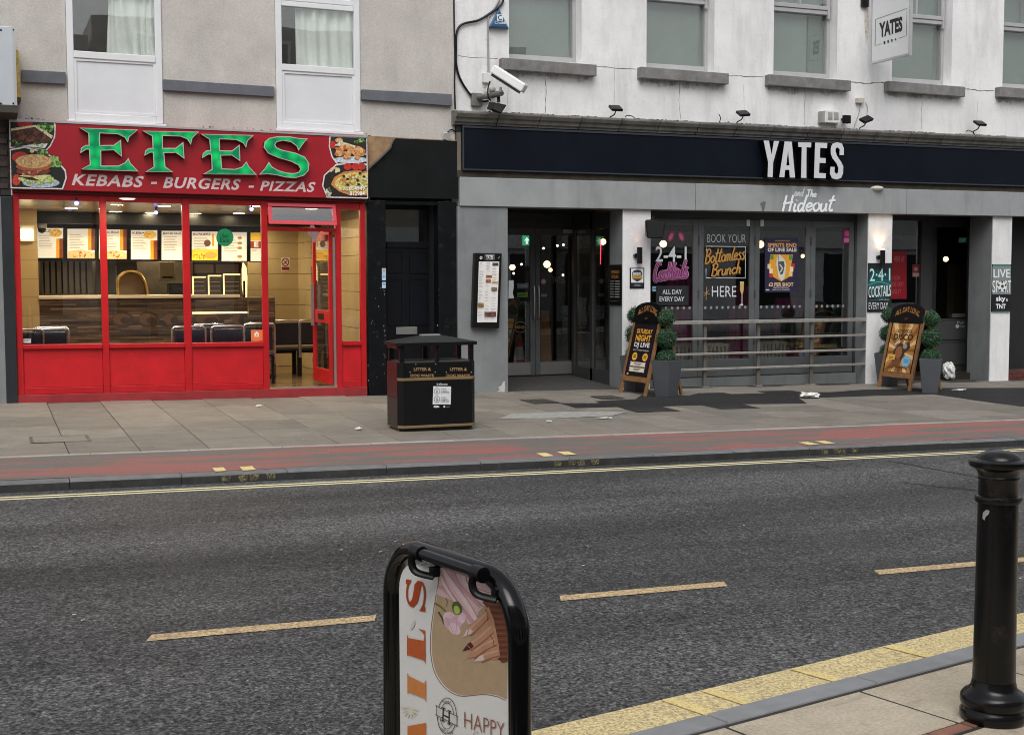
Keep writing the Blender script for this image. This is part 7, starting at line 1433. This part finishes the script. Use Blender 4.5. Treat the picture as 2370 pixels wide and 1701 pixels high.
pr.ell(756, 1168, 40, 16, (.6, .6, .62), 12, 0, .12); pr.ell(862, 1168, 14, 16, (.6, .6, .62), 8); pr.text('Council', 884, 1158, 932, 1178, C(150, 150, 155)); pr.build('fine_notice', BIN)
mb = MB(M_SILVER)
for u, v in ((402, 706), (740, 706), (890, 708), (1226, 708), (480, 600), (748, 600)): p = at(880+u/5.815, 740+v/5.815, by0-.002); mb.ball((p.x, by0-.001, p.z), .006, 5)
mb.build('rivet', BIN)

# ================================================================== BOLLARD
bp = near(2298, 1662)
BO = thing('bollard', 'black cast iron bollard with domed cap on the near pavement', 'bollard', (bp.x, bp.y, zn(bp.x)+.001)); H_ = 1.075
prof_base = [(.122, 0), (.128, .012), (.128, .035), (.120, .045), (.117, .052), (.124, .058), (.128, .075), (.126, .095), (.114, .110), (.098, .118), (.088, .135), (.0825, .16)]
MB(M_BOLLARD).lathe(prof_base, bp.x, bp.y, zn(bp.x)+.001, 40).build('base', BO, smooth=True)
MB(M_BOLLARD).lathe([(.0822, .161), (.0805, .30), (.0775, .75), (.0765, .865), (.0765, .88)], bp.x, bp.y, zn(bp.x)+.001, 40).build('shaft', BO, smooth=True)
MB(M_BOLLARD).lathe([(.0766, .866), (.086, .870), (.0895, .880), (.0895, .886), (.086, .895), (.077, .899)], bp.x, bp.y, zn(bp.x)+.002, 40).build('ring', BO, smooth=True)
MB(M_BOLLARD).lathe([(.076, .88), (.0755, .96), (.079, .965), (.079, .972), (.0765, .976), (.082, .992), (.096, 1.008), (.110, 1.012), (.115, 1.023), (.113, 1.035), (.100, 1.041), (.086, 1.044), (.084, 1.048), (.076, 1.058), (.055, 1.069), (.03, 1.074), (.002, 1.076)], bp.x, bp.y, zn(bp.x)+.001, 40).build('cap', BO, smooth=True)
c = near(2298, 1662); d = (Vector((CAM.x, CAM.y, 0))-Vector((c.x, c.y, 0))).normalized(); sdv = Vector((-d.y, d.x, 0)); mb = MB(M_SILVER); 
for k in range(10): a = k/10*6.28; 
pts = []
for (u, v) in ((-.055, .835), (-.042, .850), (-.030, .846), (-.034, .832), (-.044, .822), (-.048, .806), (-.056, .812)):
    rr = .0785; q = Vector((bp.x, bp.y, zn(bp.x)+v))+sdv*u+d*math.sqrt(rr*rr-u*u); pts.append(q)
mb.sheet(pts); mb.build('paint_scar', BO)

# ================================================================== FOREGROUND SWING SIGN
A2 = Vector((.932, -14.962)); B2 = Vector((.99, -15.225)); dd = (B2-A2).normalized(); mid = A2+dd*.178; ang = math.atan2(dd.y, dd.x)
SW_ = thing('swing_sign', 'black framed pavement sign with a white nail salon poster, cut off below', 'sign', (mid.x, mid.y, zn(mid.x)+.001), ang)
# local: x runs along the sign towards the camera, -y is the side the camera sees
Hs, hw, rc = 1.078, .273, .13
YF = 0.
path = [(-hw-.012, 0, .05), (-hw-.006, 0, .5), (-hw, 0, Hs-rc)]+[(-hw+rc-rc*math.cos(a), 0, Hs-rc+rc*math.sin(a)) for a in [math.pi/2*i/8 for i in range(1, 9)]]+[(hw-rc+rc*math.sin(a), 0, Hs-rc+rc*math.cos(a)) for a in [math.pi/2*i/8 for i in range(0, 9)]]+[(hw+.004, 0, .5), (hw+.008, 0, .05)]
path = [(x, YF, z) for x, y, z in path]
MB(M_BLKGLOSS).tube(path, .026, 16, r2=.022, upv=(0, 1, 0)).build('tube_frame', SW_, local=True, smooth=True)
zbar = 1.089
MB(M_BLKGLOSS).tube([(-.095, -.045, zbar), (.208, -.045, zbar)], .0135, 12).build('top_bar', SW_, local=True, smooth=True)
MB(M_BLKPLASTIC).box(-.33, .33, -.24, .24, 0, .055).build('base', SW_, local=True, bevel=.02)
for x in (-.073, .186):
    MB(M_BLKPLASTIC).tube([(x-.018, -.045, zbar), (x+.018, -.045, zbar)], .0175, 14).build('clamp', SW_, local=True, smooth=True); MB(M_SILVER).tube([(x-.0195, -.045, zbar), (x-.0182, -.045, zbar)], .007, 10).build('screw', SW_, local=True)
    MB(M_BLKPLASTIC).tube(smooth_path([(x, -.060, zbar-.005), (x, -.062, zbar-.024), (x+.012, -.056, zbar-.042), (x+.045, -.03, zbar-.05)], 4), .005, 8, r2=.010).build('hook', SW_, local=True, smooth=True)
    MB(M_BLKPLASTIC).box(x+.024, x+.042, -.030, -.012, zbar-.052, zbar-.03).build('hook_stop', SW_, local=True)
# panel and poster
x0p, x1p, ztp, zbp, yp = -.226, .248, Hs-.036, .20, -.010
rcp = .075
outl = [(x0p, zbp), (x1p, zbp), (x1p, ztp-rcp)]+[(x1p-rcp+rcp*math.cos(a), ztp-rcp+rcp*math.sin(a)) for a in [math.pi/2*i/6 for i in range(1, 7)]]+[(x0p+rcp-rcp*math.sin(a), ztp-rcp+rcp*math.cos(a)) for a in [math.pi/2*i/6 for i in range(0, 7)]]
M_POSTER = mk('white_poster_sheet', (.80, .80, .785), .35, var=.03, vs=12)
MB(M_POSTER).prism(outl, yp, yp+.010).build('poster_panel', SW_, local=True)
# print positions are read off the photograph on the plane of the poster
nrm = Vector((-dd.y, dd.x, 0)); nrm = nrm if nrm.dot(Vector((CAM.x-mid.x, CAM.y-mid.y, 0))) < 0 else -nrm     # points away from the camera
def loc_(px, py):
    o_ = Vector((mid.x, mid.y, 0))-nrm*.0105; r_ = ray(px, py); t_ = (o_-CAM).dot(nrm)/r_.dot(nrm); p = CAM+r_*t_; rel = p-Vector((mid.x, mid.y, zn(mid.x)+.001)); return rel.x*dd.x+rel.y*dd.y, rel.z
def sfn(u, v, L): x, z = loc_(870+u/3.455, 1230+v/3.455); return Vector((x, yp-.0004-L*.00002, z))
pr = PR(sfn, 0, .38)
# picture area, clipped to the rounded panel
pic = [(497, 262), (760, 345), (900, 400), (975, 430), (1030, 520), (1058, 640), (1056, 900), (1048, 1330)]
edge_c = [(p.x, p.y) for p in smooth_path([(1046, 1340, 0), (980, 1310, 0), (880, 1292, 0), (780, 1300, 0), (690, 1305, 0), (600, 1270, 0), (520, 1190, 0), (470, 1090, 0), (446, 940, 0), (452, 760, 0), (480, 560, 0), (508, 400, 0), (508, 310, 0), (497, 262, 0)], 4)]
pr.poly(pic+edge_c[:-1], C(186, 160, 128)); pr.ribbon([(p[0]-10, p[1]+8) for p in edge_c], 6, C(150, 96, 66)); 
SATIN = [C(226, 192, 196), C(206, 162, 168), C(238, 212, 214), C(190, 140, 148)]
pr.poly([(500, 268), (760, 348), (900, 402), (975, 432), (1030, 522), (1054, 620), (900, 560), (820, 640), (800, 720), (740, 740), (640, 560), (480, 500), (506, 400)], SATIN[0])
for i, q in enumerate(([(520, 280), (600, 400), (720, 560), (800, 700)], [(600, 305), (640, 400), (700, 470), (840, 600)], [(700, 335), (720, 420), (860, 480), (980, 500)], [(500, 430), (600, 520), (700, 640), (770, 730)], [(510, 340), (560, 450), (680, 620)])):
    pr.ribbon([(p.x, p.y) for p in smooth_path([(a, b, 0) for a, b in q], 5)], 34-4*i, SATIN[1 if i % 2 else 2]); pr.ribbon([(p.x+22, p.y) for p in smooth_path([(a, b, 0) for a, b in q], 5)], 8, SATIN[3])
pr.ribbon([(470, 570), (520, 600), (560, 640)], 16, C(120, 120, 60)); pr.ribbon([(500, 640), (530, 690), (545, 740)], 14, C(70, 74, 40)); pr.ribbon([(565, 600), (572, 560), (562, 530)], 6, C(90, 96, 60))
for (cx, cy, rx_, ry_, ro_) in ((590, 690, 58, 46, .5), (600, 745, 70, 46, .8), (650, 720, 50, 58, .2), (630, 775, 56, 38, .9), (690, 690, 30, 44, .1)): pr.ell(cx, cy, rx_, ry_, random.choice([C(232, 200, 208), C(216, 176, 190), C(240, 216, 220)]), 16, ro_, .07)
for q in ([(560, 680), (600, 760), (620, 810)], [(640, 690), (645, 750), (640, 820)], [(590, 660), (640, 700)]): pr.ribbon(q, 4, C(190, 150, 164))
pr.ell(650, 610, 40, 56, C(84, 100, 44), 16, -.3); pr.ell(648, 625, 24, 36, C(180, 196, 100), 14, -.3)
# sleeve
pr.poly([(850, 560), (900, 545), (1056, 580), (1058, 900), (1052, 1040), (1010, 1050), (980, 1010), (940, 800), (900, 620)], C(118, 66, 44))
for j in range(20): v = 575+j*23; pr.ribbon([(900+j*5.5, v), (980, v+8), (1055, v+4)], 7, C(84, 44, 30) if j % 2 else C(140, 82, 56))
SK, SKD, SKL = C(196, 146, 116), C(158, 104, 80), C(214, 168, 138)
pr.poly([(870, 620), (905, 600), (945, 700), (985, 900), (995, 1000), (940, 1030), (860, 940), (800, 800), (820, 700)], SK)
def finger(pts, w, nailc):
    pr.ribbon([(p.x, p.y+w*.3) for p in smooth_path([(a, b, 0) for a, b in pts], 5)], w*.9, SKD); pr.ribbon([(p.x, p.y) for p in smooth_path([(a, b, 0) for a, b in pts], 5)], w, SK); pr.ribbon([(p.x-4, p.y-w*.22) for p in smooth_path([(a, b, 0) for a, b in pts], 5)], w*.25, SKL)
    a, b = Vector(pts[-1]), Vector(pts[-2]); d_ = (a-b).normalized(); n_ = Vector((-d_.y, d_.x)); t_ = a+d_*w*1.15; pr.poly([tuple(a-d_*w*.5+n_*w*.36), tuple(a+n_*w*.42), tuple(t_), tuple(a-n_*w*.42), tuple(a-d_*w*.5-n_*w*.36)], nailc)
finger([(985, 960), (900, 985), (840, 1012)], 52, C(232, 204, 200)); finger([(960, 870), (860, 920), (775, 980)], 56, C(196, 140, 116)); finger([(930, 770), (840, 850), (750, 915)], 60, C(86, 34, 36)); finger([(900, 650), (820, 730), (745, 800)], 56, C(232, 200, 196))
pr.ribbon([(880, 620), (900, 660), (895, 710)], 6, C(120, 80, 50)); pr.ribbon([(915, 820), (945, 870), (940, 910), (970, 905)], 5, C(120, 80, 60)); pr.ribbon([(725, 900), (765, 935)], 3, C(220, 190, 190)); pr.ribbon([(745, 770), (735, 830)], 4, C(130, 90, 80))
# vertical NAILS lettering in copper, reading upwards
CO = [C(176, 70, 26), C(196, 96, 44), C(214, 136, 74), C(206, 120, 56)]
pr.ribbon([(p.x, p.y) for p in smooth_path([(264, 405, 0), (252, 470, 0), (256, 540, 0), (280, 588, 0), (310, 596, 0)], 5)], 15, CO[0]); pr.poly([(250, 540), (268, 585), (300, 602), (335, 570), (352, 500), (366, 430), (392, 428), (372, 398), (338, 392), (312, 420), (304, 480), (292, 540), (276, 560)], CO[0]); pr.ribbon([(p.x, p.y) for p in smooth_path([(360, 402, 0), (386, 440, 0), (393, 510, 0), (386, 575, 0), (366, 618, 0)], 5)], 15, CO[0]); pr.poly([(243, 378), (290, 388), (268, 425), (243, 415)], CO[0]); pr.poly([(398, 640), (348, 632), (376, 600), (398, 600)], CO[0])
pr.poly([(252, 815), (262, 848), (385, 870), (392, 830), (372, 800), (340, 772), (398, 790), (400, 1058), (390, 1028), (262, 985), (252, 990)], CO[1]); pr.poly([(255, 1125), (266, 1152), (392, 1212), (396, 1190), (404, 1190), (404, 1366), (394, 1332), (266, 1282), (255, 1295)], CO[2]); pr.poly([(256, 1552), (404, 1526), (404, 1640), (256, 1640)], CO[3])
for a in range(8): an = .3+a*.4; pr.ell(282+40*math.cos(an), 1400+56*math.sin(an), 34, 8, C(226, 222, 206), 10, an)
pr.ell(300, 742, 14, 40, C(214, 214, 210), 8, .4)
# round emblem and name
BK = C(34, 32, 34)
pr.ring(572, 1470, 76, 144, 5, BK, 36); pr.ring(572, 1470, 54, 104, 4, BK, 36)
pr.poly([(488, 1392), (655, 1475), (652, 1552), (486, 1468)], (.68, .68, .67)); pr.ribbon([(480, 1388), (660, 1478)], 5, BK); pr.ribbon([(480, 1458), (660, 1552)], 5, BK); pr.ribbon([(490, 1384), (490, 1472)], 4, BK); pr.ribbon([(652, 1470), (652, 1556)], 4, BK)
for q in ([(545, 1405), (540, 1510)], [(592, 1428), (590, 1535)], [(543, 1462), (592, 1486)]): pr.ribbon(q, 12, BK)
for q in ([(530, 1400), (562, 1412)], [(525, 1506), (556, 1518)], [(576, 1422), (608, 1436)], [(574, 1530), (606, 1544)]): pr.ribbon(q, 6, BK)
pr.text('HAPPY', 538, 1340, 604, 1366, C(60, 60, 62), .0, 0, 16); pr.text('NAILS & SPA', 520, 1560, 624, 1586, C(60, 60, 62), .0, 0, 40)
pr.text('HAPPY', 712, 1436, 1032, 1560, C(150, 92, 70), -.012, 0, 92); pr.script('Co', 770, 1590, 860, 1660, 5, C(190, 150, 130), 20)
pr.build('poster_print', SW_, local=True)

# ================================================================== OPPOSITE TERRACE (seen only in the reflections)
def opposite(x0, x1, h, col, lab, nwin):
    t = thing('opposite_building', lab, 'building', ((x0+x1)/2, -24, -.1)); m_ = mk('opposite_wall_%d' % int(x0), col, .85, var=.12); Y1 = -22.5
    MB(m_).box(x0, x1, Y1-6, Y1, 3.2, h).build('upper_wall', t); MB(M_UPVC).box(x0+.15, x1-.15, Y1-.3, Y1-.2, -.1, 2.6).build('shopfront', t); MB(M_WHITEPL).box(x0, x1, Y1-.2, Y1+.1, 2.6, 3.19).build('fascia', t); MB(m_).box(x0, x0+.3, Y1-.2, Y1, -.2, 2.599).build('pier', t)
    for i in range(nwin): c_ = x0+(x1-x0)*(i+.5)/nwin; MB(mk('opposite_pane', (.03, .035, .04), .08)).box(c_-1.2, c_+1.1, Y1-.199, Y1-.19, .5, 2.4).build('shop_window', t)
    for j in range(2):
        for i in range(nwin):
            c_ = x0+(x1-x0)*(i+.5)/nwin; w_ = MB(M_UPVC).box(c_-.6, c_+.6, Y1+.002, Y1+.05, 4.2+j*2.8, 6+j*2.8).build('window', t); MB(mk('opposite_pane', (.03, .035, .04), .08)).box(c_-.5, c_+.5, Y1+.051, Y1+.056, 4.3+j*2.8, 5.9+j*2.8).build('pane', w_)
opposite(-26, -9, 9.5, (.30, .18, .13), 'brick terrace across the road behind the viewer, left', 4); opposite(-8.9, 3, 8.6, (.52, .50, .46), 'pale terrace across the road straight behind the viewer', 3); opposite(3.1, 17, 9.2, (.42, .36, .30), 'tan terrace across the road behind the viewer, right of centre', 4); opposite(17.1, 36, 8.8, (.5, .5, .48), 'grey terrace across the road behind the viewer, far right', 5)
